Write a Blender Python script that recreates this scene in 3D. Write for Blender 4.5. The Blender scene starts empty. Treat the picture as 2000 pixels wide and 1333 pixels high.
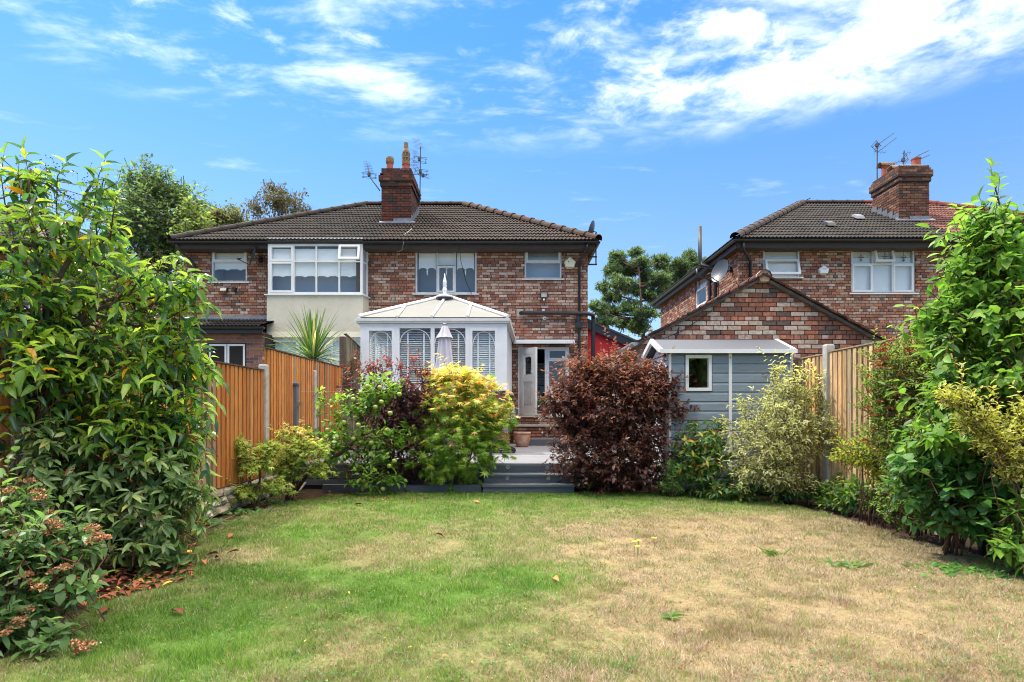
import bpy, math, random
import numpy as np
from mathutils import Vector, Matrix

R = math.radians
random.seed(7)
scene = bpy.context.scene
col = scene.collection

# ------------------------------------------------------------------ camera, sky, sun, exposure
F, CX, CY, H = 1140.0, 1000.0, 806.0, 1.15      # focal length in photo pixels, vanishing point, eye height
cam_data = bpy.data.cameras.new("camera")
cam = bpy.data.objects.new("camera", cam_data)
col.objects.link(cam)
cam.location = (0, 0, H)
cam.rotation_euler = (R(90), 0, 0)
cam_data.sensor_width = 36.0
cam_data.sensor_fit = 'HORIZONTAL'
cam_data.lens = 36.0 * F / 2000.0
cam_data.shift_y = (CY - 666.5) / 2000.0
cam_data.clip_start = 0.05
cam_data.clip_end = 3000
scene.camera = cam

SUN_EL, SUN_AZ = R(56), math.atan2(-0.86, 0.51)      # azimuth measured from +Y towards +X
sun_vec = Vector((math.sin(SUN_AZ) * math.cos(SUN_EL), math.cos(SUN_AZ) * math.cos(SUN_EL), math.sin(SUN_EL)))

world = bpy.data.worlds.new("World")
scene.world = world
world.use_nodes = True
wn, wl = world.node_tree.nodes, world.node_tree.links
wn.clear()


def wnode(t, **kw):
    n = wn.new(t)
    for k, v in kw.items():
        setattr(n, k, v)
    return n


def wmath(op, a, b=None, c=None, clamp=False):
    n = wn.new('ShaderNodeMath')
    n.operation = op
    n.use_clamp = clamp
    for i, s in enumerate((a, b, c)):
        if s is None:
            continue
        if isinstance(s, (int, float)):
            n.inputs[i].default_value = s
        else:
            wl.new(s, n.inputs[i])
    return n.outputs[0]


w_out = wnode('ShaderNodeOutputWorld')
w_bg = wnode('ShaderNodeBackground')
w_bg.inputs['Strength'].default_value = 0.15
w_sky = wnode('ShaderNodeTexSky')
w_sky.sky_type = 'NISHITA'
w_sky.sun_disc = False
w_sky.sun_elevation = SUN_EL
w_sky.sun_rotation = SUN_AZ
w_sky.air_density = 1.0
w_sky.dust_density = 0.05
w_sky.ozone_density = 1.4
w_hue = wnode('ShaderNodeHueSaturation')
w_hue.inputs['Hue'].default_value = 0.509
w_hue.inputs['Saturation'].default_value = 1.05
w_hue.inputs['Value'].default_value = 0.76
w_gam = wnode('ShaderNodeGamma')
w_gam.inputs[1].default_value = 1.28
wl.new(w_sky.outputs[0], w_gam.inputs[0])
wl.new(w_gam.outputs[0], w_hue.inputs['Color'])
# even out the hue: the sky's own brightness carried by a clear summer blue
w_bw = wnode('ShaderNodeRGBToBW')
wl.new(w_hue.outputs[0], w_bw.inputs[0])
# clouds on a flat layer overhead
w_tc = wnode('ShaderNodeTexCoord')
w_sep = wnode('ShaderNodeSeparateXYZ')
wl.new(w_tc.outputs['Generated'], w_sep.inputs[0])
wz = wmath('MAXIMUM', w_sep.outputs[2], 0.04)
wu = wmath('DIVIDE', w_sep.outputs[0], wz)
wv = wmath('DIVIDE', w_sep.outputs[1], wz)
w_cmb = wnode('ShaderNodeCombineXYZ')
wl.new(wu, w_cmb.inputs[0])
wl.new(wv, w_cmb.inputs[1])


def wnoise(scale, detail, rough, off, dist=0.0, sy=1.0):
    m = wn.new('ShaderNodeMapping')
    m.inputs['Location'].default_value = off
    m.inputs['Scale'].default_value = (1, sy, 1)
    wl.new(w_cmb.outputs[0], m.inputs['Vector'])
    n = wn.new('ShaderNodeTexNoise')
    n.inputs['Scale'].default_value = scale
    n.inputs['Detail'].default_value = detail
    n.inputs['Roughness'].default_value = rough
    n.inputs['Distortion'].default_value = dist
    wl.new(m.outputs[0], n.inputs['Vector'])
    return n.outputs['Fac']


w_big = wnoise(0.9, 2.0, 0.5, (4.2, 1.3, 0))
w_det = wnoise(4.6, 10.0, 0.62, (1.7, 6.1, 0), 0.35)
w_str = wnoise(2.6, 7.0, 0.6, (8.3, 2.2, 0), 0.2, 1.9)


def wramp(x, lo, hi):
    n = wn.new('ShaderNodeMapRange')
    n.interpolation_type = 'SMOOTHSTEP'
    n.inputs['From Min'].default_value = lo
    n.inputs['From Max'].default_value = hi
    wl.new(x, n.inputs['Value'])
    return n.outputs[0]


w_r = wmath('SQRT', wmath('ADD', wmath('MULTIPLY', wu, wu), wmath('MULTIPLY', wv, wv)))
w_near = wmath('SUBTRACT', 1.0, wramp(w_r, 1.75, 2.35))           # the layer thins out towards the horizon
w_side = wramp(wu, -0.25, 0.55)
# puffy field, denser to the right, and thin streaks to the left
w_fin = wnoise(13.0, 8.0, 0.6, (3.1, 9.4, 0), 0.2)
w_c1 = wmath('ADD', wmath('ADD', wmath('MULTIPLY', w_det, 0.62), wmath('MULTIPLY', w_big, 0.30)), wmath('MULTIPLY', w_fin, 0.18))
w_c1 = wmath('ADD', w_c1, wmath('MULTIPLY', w_side, 0.13))
w_up = wmath('SUBTRACT', 1.0, wramp(w_r, 0.5, 1.7))                  # cover thickened overhead, out of view, to fill the shade with neutral light
w_c1 = wmath('ADD', w_c1, wmath('MULTIPLY', w_up, 0.27))
w_c1 = wmath('MULTIPLY', wmath('MULTIPLY', wramp(w_c1, 0.57, 0.98), w_near), wmath('ADD', wmath('MULTIPLY', w_up, 0.45), 0.50))
w_c2 = wmath('MULTIPLY', wmath('MULTIPLY', wramp(w_str, 0.46, 0.82), w_near), 0.20)
w_c3 = wmath('MULTIPLY', wramp(w_str, 0.58, 0.86), 0.06)
w_cl = wmath('MAXIMUM', wmath('MAXIMUM', w_c1, w_c2), w_c3, clamp=True)
w_tint = wnode('ShaderNodeMix', data_type='RGBA')
wl.new(wramp(w_sep.outputs[2], 0.02, 0.62), w_tint.inputs['Factor'])
w_tint.inputs[6].default_value = (0.66, 1.05, 1.56, 1)
w_tint.inputs[7].default_value = (0.30, 1.02, 2.60, 1)
w_blue = wnode('ShaderNodeVectorMath', operation='SCALE')
wl.new(w_tint.outputs[2], w_blue.inputs[0])
wl.new(wmath('MULTIPLY', wmath('POWER', w_bw.outputs[0], 0.55), 0.80), w_blue.inputs['Scale'])   # soften the glare towards the sun
w_even = wnode('ShaderNodeMix', data_type='RGBA')
w_even.inputs['Factor'].default_value = 1.0
wl.new(w_hue.outputs[0], w_even.inputs[6])
wl.new(w_blue.outputs[0], w_even.inputs[7])
w_mix = wnode('ShaderNodeMix', data_type='RGBA')
wl.new(w_cl, w_mix.inputs['Factor'])
wl.new(w_even.outputs[2], w_mix.inputs[6])
w_mix.inputs[7].default_value = (18.6, 16.9, 14.8, 1)
wl.new(w_mix.outputs[2], w_bg.inputs['Color'])
wl.new(w_bg.outputs[0], w_out.inputs[0])

sun_data = bpy.data.lights.new("sun", 'SUN')
sun_data.energy = 2.0
sun_data.angle = R(0.6)
sun_data.color = (1.0, 0.94, 0.84)
sun = bpy.data.objects.new("sun", sun_data)
col.objects.link(sun)
sun.location = (-20, 15, 30)
sun.rotation_euler = sun_vec.to_track_quat('Z', 'Y').to_euler()

vs = scene.view_settings
vs.view_transform = 'Standard'
vs.look = 'None'
vs.gamma = 1.0
vs.exposure = 1.40
vs.use_curve_mapping = False
scene.cycles.filter_width = 1.05
scene.cycles.max_bounces = 8
scene.cycles.diffuse_bounces = 4
scene.cycles.transparent_max_bounces = 16


# ------------------------------------------------------------------ helpers
def P(px, py, d):
    return Vector(((px - CX) * d / F, d, H + (CY - py) * d / F))


def XX(px, d):
    return (px - CX) * d / F


def ZZ(py, d):
    return H + (CY - py) * d / F


def G(px, py, z=0.0):
    d = (H - z) * F / (py - CY)
    return Vector(((px - CX) * d / F, d, z))


def lin(r, g, b):
    def c(v):
        v /= 255.0
        return v / 12.92 if v <= 0.04045 else ((v + 0.055) / 1.055) ** 2.4
    return (c(r), c(g), c(b))


ORG = {}


def link(name, data, parent=None, org=None, label=None, cat=None, group=None, kind=None):
    o = bpy.data.objects.new(name, data)
    col.objects.link(o)
    if org is None:
        org = ORG[parent.name] if parent else Vector((0, 0, 0))
    org = Vector(org)
    if parent:
        o.parent = parent
        o.location = org - ORG[parent.name]
    else:
        o.location = org
    ORG[o.name] = org
    if label:
        o["label"] = label
    if cat:
        o["category"] = cat
    if group:
        o["group"] = group
    if kind:
        o["kind"] = kind
    return o


def thing(name, label, cat, loc, group=None):
    o = link(name, None, None, loc, label, cat, group)
    o.empty_display_size = 0.2
    return o


class MB:
    """collects faces; build() makes one mesh object"""

    def __init__(s):
        s.v, s.f, s.c = [], [], []

    def face(s, pts, c=(1, 1, 1)):
        i = len(s.v)
        s.v.extend([tuple(p) for p in pts])
        s.f.append(tuple(range(i, i + len(pts))))
        s.c.append(c)

    def box8(s, p, c=(1, 1, 1), skip=()):
        i = len(s.v)
        s.v.extend([tuple(q) for q in p])
        for k, q in enumerate(((0, 3, 2, 1), (4, 5, 6, 7), (0, 1, 5, 4), (1, 2, 6, 5), (2, 3, 7, 6), (3, 0, 4, 7))):
            if k in skip:
                continue
            s.f.append(tuple(i + j for j in q))
            s.c.append(c)

    def box(s, x0, x1, y0, y1, z0, z1, c=(1, 1, 1)):
        s.box8([(x0, y0, z0), (x1, y0, z0), (x1, y1, z0), (x0, y1, z0), (x0, y0, z1), (x1, y0, z1), (x1, y1, z1), (x0, y1, z1)], c)

    def tube(s, pts, rad, n=8, c=(1, 1, 1), caps=True):
        pts = [Vector(p) for p in pts]
        if not hasattr(rad, '__len__'):
            rad = [rad] * len(pts)
        rings = []
        ref = None
        for k, p in enumerate(pts):
            a = pts[max(k - 1, 0)]
            b = pts[min(k + 1, len(pts) - 1)]
            t = (b - a)
            if t.length < 1e-9:
                t = Vector((0, 0, 1))
            t.normalize()
            if ref is None:
                ref = t.orthogonal().normalized()
            ref = (ref - t * ref.dot(t))
            if ref.length < 1e-6:
                ref = t.orthogonal()
            ref.normalize()
            bi = t.cross(ref)
            i = len(s.v)
            for j in range(n):
                an = 2 * math.pi * j / n
                s.v.append(tuple(p + (ref * math.cos(an) + bi * math.sin(an)) * rad[k]))
            rings.append(i)
        for k in range(len(rings) - 1):
            for j in range(n):
                j2 = (j + 1) % n
                s.f.append((rings[k] + j, rings[k] + j2, rings[k + 1] + j2, rings[k + 1] + j))
                s.c.append(c)
        if caps and n > 2:
            s.f.append(tuple(rings[0] + j for j in reversed(range(n))))
            s.c.append(c)
            s.f.append(tuple(rings[-1] + j for j in range(n)))
            s.c.append(c)

    def lathe(s, base, prof, n=20, c=(1, 1, 1), mod=None):
        rings = []
        for (r, z) in prof:
            i = len(s.v)
            for j in range(n):
                an = 2 * math.pi * j / n
                rr = r * (mod(an, z) if mod else 1)
                s.v.append((base[0] + rr * math.cos(an), base[1] + rr * math.sin(an), base[2] + z))
            rings.append(i)
        for k in range(len(rings) - 1):
            for j in range(n):
                j2 = (j + 1) % n
                s.f.append((rings[k] + j, rings[k] + j2, rings[k + 1] + j2, rings[k + 1] + j))
                s.c.append(c)

    def mesh(s, name, org, smooth=False):
        me = bpy.data.meshes.new(name)
        ox, oy, oz = org
        me.from_pydata([(a - ox, b - oy, c - oz) for a, b, c in s.v], [], s.f)
        at = me.color_attributes.new('Col', 'FLOAT_COLOR', 'CORNER')
        arr = np.ones((len(me.loops), 4), dtype=np.float32)
        k = 0
        for f, c in zip(s.f, s.c):
            arr[k:k + len(f), :3] = c
            k += len(f)
        at.data.foreach_set('color', arr.ravel())
        if smooth:
            me.polygons.foreach_set('use_smooth', [True] * len(me.polygons))
        me.update()
        return me

    def build(s, name, mat, parent=None, org=None, smooth=False, **kw):
        if org is None:
            if parent:
                org = ORG[parent.name]
            else:
                a = np.array(s.v)
                org = ((a[:, 0].min() + a[:, 0].max()) / 2, (a[:, 1].min() + a[:, 1].max()) / 2, a[:, 2].min())
        me = s.mesh(name, org, smooth)
        me.materials.append(mat)
        return link(name, me, parent, org, **kw)


class Fr:
    """a wall plane: O origin, u along the wall, n outward; b is height"""

    def __init__(s, O, u, n):
        s.O, s.u, s.n = Vector(O), Vector(u).normalized(), Vector(n).normalized()

    def pt(s, a, b, c=0.0):
        return s.O + s.u * a + Vector((0, 0, b)) + s.n * c

    def box(s, mb, a0, a1, b0, b1, c0, c1, colr=(1, 1, 1)):
        p = [s.pt(a0, b0, c0), s.pt(a1, b0, c0), s.pt(a1, b0, c1), s.pt(a0, b0, c1),
             s.pt(a0, b1, c0), s.pt(a1, b1, c0), s.pt(a1, b1, c1), s.pt(a0, b1, c1)]
        mb.box8(p, colr)

    def ring(s, mb, a0, a1, b0, b1, t, c0, c1, colr=(1, 1, 1)):
        s.box(mb, a0, a1, b0, b0 + t, c0, c1, colr)
        s.box(mb, a0, a1, b1 - t, b1, c0, c1, colr)
        s.box(mb, a0, a0 + t, b0 + t, b1 - t, c0, c1, colr)
        s.box(mb, a1 - t, a1, b0 + t, b1 - t, c0, c1, colr)


# ------------------------------------------------------------------ materials
MATS = {}


def mat(name, base=(0.8, 0.8, 0.8), rough=0.6, attr=False, noise=0.0, nscale=8.0, bump=0.0, bscale=40.0, spec=0.5,
        metal=0.0, transl=0.0, tmul=(1.4, 1.45, 0.95), tint2=None, t2scale=3.0, t2lo=0.5, t2hi=0.7, coat=0.0, stretch=None, subsurf=None):
    if name in MATS:
        return MATS[name]
    m = bpy.data.materials.new(name)
    m.use_nodes = True
    nt = m.node_tree
    N, L = nt.nodes, nt.links
    bs = N['Principled BSDF']
    bs.inputs['Roughness'].default_value = rough
    bs.inputs['Specular IOR Level'].default_value = spec
    bs.inputs['Metallic'].default_value = metal
    bs.inputs['Coat Weight'].default_value = coat
    geo = N.new('ShaderNodeNewGeometry')
    vec = geo.outputs['Position']
    if stretch:
        mp = N.new('ShaderNodeMapping')
        mp.inputs['Scale'].default_value = stretch
        L.new(vec, mp.inputs['Vector'])
        vec = mp.outputs[0]
    if attr:
        a = N.new('ShaderNodeAttribute')
        a.attribute_name = 'Col'
        c = a.outputs['Color']
        if base != (0.8, 0.8, 0.8):
            mx = N.new('ShaderNodeMix')
            mx.data_type = 'RGBA'
            mx.blend_type = 'MULTIPLY'
            mx.inputs['Factor'].default_value = 1
            L.new(c, mx.inputs[6])
            mx.inputs[7].default_value = (*base, 1)
            c = mx.outputs[2]
    else:
        rgb = N.new('ShaderNodeRGB')
        rgb.outputs[0].default_value = (*base, 1)
        c = rgb.outputs[0]
    if tint2:
        tn = N.new('ShaderNodeTexNoise')
        tn.inputs['Scale'].default_value = t2scale
        tn.inputs['Detail'].default_value = 6
        tn.inputs['Roughness'].default_value = 0.65
        L.new(vec, tn.inputs['Vector'])
        mr = N.new('ShaderNodeMapRange')
        mr.inputs['From Min'].default_value = t2lo
        mr.inputs['From Max'].default_value = t2hi
        L.new(tn.outputs['Fac'], mr.inputs['Value'])
        mx = N.new('ShaderNodeMix')
        mx.data_type = 'RGBA'
        L.new(mr.outputs[0], mx.inputs['Factor'])
        L.new(c, mx.inputs[6])
        mx.inputs[7].default_value = (*tint2, 1)
        c = mx.outputs[2]
    if noise:
        nn = N.new('ShaderNodeTexNoise')
        nn.inputs['Scale'].default_value = nscale
        nn.inputs['Detail'].default_value = 7
        nn.inputs['Roughness'].default_value = 0.65
        L.new(vec, nn.inputs['Vector'])
        mr = N.new('ShaderNodeMapRange')
        mr.inputs['From Min'].default_value = 0.3
        mr.inputs['From Max'].default_value = 0.7
        mr.inputs['To Min'].default_value = 1 - noise
        mr.inputs['To Max'].default_value = 1 + noise
        L.new(nn.outputs['Fac'], mr.inputs['Value'])
        mx = N.new('ShaderNodeVectorMath')
        mx.operation = 'SCALE'
        L.new(c, mx.inputs[0])
        L.new(mr.outputs[0], mx.inputs['Scale'])
        c = mx.outputs[0]
    L.new(c, bs.inputs['Base Color'])
    if bump:
        bn = N.new('ShaderNodeTexNoise')
        bn.inputs['Scale'].default_value = bscale
        bn.inputs['Detail'].default_value = 6
        bn.inputs['Roughness'].default_value = 0.7
        L.new(vec, bn.inputs['Vector'])
        bp = N.new('ShaderNodeBump')
        bp.inputs['Strength'].default_value = bump
        bp.inputs['Distance'].default_value = 0.01
        L.new(bn.outputs['Fac'], bp.inputs['Height'])
        L.new(bp.outputs[0], bs.inputs['Normal'])
    if transl:
        tr = N.new('ShaderNodeBsdfTranslucent')
        ts = N.new('ShaderNodeVectorMath')
        ts.operation = 'MULTIPLY'
        L.new(c, ts.inputs[0])
        ts.inputs[1].default_value = tmul
        L.new(ts.outputs[0], tr.inputs['Color'])
        ms = N.new('ShaderNodeMixShader')
        ms.inputs[0].default_value = transl
        L.new(bs.outputs[0], ms.inputs[1])
        L.new(tr.outputs[0], ms.inputs[2])
        L.new(ms.outputs[0], N['Material Output'].inputs['Surface'])
    MATS[name] = m
    return m


def glass_mat(name, tint=(0.96, 0.98, 0.985), refl=1.0):
    m = bpy.data.materials.new(name)
    m.use_nodes = True
    N, L = m.node_tree.nodes, m.node_tree.links
    N.remove(N['Principled BSDF'])
    lw_ = N.new('ShaderNodeLayerWeight')
    lw_.inputs['Blend'].default_value = 0.5
    pw = N.new('ShaderNodeMath')
    pw.operation = 'POWER'
    pw.inputs[1].default_value = 5.0
    L.new(lw_.outputs['Facing'], pw.inputs[0])
    ma = N.new('ShaderNodeMath')
    ma.operation = 'MULTIPLY_ADD'
    ma.inputs[1].default_value = 0.9
    ma.inputs[2].default_value = 0.085 * refl
    ma.use_clamp = True
    L.new(pw.outputs[0], ma.inputs[0])
    tr = N.new('ShaderNodeBsdfTransparent')
    tr.inputs[0].default_value = (*tint, 1)
    gl = N.new('ShaderNodeBsdfGlossy')
    gl.inputs['Roughness'].default_value = 0.01
    ms = N.new('ShaderNodeMixShader')
    L.new(ma.outputs[0], ms.inputs[0])
    L.new(tr.outputs[0], ms.inputs[1])
    L.new(gl.outputs[0], ms.inputs[2])
    L.new(ms.outputs[0], N['Material Output'].inputs['Surface'])
    return m


M_brick = mat('brick_face', attr=True, rough=0.9, tint2=lin(92, 70, 61), t2scale=.55, t2lo=.5, t2hi=1.1, noise=0.42, nscale=20, bump=0.5, bscale=90, spec=0.25)
M_mortar = mat('mortar', lin(64, 55, 50), rough=0.95, noise=0.25, nscale=14, bump=0.4, bscale=70, spec=0.2)
M_mortar_light = mat('mortar_light', lin(140, 128, 118), rough=0.95, noise=0.2, nscale=14, spec=0.2)
M_tile = mat('roof_tile', base=(.64, .57, .52), attr=True, rough=0.85, noise=0.3, nscale=9, bump=0.4, bscale=60, spec=0.3,
             tint2=lin(70, 68, 55), t2scale=5.5, t2lo=0.60, t2hi=0.85)
M_dark = mat('dark_backing', lin(38, 34, 32), rough=0.95)
M_upvc = mat('white_plastic_frame', lin(222, 222, 219), rough=0.38, noise=0.06, nscale=2.5)
M_upvc_old = mat('aged_white_plastic', lin(205, 204, 200), rough=0.45, noise=0.12, nscale=5)
M_black = mat('black_plastic', lin(36, 37, 40), rough=0.4, noise=0.2, nscale=6)
M_fascia = mat('fascia_brown', lin(56, 46, 42), rough=0.6, noise=0.25, nscale=5)
M_soffit = mat('soffit', lin(80, 70, 64), rough=0.8)
M_render = mat('cream_render', lin(206, 198, 178), rough=0.95, noise=0.10, nscale=2.2, bump=1.0, bscale=55, spec=0.2,
               tint2=lin(176, 168, 150), t2scale=1.3, t2lo=0.55, t2hi=0.85)
M_glass = glass_mat('window_glass')
M_glass_clear = glass_mat('clear_glass', (0.97, 0.99, 0.985), 0.75)
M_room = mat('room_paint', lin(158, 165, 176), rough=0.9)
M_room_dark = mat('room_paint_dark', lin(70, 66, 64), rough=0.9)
M_blind = mat('blind_fabric', lin(244, 246, 244), rough=0.8, noise=0.02, nscale=2, transl=.15, tmul=(1, 1, 1))
M_lead = mat('lead_flashing', lin(116, 120, 126), rough=0.5, noise=0.25, nscale=7, metal=0.2)
M_clay = mat('red_clay', lin(150, 78, 60), rough=0.8, noise=0.25, nscale=12)
M_clay_old = mat('weathered_clay', lin(128, 106, 80), rough=0.9, noise=0.35, nscale=16)
M_metal = mat('galvanised_metal', lin(96, 94, 92), rough=0.45, metal=0.6, noise=0.2, nscale=20)
M_rust = mat('rusty_steel', lin(74, 48, 38), rough=0.8, noise=0.3, nscale=20)
M_cream = mat('cream_plastic', lin(222, 214, 180), rough=0.45)
M_polycarb = mat('cream_roof_sheet', lin(162, 162, 156), rough=0.5, noise=0.04, nscale=2, transl=.4, tmul=(.9, .92, .92))
M_grey_dish = mat('dish_grey', lin(66, 71, 76), rough=0.4)
M_dark_dish = mat('dish_dark', lin(70, 76, 80), rough=0.5, noise=0.2, nscale=10)
M_concrete = mat('concrete', lin(172, 168, 160), rough=0.95, noise=0.22, nscale=10, bump=0.4, bscale=60, spec=0.2,
                 tint2=lin(120, 118, 104), t2scale=3, t2lo=0.55, t2hi=0.8)
M_wood_orange = mat('stained_fence_wood', attr=True, rough=0.75, tint2=lin(120, 96, 70), t2scale=1.1, t2lo=.56, t2hi=.8, noise=0.35, nscale=7, bump=0.35, bscale=30, stretch=(8, 8, 0.7), spec=0.3)
M_wood_tan = mat('weathered_fence_wood', attr=True, rough=0.85, tint2=lin(150, 140, 120), t2scale=1.0, t2lo=.5, t2hi=.75, noise=0.4, nscale=6, bump=0.4, bscale=30, stretch=(8, 8, 0.7), spec=0.2)
M_stone = mat('grey_stone', attr=True, rough=0.95, noise=0.4, nscale=16, bump=1.0, bscale=26, spec=0.2,
              tint2=lin(104, 100, 58), t2scale=5, t2lo=0.54, t2hi=0.75)
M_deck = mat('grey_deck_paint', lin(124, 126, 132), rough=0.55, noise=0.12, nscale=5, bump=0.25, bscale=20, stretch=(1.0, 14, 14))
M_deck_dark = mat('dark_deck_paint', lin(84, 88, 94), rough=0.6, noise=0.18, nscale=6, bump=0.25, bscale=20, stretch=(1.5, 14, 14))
M_post_grey = mat('grey_post_paint', lin(98, 106, 114), rough=0.5, noise=0.12, nscale=6)
M_brass = mat('brushed_steel', lin(180, 172, 150), rough=0.35, metal=0.8)
M_shed = mat('blue_grey_shed_plastic', lin(128, 142, 152), rough=0.6, noise=0.10, nscale=4, bump=0.45, bscale=34, stretch=(1.2, 9, 9), tint2=lin(112, 120, 120), t2scale=.8, t2lo=.52, t2hi=.8)
M_shed_roof = mat('grey_shed_roof', lin(66, 71, 80), rough=0.55, noise=0.06, nscale=3)
M_parasol = mat('lilac_grey_canvas', lin(186, 182, 188), rough=0.9, noise=0.08, nscale=9)
M_leaf = mat('leaf', attr=True, rough=0.45, noise=0.15, nscale=14, spec=0.5, transl=0.48)
M_leaf_gloss = mat('glossy_leaf', attr=True, rough=0.27, noise=0.15, nscale=14, spec=0.5, transl=0.42)
M_leaf_soft = mat('soft_leaf', attr=True, rough=0.6, noise=0.18, nscale=14, spec=0.35, transl=0.5)
M_dry = mat('dry_floret', attr=True, rough=0.9, noise=0.2, nscale=30, spec=0.15)
M_bark = mat('bark', lin(92, 78, 66), rough=0.95, noise=0.35, nscale=18, bump=0.8, bscale=40, spec=0.2)
M_twig = mat('twig', lin(104, 80, 62), rough=0.9, noise=0.3, nscale=18, spec=0.2)
M_twig_red = mat('red_twig', lin(92, 48, 40), rough=0.8, noise=0.3, nscale=18)
M_grass = mat('grass_blade', base=(.74, .72, .80), attr=True, rough=0.55, spec=0.35, transl=0.28)
M_lawn = mat('lawn_thatch', base=(.74, .70, .80), attr=True, rough=0.95, noise=0.35, nscale=34, bump=0.8, bscale=80, spec=0.1)
M_soil = mat('soil', lin(74, 58, 46), rough=0.97, noise=0.45, nscale=12, bump=1.0, bscale=30, spec=0.1)
M_ground = mat('ground', lin(92, 92, 66), rough=0.97, noise=0.3, nscale=1.5)
M_red_wall = mat('red_paint', lin(200, 36, 40), rough=0.7, noise=0.1, nscale=6)
M_attr = mat('plain_tinted', attr=True, rough=0.6, noise=0.12, nscale=12)

# ------------------------------------------------------------------ bricks
BR_PAL = [((156, 106, 85), .25), ((132, 90, 74), .21), ((180, 152, 134), .18), ((174, 117, 88), .10), ((104, 90, 82), .08), ((188, 167, 147), .05), ((156, 122, 103), .13)]
BR_PAL_SMOOTH = [((140, 98, 84), .5), ((132, 88, 74), .3), ((98, 80, 76), .2)]
BR_PAL_DARK = [((96, 54, 44), .4), ((80, 50, 42), .3), ((62, 52, 48), .2), ((112, 72, 58), .1)]


def pick_col(pal, rng=random, j=0.12):
    x = rng.random()
    for c, w in pal:
        x -= w
        if x <= 0:
            break
    k = 1 + rng.uniform(-j, j)
    l = lin(*c)
    return tuple(min(1, v * k * (1 + rng.uniform(-0.04, 0.04))) for v in l)


BL, BH, JT = 0.212, 0.0615, 0.0135


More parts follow.
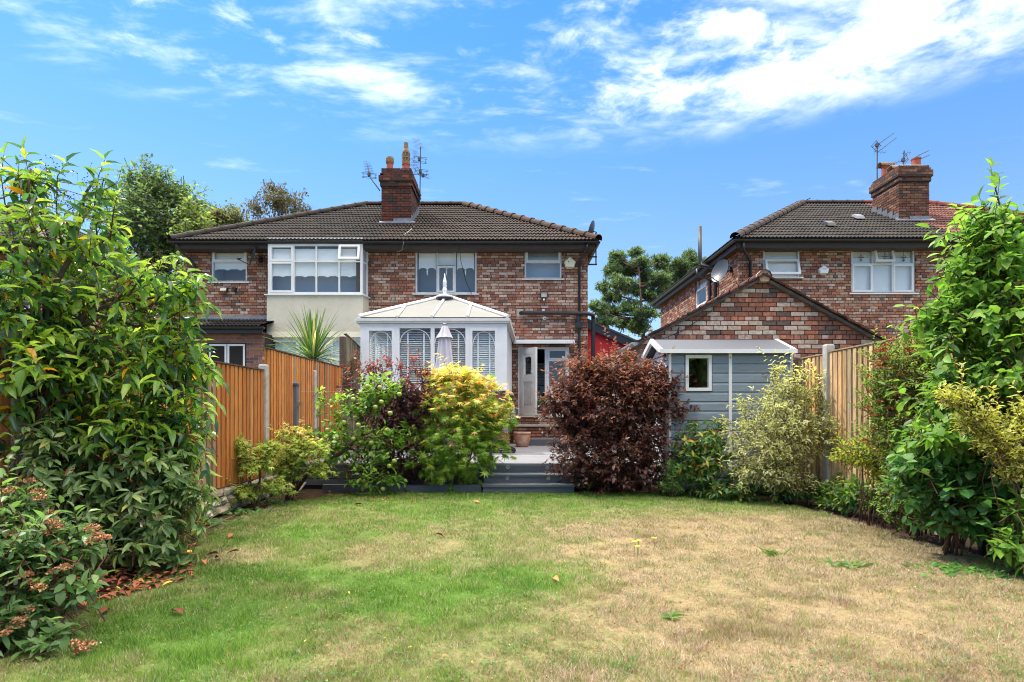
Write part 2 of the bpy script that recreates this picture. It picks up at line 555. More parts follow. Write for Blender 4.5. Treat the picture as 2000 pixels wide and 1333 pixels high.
def brick_wall(parent, fr, length, z0, z1, openings=(), lim=None, pal=BR_PAL, pick=None, npick=300, mortar=M_mortar, bond='egw', proud=0.013, seed=1, sink=0.02):
    """real bricks on a mortar sheet: up to npick whole ones as 'brick' children, the rest joined"""
    rng = random.Random(seed)
    lim = lim or (lambda z: (0.0, length))
    mort, rest = MB(), MB()
    single = []
    k = 0
    z = z0
    while z < z1 - 0.02:
        za, zb = z + JT / 2, min(z + BH + JT / 2, z1)
        zm = (za + zb) / 2
        cuts = sorted([(o[0], o[1]) for o in openings if o[2] < zm < o[3]])
        zt = min(z + 0.075, z1)
        # mortar strip
        s = None
        segs = []
        cur = -1e9
        for c0, c1 in cuts:
            segs.append((cur, c0))
            cur = c1
        segs.append((cur, 1e9))
        for (a, b) in segs:
            pa, pb = lim(z), lim(zt)
            q = [(max(a, pa[0]), z), (min(b, pa[1]), z), (min(b, pb[1]), zt), (max(a, pb[0]), zt)]
            if q[1][0] - q[0][0] < 0.002 and q[2][0] - q[3][0] < 0.002:
                continue
            mort.face([fr.pt(x, zz, -proud) for x, zz in q])
        # bricks
        hd = (bond == 'egw' and k % 4 == 3)
        bl = 0.099 if hd else BL
        step = bl + JT
        off = (0.0 if k % 2 else -0.1125) if not hd else -0.056
        a = off
        la, lb = lim(za), lim(zb)
        lo, hi = min(la[0], lb[0]), max(la[1], lb[1])
        n0 = int((lo - a) // step)
        a += n0 * step
        while a < hi:
            b0, b1 = a, a + bl
            a += step
            pieces = [(b0, b1)]
            for c0, c1 in cuts:
                np_ = []
                for (p0, p1) in pieces:
                    if p1 <= c0 or p0 >= c1:
                        np_.append((p0, p1))
                    else:
                        if p0 < c0 - 0.02:
                            np_.append((p0, c0))
                        if p1 > c1 + 0.02:
                            np_.append((c1, p1))
                pieces = np_
            for (p0, p1) in pieces:
                q = [(min(max(p0, la[0]), la[1]), za), (max(min(p1, la[1]), la[0]), za), (max(min(p1, lb[1]), lb[0]), zb), (min(max(p0, lb[0]), lb[1]), zb)]
                if q[1][0] - q[0][0] < 0.01 and q[2][0] - q[3][0] < 0.01:
                    continue
                full = abs(p1 - p0 - bl) < 1e-6 and abs(q[0][0] - p0) < 1e-6 and abs(q[1][0] - p1) < 1e-6 and abs(q[2][0] - p1) < 1e-6 and abs(q[3][0] - p0) < 1e-6 and abs(zb - za - BH) < 1e-6
                if full and pick and pick(p0, za):
                    single.append((p0, za, bl))
                    continue
                cc = pick_col(pal, rng)
                jt = lambda: rng.uniform(-0.0025, 0.0025)
                ff = [fr.pt(x + jt(), zz + jt(), jt()) for x, zz in q]
                bb = [fr.pt(x, zz, -sink) for x, zz in q]
                rest.box8([ff[0], ff[1], bb[1], bb[0], ff[3], ff[2], bb[2], bb[3]], cc, skip=(4,))
        z += 0.075
        k += 1
    wall = mort.build('wall', mortar, parent)
    rng.shuffle(single)
    variants = {}
    for i, (a, b, bl) in enumerate(single):
        key = (bl, i % 14)
        if i >= npick:
            cc = pick_col(pal, rng)
            q = [(a, b), (a + bl, b), (a + bl, b + BH), (a, b + BH)]
            jt = lambda: rng.uniform(-0.0025, 0.0025)
            ff = [fr.pt(x + jt(), zz + jt(), jt()) for x, zz in q]
            bb = [fr.pt(x, zz, -sink) for x, zz in q]
            rest.box8([ff[0], ff[1], bb[1], bb[0], ff[3], ff[2], bb[2], bb[3]], cc, skip=(4,))
            continue
        if key not in variants:
            mb = MB()
            lf = Fr((0, 0, 0), fr.u, fr.n)
            jt = lambda: rng.uniform(-0.0025, 0.0025)
            q = [(-bl / 2, -BH / 2), (bl / 2, -BH / 2), (bl / 2, BH / 2), (-bl / 2, BH / 2)]
            ff = [lf.pt(x + jt(), zz + jt(), jt()) for x, zz in q]
            bb = [lf.pt(x, zz, -sink) for x, zz in q]
            mb.box8([ff[0], ff[1], bb[1], bb[0], ff[3], ff[2], bb[2], bb[3]], pick_col(pal, rng), skip=(4,))
            me = mb.mesh('brick', (0, 0, 0))
            me.materials.append(M_brick)
            variants[key] = me
        link('brick', variants[key], wall, fr.pt(a + bl / 2, b + BH / 2, 0))
    if rest.f:
        rest.build('brickwork', M_brick, wall, kind='stuff')
    return wall


# ------------------------------------------------------------------ windows
def plane_obj(name, pts, m, parent, **kw):
    mb = MB()
    mb.face(pts)
    return mb.build(name, m, parent, **kw)


def window(parent, fr, a0, a1, b0, b1, cells, sill=True, blind=None, depth=0.035, ft=0.045, frame_mat=None, room=True, room_mat=None, name='window', room_depth=0.7):
    """frame, sashes, panes, sill and the room behind; cells are fractions (x0,x1,z0,z1,kind)"""
    fm = frame_mat or M_upvc
    mb = MB()
    c0, c1 = -depth - 0.07, -depth
    fr.ring(mb, a0, a1, b0, b1, ft, c0, c1)
    ia0, ia1, ib0, ib1 = a0 + ft, a1 - ft, b0 + ft, b1 - ft
    rects = []
    for (x0, x1, z0, z1, kind) in cells:
        u0, u1 = ia0 + (ia1 - ia0) * x0, ia0 + (ia1 - ia0) * x1
        v0, v1 = ib0 + (ib1 - ib0) * z0, ib0 + (ib1 - ib0) * z1
        t = 0.018
        # bars only on the inner boundaries
        if x0 > 0.001:
            fr.box(mb, u0, u0 + t, v0, v1, c0, c1)
        if x1 < 0.999:
            fr.box(mb, u1 - t, u1, v0, v1, c0, c1)
        e0 = u0 + (t if x0 > .001 else 0)
        e1 = u1 - (t if x1 < .999 else 0)
        if z0 > 0.001:
            fr.box(mb, e0, e1, v0, v0 + t, c0, c1)
        if z1 < 0.999:
            fr.box(mb, e0, e1, v1 - t, v1, c0, c1)
        g0 = v0 + (t if z0 > .001 else 0)
        g1 = v1 - (t if z1 < .999 else 0)
        rects.append((e0, e1, g0, g1, kind))
    w = mb.build(name, fm, parent, org=fr.pt((a0 + a1) / 2, b0, 0))
    for (e0, e1, g0, g1, kind) in rects:
        if kind == 'fixed':
            plane_obj('pane', [fr.pt(e0, g0, c0 + 0.04), fr.pt(e1, g0, c0 + 0.04), fr.pt(e1, g1, c0 + 0.04), fr.pt(e0, g1, c0 + 0.04)], M_glass, w)
        else:
            s = 0.05
            if kind == 'sash':
                mb = MB()
                fr.ring(mb, e0 - .008, e1 + .008, g0 - .008, g1 + .008, s, c0 + 0.02, c1 + 0.018)
                mb.build('sash', fm, w)
                plane_obj('pane', [fr.pt(e0 + s - .01, g0 + s - .01, c0 + 0.06), fr.pt(e1 - s + .01, g0 + s - .01, c0 + 0.06), fr.pt(e1 - s + .01, g1 - s + .01, c0 + 0.06), fr.pt(e0 + s - .01, g1 - s + .01, c0 + 0.06)], M_glass, w)
            else:                                   # hung open at the bottom
                ang = R(14)
                up = Vector((0, 0, 1)) * math.cos(ang) - fr.n * math.sin(ang)
                top = fr.pt(e0, g1, c1 + 0.01)
                hgt = g1 - g0

                def q(a, b, c):
                    nn = fr.n * math.cos(ang) + Vector((0, 0, 1)) * math.sin(ang)
                    return top + fr.u * a - up * (hgt - b) + nn * c
                mb = MB()
                for (x0, x1, y0, y1) in ((-.01, e1 - e0 + .01, -.01, s), (-.01, e1 - e0 + .01, hgt - s, hgt + .005), (-.01, s, s, hgt - s), (e1 - e0 - s, e1 - e0 + .01, s, hgt - s)):
                    mb.box8([q(x0, y0, 0), q(x1, y0, 0), q(x1, y0, .05), q(x0, y0, .05), q(x0, y1, 0), q(x1, y1, 0), q(x1, y1, .05), q(x0, y1, .05)])
                mb.build('sash', fm, w)
                plane_obj('pane', [q(s, s, .025), q(e1 - e0 - s, s, .025), q(e1 - e0 - s, hgt - s, .025), q(s, hgt - s, .025)], M_glass, w)
    if sill:
        mb = MB()
        fr.box(mb, a0 - 0.07, a1 + 0.07, b0 - 0.035, b0 - 0.001, -depth - .06, 0.045)
        mb.build('sill', fm, w)
    if blind:
        blind(w, fr, ia0 + .004, ia1 - .004, ib0 + .004, ib1 - .004, c0 - (0.03 if blind is vertical_blind else 0.012))
    if room:
        mb = MB()
        e = -depth - .075
        g = e - room_depth
        q = [(a0, b0), (a1, b0), (a1, b1), (a0, b1)]
        mb.face([fr.pt(a, b, g) for a, b in q])
        for i in range(4):
            a, b = q[i], q[(i + 1) % 4]
            mb.face([fr.pt(a[0], a[1], e), fr.pt(b[0], b[1], e), fr.pt(b[0], b[1], g), fr.pt(a[0], a[1], g)])
        mb.build('room_lining', room_mat or M_room, w)
    return w


def scallop(cover, n, amp=0.03):
    def f(w, fr, a0, a1, b0, b1, c):
        mb = MB()
        N = 60
        z = b1 - (b1 - b0) * cover
        for i in range(N):
            xa, xb = a0 + (a1 - a0) * i / N, a0 + (a1 - a0) * (i + 1) / N
            fa = lambda t: z + amp * (abs(math.sin(math.pi * n * t)) - 0.4 * abs(math.cos(2 * math.pi * n * t)))
            mb.face([fr.pt(xa, fa(i / N), c), fr.pt(xb, fa((i + 1) / N), c), fr.pt(xb, b1, c), fr.pt(xa, b1, c)])
        mb.build('blind', M_blind, w)
    return f


def vertical_blind(w, fr, a0, a1, b0, b1, c):
    mb = MB()
    x = a0
    while x < a1 - 0.01:
        x1 = min(x + 0.088, a1)
        mb.face([fr.pt(x, b0, c - 0.012), fr.pt(x1, b0, c + 0.02), fr.pt(x1, b1, c + 0.02), fr.pt(x, b1, c - 0.012)])
        x += 0.083
    mb.build('vertical_blind', M_blind, w, kind='stuff')


def swag_blind(w, fr, a0, a1, b0, b1, c):
    """roller blinds with round scallops and a pull in each light"""
    mb = MB()
    for k in range(3):
        l0, l1 = a0 + (a1 - a0) * k / 3 + .03, a0 + (a1 - a0) * (k + 1) / 3 - .03
        zz = b1 - 0.46 * (b1 - b0)
        N = 24
        for i in range(N):
            t0, t1 = i / N, (i + 1) / N
            fa = lambda t: zz + 0.10 * (math.sqrt(max(0, 1 - ((t * 2) % 1 * 2 - 1) ** 2)) - 1) * -1 * -1 if False else zz + 0.07 * math.sqrt(max(0, 1 - (((t * 2) % 1) * 2 - 1) ** 2))
            mb.face([fr.pt(l0 + (l1 - l0) * t0, fa(t0 + 1e-6), c), fr.pt(l0 + (l1 - l0) * t1, fa(t1 - 1e-6), c), fr.pt(l0 + (l1 - l0) * t1, b1, c), fr.pt(l0 + (l1 - l0) * t0, b1, c)])
        m = (l0 + l1) / 2
        mb.face([fr.pt(m - .01, zz - .13, c + .004), fr.pt(m + .01, zz - .13, c + .004), fr.pt(m + .022, zz, c + .004), fr.pt(m - .022, zz, c + .004)])
    mb.build('blind', M_blind, w)


# ------------------------------------------------------------------ roof tiles
PROF = []
for _r in range(3):
    for _f, _h in ((0.0, 0.0), (0.22, 0.0), (0.38, 0.016), (0.55, 0.024), (0.72, 0.016), (0.9, 0.0)):
        PROF.append(((_r + _f) * 0.1, _h))
PROF.append((0.3, 0.0))


def tile_plane(roof, A, B, s, L, ua, ub, pals, gauge=0.335, pick=None, npick=300, seed=3):
    """interlocking rolled tiles over one roof slope; whole ones are objects, cut ones joined"""
    rng = random.Random(seed)
    A, B, s = Vector(A), Vector(B), Vector(s).normalized()
    u = (B - A).normalized()
    W = (B - A).length
    nr = u.cross(s)
    if nr.z < 0:
        nr = -nr
    rest = MB()
    rows = int(math.ceil(L / gauge))
    variants = {}
    cnt = 0

    def pal_for(a, t):
        w = A + u * a + s * t
        return pals(w)

    def tile_faces(mb, pos, a, t0, t1, cc, clip):
        lo, hi = [], []
        for x, h in PROF:
            for arr, t, lift in ((lo, t0 - 0.015, 0.036), (hi, t1 + 0.03, 0.004)):
                au = a + x
                if clip:
                    tt = min(max(t, 0), L)
                    au = min(max(au, ua(tt)), ub(tt))
                arr.append(pos + u * (au - (0 if clip else a)) + s * (t - (0 if clip else t0)) + nr * (lift + h))
        dn = nr * -0.028
        for i in range(len(PROF) - 1):
            if clip and (lo[i] - lo[i + 1]).length < 1e-5 and (hi[i] - hi[i + 1]).length < 1e-5:
                continue
            mb.face([lo[i], lo[i + 1], hi[i + 1], hi[i]], cc)
            mb.face([lo[i] + dn, lo[i + 1] + dn, lo[i + 1], lo[i]], cc)
    for i in range(rows):
        t0, t1 = i * gauge, (i + 1) * gauge
        l0, l1 = max(ua(t0), ua(min(t1 + .05, L))), min(ub(t0), ub(min(t1 + .05, L)))
        e0, e1 = min(ua(t0), ua(min(t1, L))), max(ub(t0), ub(min(t1, L)))
        j = int(math.floor(e0 / 0.3))
        while j * 0.3 < e1:
            a = j * 0.3
            j += 1
            pal = pal_for(a + .15, t0)
            full = a >= l0 and a + 0.3 <= l1 and t1 + .03 <= L
            if full and cnt < npick and (pick is None or pick(A + u * (a + .15) + s * t0)):
                cnt += 1
                key = (id(pal), rng.randrange(7))
                if key not in variants:
                    mb = MB()
                    tile_faces(mb, Vector((0, 0, 0)), 0.0, t0 * 0, gauge, pick_col(pal, rng, .18), False)
                    me = mb.mesh('roof_tile', (0, 0, 0))
                    me.materials.append(M_tile)
                    variants[key] = me
                link('roof_tile', variants[key], roof, A + u * a + s * t0 + nr * rng.uniform(-.003, .003))
            else:
                tile_faces(rest, A.copy(), a, t0, t1, pick_col(pal, rng, .18), True)
    if rest.f:
        rest.build('cut_tiles', M_tile, roof, kind='stuff')


def cap_tiles(roof, A, B, r, cc, length=0.45, taper=0.012, n=7):
    """half-round ridge or hip tiles, one object each"""
    A, B = Vector(A), Vector(B)
    t = (B - A)
    N = max(1, int(round(t.length / length)))
    t.normalize()
    L = (B - A).length / N
    side = t.cross(Vector((0, 0, 1))).normalized()
    up = side.cross(t)
    if up.z < 0:
        up = -up
    var = []
    for k in range(3):
        mb = MB()
        rings = []
        for (q, rr) in ((-.02, r + taper), (.05, r + taper), (.05, r), (L, r)):
            rings.append([t * q + side * (math.cos(math.pi * i / n) * rr) + up * (math.sin(math.pi * i / n) * rr - .03) for i in range(n + 1)])
        c = tuple(v * random.uniform(.8, 1.15) for v in cc)
        for a, b in zip(rings, rings[1:]):
            for i in range(n):
                mb.face([a[i], a[i + 1], b[i + 1], b[i]], c)
        me = mb.mesh('ridge_tile', (0, 0, 0))
        me.materials.append(M_tile)
        var.append(me)
    for k in range(N):
        link('ridge_tile', var[k % 3], roof, A + t * (L * k))


def gutter(parent, A, B, r=0.06, m=None, name='gutter'):
    A, B = Vector(A), Vector(B)
    t = (B - A).normalized()
    side = t.cross(Vector((0, 0, 1))).normalized()
    mb = MB()
    n = 8
    ra = [[p + side * (math.cos(math.pi + math.pi * i / n) * r) + Vector((0, 0, math.sin(math.pi + math.pi * i / n) * r)) for i in range(n + 1)] for p in (A, B)]
    ri = [[p + side * (math.cos(math.pi + math.pi * i / n) * (r - .006)) + Vector((0, 0, math.sin(math.pi + math.pi * i / n) * (r - .006))) for i in range(n + 1)] for p in (A, B)]
    for i in range(n):
        mb.face([ra[0][i], ra[0][i + 1], ra[1][i + 1], ra[1][i]])
        mb.face([ri[0][i], ri[0][i + 1], ri[1][i + 1], ri[1][i]])
    for i in (0, n):
        mb.face([ra[0][i], ri[0][i], ri[1][i], ra[1][i]])
    for k in (0, 1):
        mb.face(ra[k])
    return mb.build(name, m or M_black, parent)

# ------------------------------------------------------------------ ground
def grid_noise(seed, n=64):
    return np.random.RandomState(seed).rand(n, n)


def vnoise(x, y, seed, scale):
    g = grid_noise(seed)
    n = g.shape[0]
    x, y = np.asarray(x) * scale + 100, np.asarray(y) * scale + 100
    xi, yi = np.floor(x).astype(int), np.floor(y).astype(int)
    fx, fy = x - xi, y - yi
    fx, fy = fx * fx * (3 - 2 * fx), fy * fy * (3 - 2 * fy)
    a, b = g[xi % n, yi % n], g[(xi + 1) % n, yi % n]
    c, d = g[xi % n, (yi + 1) % n], g[(xi + 1) % n, (yi + 1) % n]
    return (a * (1 - fx) + b * fx) * (1 - fy) + (c * (1 - fx) + d * fx) * fy


def fbm(x, y, seed, scale, oct=4):
    t, a, s = 0, 0.5, 0
    for i in range(oct):
        t = t + a * vnoise(x, y, seed + i, scale * 2 ** i)
        s += a
        a *= 0.55
    return t / s


def sstep(a, b, x):
    t = np.clip((x - a) / (b - a), 0, 1)
    return t * t * (3 - 2 * t)


DRY_SPOTS = [(760, 1075, .45, .55), (830, 1060, .35, .35), (880, 1040, .4, .3), (720, 1110, .3, .3), (1050, 1040, .5, .25), (1420, 1060, 1.3, .75), (1640, 1060, .9, .65),
             (1560, 1150, 1.0, .7), (1850, 1180, .9, .7), (1330, 1230, .6, .45), (1750, 1280, .6, .4), (1120, 1200, .35, .3), (560, 1170, .4, .35), (1000, 1310, .35, .35), (1700, 1040, .5, .4), (640, 1240, .3, .3), (480, 1090, .35, .35)]
GREEN_SPOTS = [(1500, 1110, .22, .6), (1650, 1110, .22, .55), (1410, 1215, .2, .4), (900, 1180, .6, .4), (640, 1130, .5, .3), (1050, 1130, .45, .5), (450, 1250, .5, .5), (330, 1230, .3, .6), (1750, 1230, .25, .35), (1280, 1300, .3, .35), (1150, 1060, .3, .2), (480, 1120, .25, .5), (380, 1200, .35, .5)]


def dryness(x, y):
    x, y = np.asarray(x, float), np.asarray(y, float)
    d = 0.26 + 0.46 * sstep(-0.9, 1.6, x) * sstep(7.1, 5.6, y) + 0.10 * sstep(4.5, 3.0, y)
    d = d + 0.7 * (fbm(x, y, 11, 1.1) - 0.5) + 0.7 * (fbm(x, y, 21, 4.0) - 0.5)
    for px, py, r, w in DRY_SPOTS:
        g = G(px, py)
        d = d + w * 0.8 * np.exp(-((x - g.x) ** 2 + ((y - g.y) * 1.2) ** 2) / (r * r))
    for px, py, r, w in GREEN_SPOTS:
        g = G(px, py)
        d = d - w * np.exp(-((x - g.x) ** 2 + ((y - g.y) * 1.2) ** 2) / (r * r))
    d = d * sstep(8.4, 6.9, y + 0.35 * (fbm(x, y, 31, 2.0) - .5))
    d = d * (0.72 + 0.5 * fbm(x, y, 35, 7.0))
    return np.clip(d, 0.0, 0.86)


LEFT_EDGE = [(-2.4, 0.3), (-2.3, 2.0), (-2.35, 3.0), (-2.62, 4.4), (-2.75, 5.2), (-2.95, 6.2), (-2.85, 7.2), (-2.5, 8.0), (-2.0, 8.28)]
RIGHT_EDGE = [(3.9, 0.3), (3.8, 3.0), (3.72, 4.3), (3.55, 5.2), (3.55, 6.2), (3.45, 7.0), (3.2, 7.7), (2.9, 8.22)]


def edge_x(tab, y):
    ys = [p[1] for p in tab]
    xs = [p[0] for p in tab]
    return np.interp(y, ys, xs)


mb = MB()
mb.face([(-900, -900, -0.05), (900, -900, -0.05), (900, 900, -0.05), (-900, 900, -0.05)])
mb.build('ground', M_ground, kind='structure', org=(0, 0, -0.05))

# soil beds with an uneven surface
def sheet(name, x0, x1, y0, y1, st, zf, material, colf=None):
    nx, ny = int((x1 - x0) / st) + 1, int((y1 - y0) / st) + 1
    xs, ys = np.linspace(x0, x1, nx), np.linspace(y0, y1, ny)
    X, Y = np.meshgrid(xs, ys)
    Z = zf(X, Y)
    v = np.stack([X.ravel(), Y.ravel(), Z.ravel()], 1)
    idx = np.arange(nx * ny).reshape(ny, nx)
    a, b, c, d = idx[:-1, :-1].ravel(), idx[:-1, 1:].ravel(), idx[1:, 1:].ravel(), idx[1:, :-1].ravel()
    tris = np.concatenate([np.stack([a, b, c], 1), np.stack([a, c, d], 1)])
    colr = colf(X.ravel(), Y.ravel()) if colf else np.ones((nx * ny, 3))
    me = np_mesh(name, v, tris, colr, smooth=True)
    me.materials.append(material)
    return link(name, me, None, (0, 0, 0), kind='structure')


def np_mesh(name, v, tris, colr, smooth=False):
    me = bpy.data.meshes.new(name)
    v = np.ascontiguousarray(v, dtype=np.float32)
    tris = np.ascontiguousarray(tris, dtype=np.int32)
    me.vertices.add(len(v))
    me.vertices.foreach_set('co', v.ravel())
    me.loops.add(tris.size)
    me.loops.foreach_set('vertex_index', tris.ravel())
    me.polygons.add(len(tris))
    me.polygons.foreach_set('loop_start', np.arange(len(tris), dtype=np.int32) * 3)
    if smooth:
        me.polygons.foreach_set('use_smooth', np.ones(len(tris), dtype=bool))
    at = me.color_attributes.new('Col', 'FLOAT_COLOR', 'POINT')
    rgba = np.ones((len(v), 4), dtype=np.float32)
    rgba[:, :3] = colr
    at.data.foreach_set('color', rgba.ravel())
    me.update()
    return me


sheet('soil_bed', -3.6, 5.5, 0.2, 9.6, 0.09, lambda X, Y: -0.035 + 0.06 * (fbm(X, Y, 41, 2.5) - .3) * (1 - sstep(0.0, 0.25, np.minimum(X - edge_x(LEFT_EDGE, Y), edge_x(RIGHT_EDGE, Y) - X)) * (Y < 8.25)), M_soil)

C_STRAW = np.array([lin(198, 180, 146), lin(182, 160, 124), lin(208, 194, 164), lin(150, 130, 100)])
C_GREEN = np.array([lin(106, 136, 50), lin(90, 124, 44), lin(124, 148, 60), lin(70, 102, 40), lin(138, 154, 70)]) * np.array([1.02, 1.32, .9])


def lawn_col(x, y):
    d = dryness(x, y)[:, None]
    g = np.array(lin(92, 126, 50))[None]
    s = np.array(lin(166, 146, 106))[None]
    return g * (1 - d) + s * d


# lawn as a strip mesh between the two edges
ny, nx = 110, 130
ys = np.linspace(0.3, 8.27, ny)
V = []
for yy in ys:
    xs = np.linspace(edge_x(LEFT_EDGE, yy) + 0.04 * math.sin(yy * 9), edge_x(RIGHT_EDGE, yy) + 0.04 * math.sin(yy * 7 + 1), nx)
    V.append(np.stack([xs, np.full(nx, yy), 0.004 + 0.012 * (fbm(xs, np.full(nx, yy), 51, 3) - .3)], 1))
V = np.concatenate(V)
idx = np.arange(nx * ny).reshape(ny, nx)
a, b, c, d = idx[:-1, :-1].ravel(), idx[:-1, 1:].ravel(), idx[1:, 1:].ravel(), idx[1:, :-1].ravel()
me = np_mesh('lawn', V, np.concatenate([np.stack([a, b, c], 1), np.stack([a, c, d], 1)]), lawn_col(V[:, 0], V[:, 1]), True)
me.materials.append(M_lawn)
link('lawn', me, None, (0, 0, 0), kind='structure')

# grass blades
def grass(n, rs, ylo, yhi, hmin, hmax, wid, name, label):
    # more blades close by, where single ones can be seen
    y = ylo * (yhi / ylo) ** rs.rand(n)
    lx, rx = edge_x(LEFT_EDGE, y) - .05, edge_x(RIGHT_EDGE, y) + .05
    vis = 1000 / F * y + 0.5
    lx, rx = np.maximum(lx, -vis), np.minimum(rx, vis)
    x = lx + (rx - lx) * rs.rand(n)
    x = x + 0.05 * (rs.rand(n) - .5)
    dr = dryness(x, y)
    isdry = rs.rand(n) < np.clip(0.08 + 0.90 * dr + 0.85 * (fbm(x, y, 61, 11, 3) - .5), 0.02, .97)
    tall = fbm(x, y, 71, 8.0)
    h = (hmin + (hmax - hmin) * rs.rand(n) ** 1.5) * np.where(isdry, 0.75, 1.0) * (0.4 + 2.2 * np.clip(tall - .32, 0, 1))
    an = rs.rand(n) * 6.283
    lean = np.where(isdry, 0.75 + 0.6 * rs.rand(n), 0.35 + 0.65 * rs.rand(n)) * h
    w = wid * (0.7 + 0.6 * rs.rand(n)) * np.clip(y / 3.0, 1, 2.2)
    wa = an + 1.57 + (rs.rand(n) - .5)
    base = np.stack([x, y, np.full(n, 0.003)], 1)
    sd = np.stack([np.cos(wa), np.sin(wa), np.zeros(n)], 1) * w[:, None]
    tip = base + np.stack([np.cos(an) * lean, np.sin(an) * lean, h], 1)
    v = np.stack([base - sd, base + sd, tip], 1).reshape(-1, 3)
    pale = (fbm(x, y, 81, 1.6) * .6 + fbm(x, y, 85, 8.0) * .4 - .5)[:, None]
    cd = C_STRAW[rs.randint(0, 4, n)] * (0.66 + 0.5 * rs.rand(n))[:, None] * (1 + 1.3 * pale) * np.array([1, 1 + .0, 1]) ** 1
    cd = cd * (1 - np.clip(-pale * 2.2, 0, .6) * np.array([.05, .25, .45]))
    cg = C_GREEN[rs.randint(0, 5, n)] * (0.8 + 0.4 * rs.rand(n))[:, None]
    yel = np.array(lin(146, 154, 78))
    k = np.clip(dr * .9, 0, .7)[:, None]
    cg = cg * (1 - k) + yel * k
    cg = cg * (1 + .10 * np.sin(6.283 * (x * 1.02 + y * .22)))[:, None]
    cc = np.where(isdry[:, None], cd, cg)
    me = np_mesh(name, v, np.arange(3 * n).reshape(-1, 3), np.repeat(cc, 3, 0))
    me.materials.append(M_grass)
    o = link(name, me, None, (0, 0, 0), label=label, cat='grass', kind='stuff')
    return o


grass(560000, np.random.RandomState(3), 2.1, 8.32, 0.015, 0.043, 0.0016, 'grass', 'short mown lawn grass, green and patchily scorched to straw')

# ------------------------------------------------------------------ main pair of houses
D_H = 15.75          # facade distance
HX0, HX1 = -8.81, 2.045
HXC = (HX0 + HX1) / 2
EAVE_Y, EAVE_Z = 15.30, 5.66
RIDGE_Y, RIDGE_Z = 19.70, 8.13
house = thing('semi_detached_house', 'pair of semi-detached brick houses with brown hipped tile roof and central chimney', 'house', (HXC, D_H, 0))
HF = Fr((HX0, D_H, 0), (1, 0, 0), (0, -1, 0))


def hx(px, d=D_H):
    return XX(px, d) - HX0


WALL_Z0, WALL_Z1 = 0.36, 5.46
BAY0, BAY1 = XX(521, 15.3) - HX0, XX(719.5, D_H) - HX0
win_l = (hx(412), hx(482), ZZ(551, D_H), ZZ(487, D_H))
win_m = (hx(811), hx(931), ZZ(574, D_H), ZZ(486, D_H))
win_r = (hx(1024.5), hx(1097), ZZ(545, D_H), ZZ(483, D_H))
door_o = (hx(1012), hx(1112), ZZ(812, D_H), ZZ(677, D_H))
openings = [win_l, win_m, win_r, door_o, (BAY0 + .03, BAY1 - .03, 0.3, 5.6)]
brick_wall(house, HF, HX1 - HX0, WALL_Z0, WALL_Z1, openings, pick=lambda a, z: a + HX0 > -1.0 and z > 3.45, npick=300, seed=5)
# side and rear walls
mb = MB()
mb.box(HX0, HX0 + .25, D_H + .02, 23.6, 0, WALL_Z1)
mb.box(HX1 - .25, HX1 - .001, D_H + .02, 23.6, 0, WALL_Z1)
mb.box(HX0 + .25, HX1 - .25, 23.35, 23.6, 0, WALL_Z1)
mb.box(HX0 + .001, HX1 - .002, D_H - .005, D_H + .2, -.05, WALL_Z0 - .002)
mb.build('side_wall', M_mortar_light, house)
brick_wall(house, Fr((HX1 + .001, D_H + .012, 0), (0, 1, 0), (1, 0, 0)), 7.8, WALL_Z0, WALL_Z1, seed=6)

# windows
window(house, HF, *win_l, [(0, 1, 0, .64, 'fixed'), (0, 1, .64, 1, 'sash')], blind=scallop(.62, 2.5, .03))
window(house, HF, *win_m, [(0, .345, 0, 1, 'fixed'), (.345, .655, 0, .64, 'sash'), (.345, .655, .66, 1, 'fixed'), (.655, 1, 0, 1, 'fixed')], blind=swag_blind, frame_mat=M_upvc_old)
window(house, HF, *win_r, [(0, 1, 0, .53, 'fixed'), (0, 1, .53, 1, 'sash')], frame_mat=M_upvc_old, room_depth=.25, room_mat=mat('frosted_room', lin(176, 188, 200), rough=.9))

# bay window
BD = 15.3
bx0, bx1, bx2 = XX(521, BD), XX(708, BD), XX(719.5, D_H)
bz_t, bz_s, bz_b, bz_l = ZZ(476, BD), ZZ(577.5, BD), ZZ(656, BD), ZZ(710, BD)
BF = Fr((bx0, BD, 0), (1, 0, 0), (0, -1, 0))
c4 = []
for i, (q0, q1) in enumerate(((0, .26), (.26, .51), (.51, .765), (.765, 1))):
    c4.append((q0, q1, 0, .66, 'sash' if i == 0 else 'fixed'))
    c4.append((q0, q1, .66, 1, 'sash' if i == 0 else ('open' if i == 3 else 'fixed')))
bay = window(house, BF, 0.03, bx1 - bx0, bz_s + .03, bz_t, c4, sill=False, blind=scallop(.66, 8, .035), depth=0.0, name='bay_window', ft=.06, room_depth=.30)
sd = Vector((bx2 - bx1, D_H - BD, 0))
SF = Fr((bx1, BD, 0), sd, (sd.y, -sd.x, 0))
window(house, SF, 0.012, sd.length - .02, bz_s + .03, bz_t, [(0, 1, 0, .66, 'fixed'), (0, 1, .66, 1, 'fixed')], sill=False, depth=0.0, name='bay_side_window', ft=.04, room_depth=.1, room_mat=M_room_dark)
mb = MB()      # the moulded sill round the bay
o = 0.05
mb.box8([(bx0 - o, BD - o, bz_s), (bx1 + .03, BD - o, bz_s), (bx2 + .06, D_H, bz_s), (bx0 - o, D_H, bz_s), (bx0 - o, BD - o, bz_s + .03), (bx1 + .03, BD - o, bz_s + .03), (bx2 + .06, D_H, bz_s + .03), (bx0 - o, D_H, bz_s + .03)])
mb.build('bay_sill', M_upvc, house)
mb = MB()
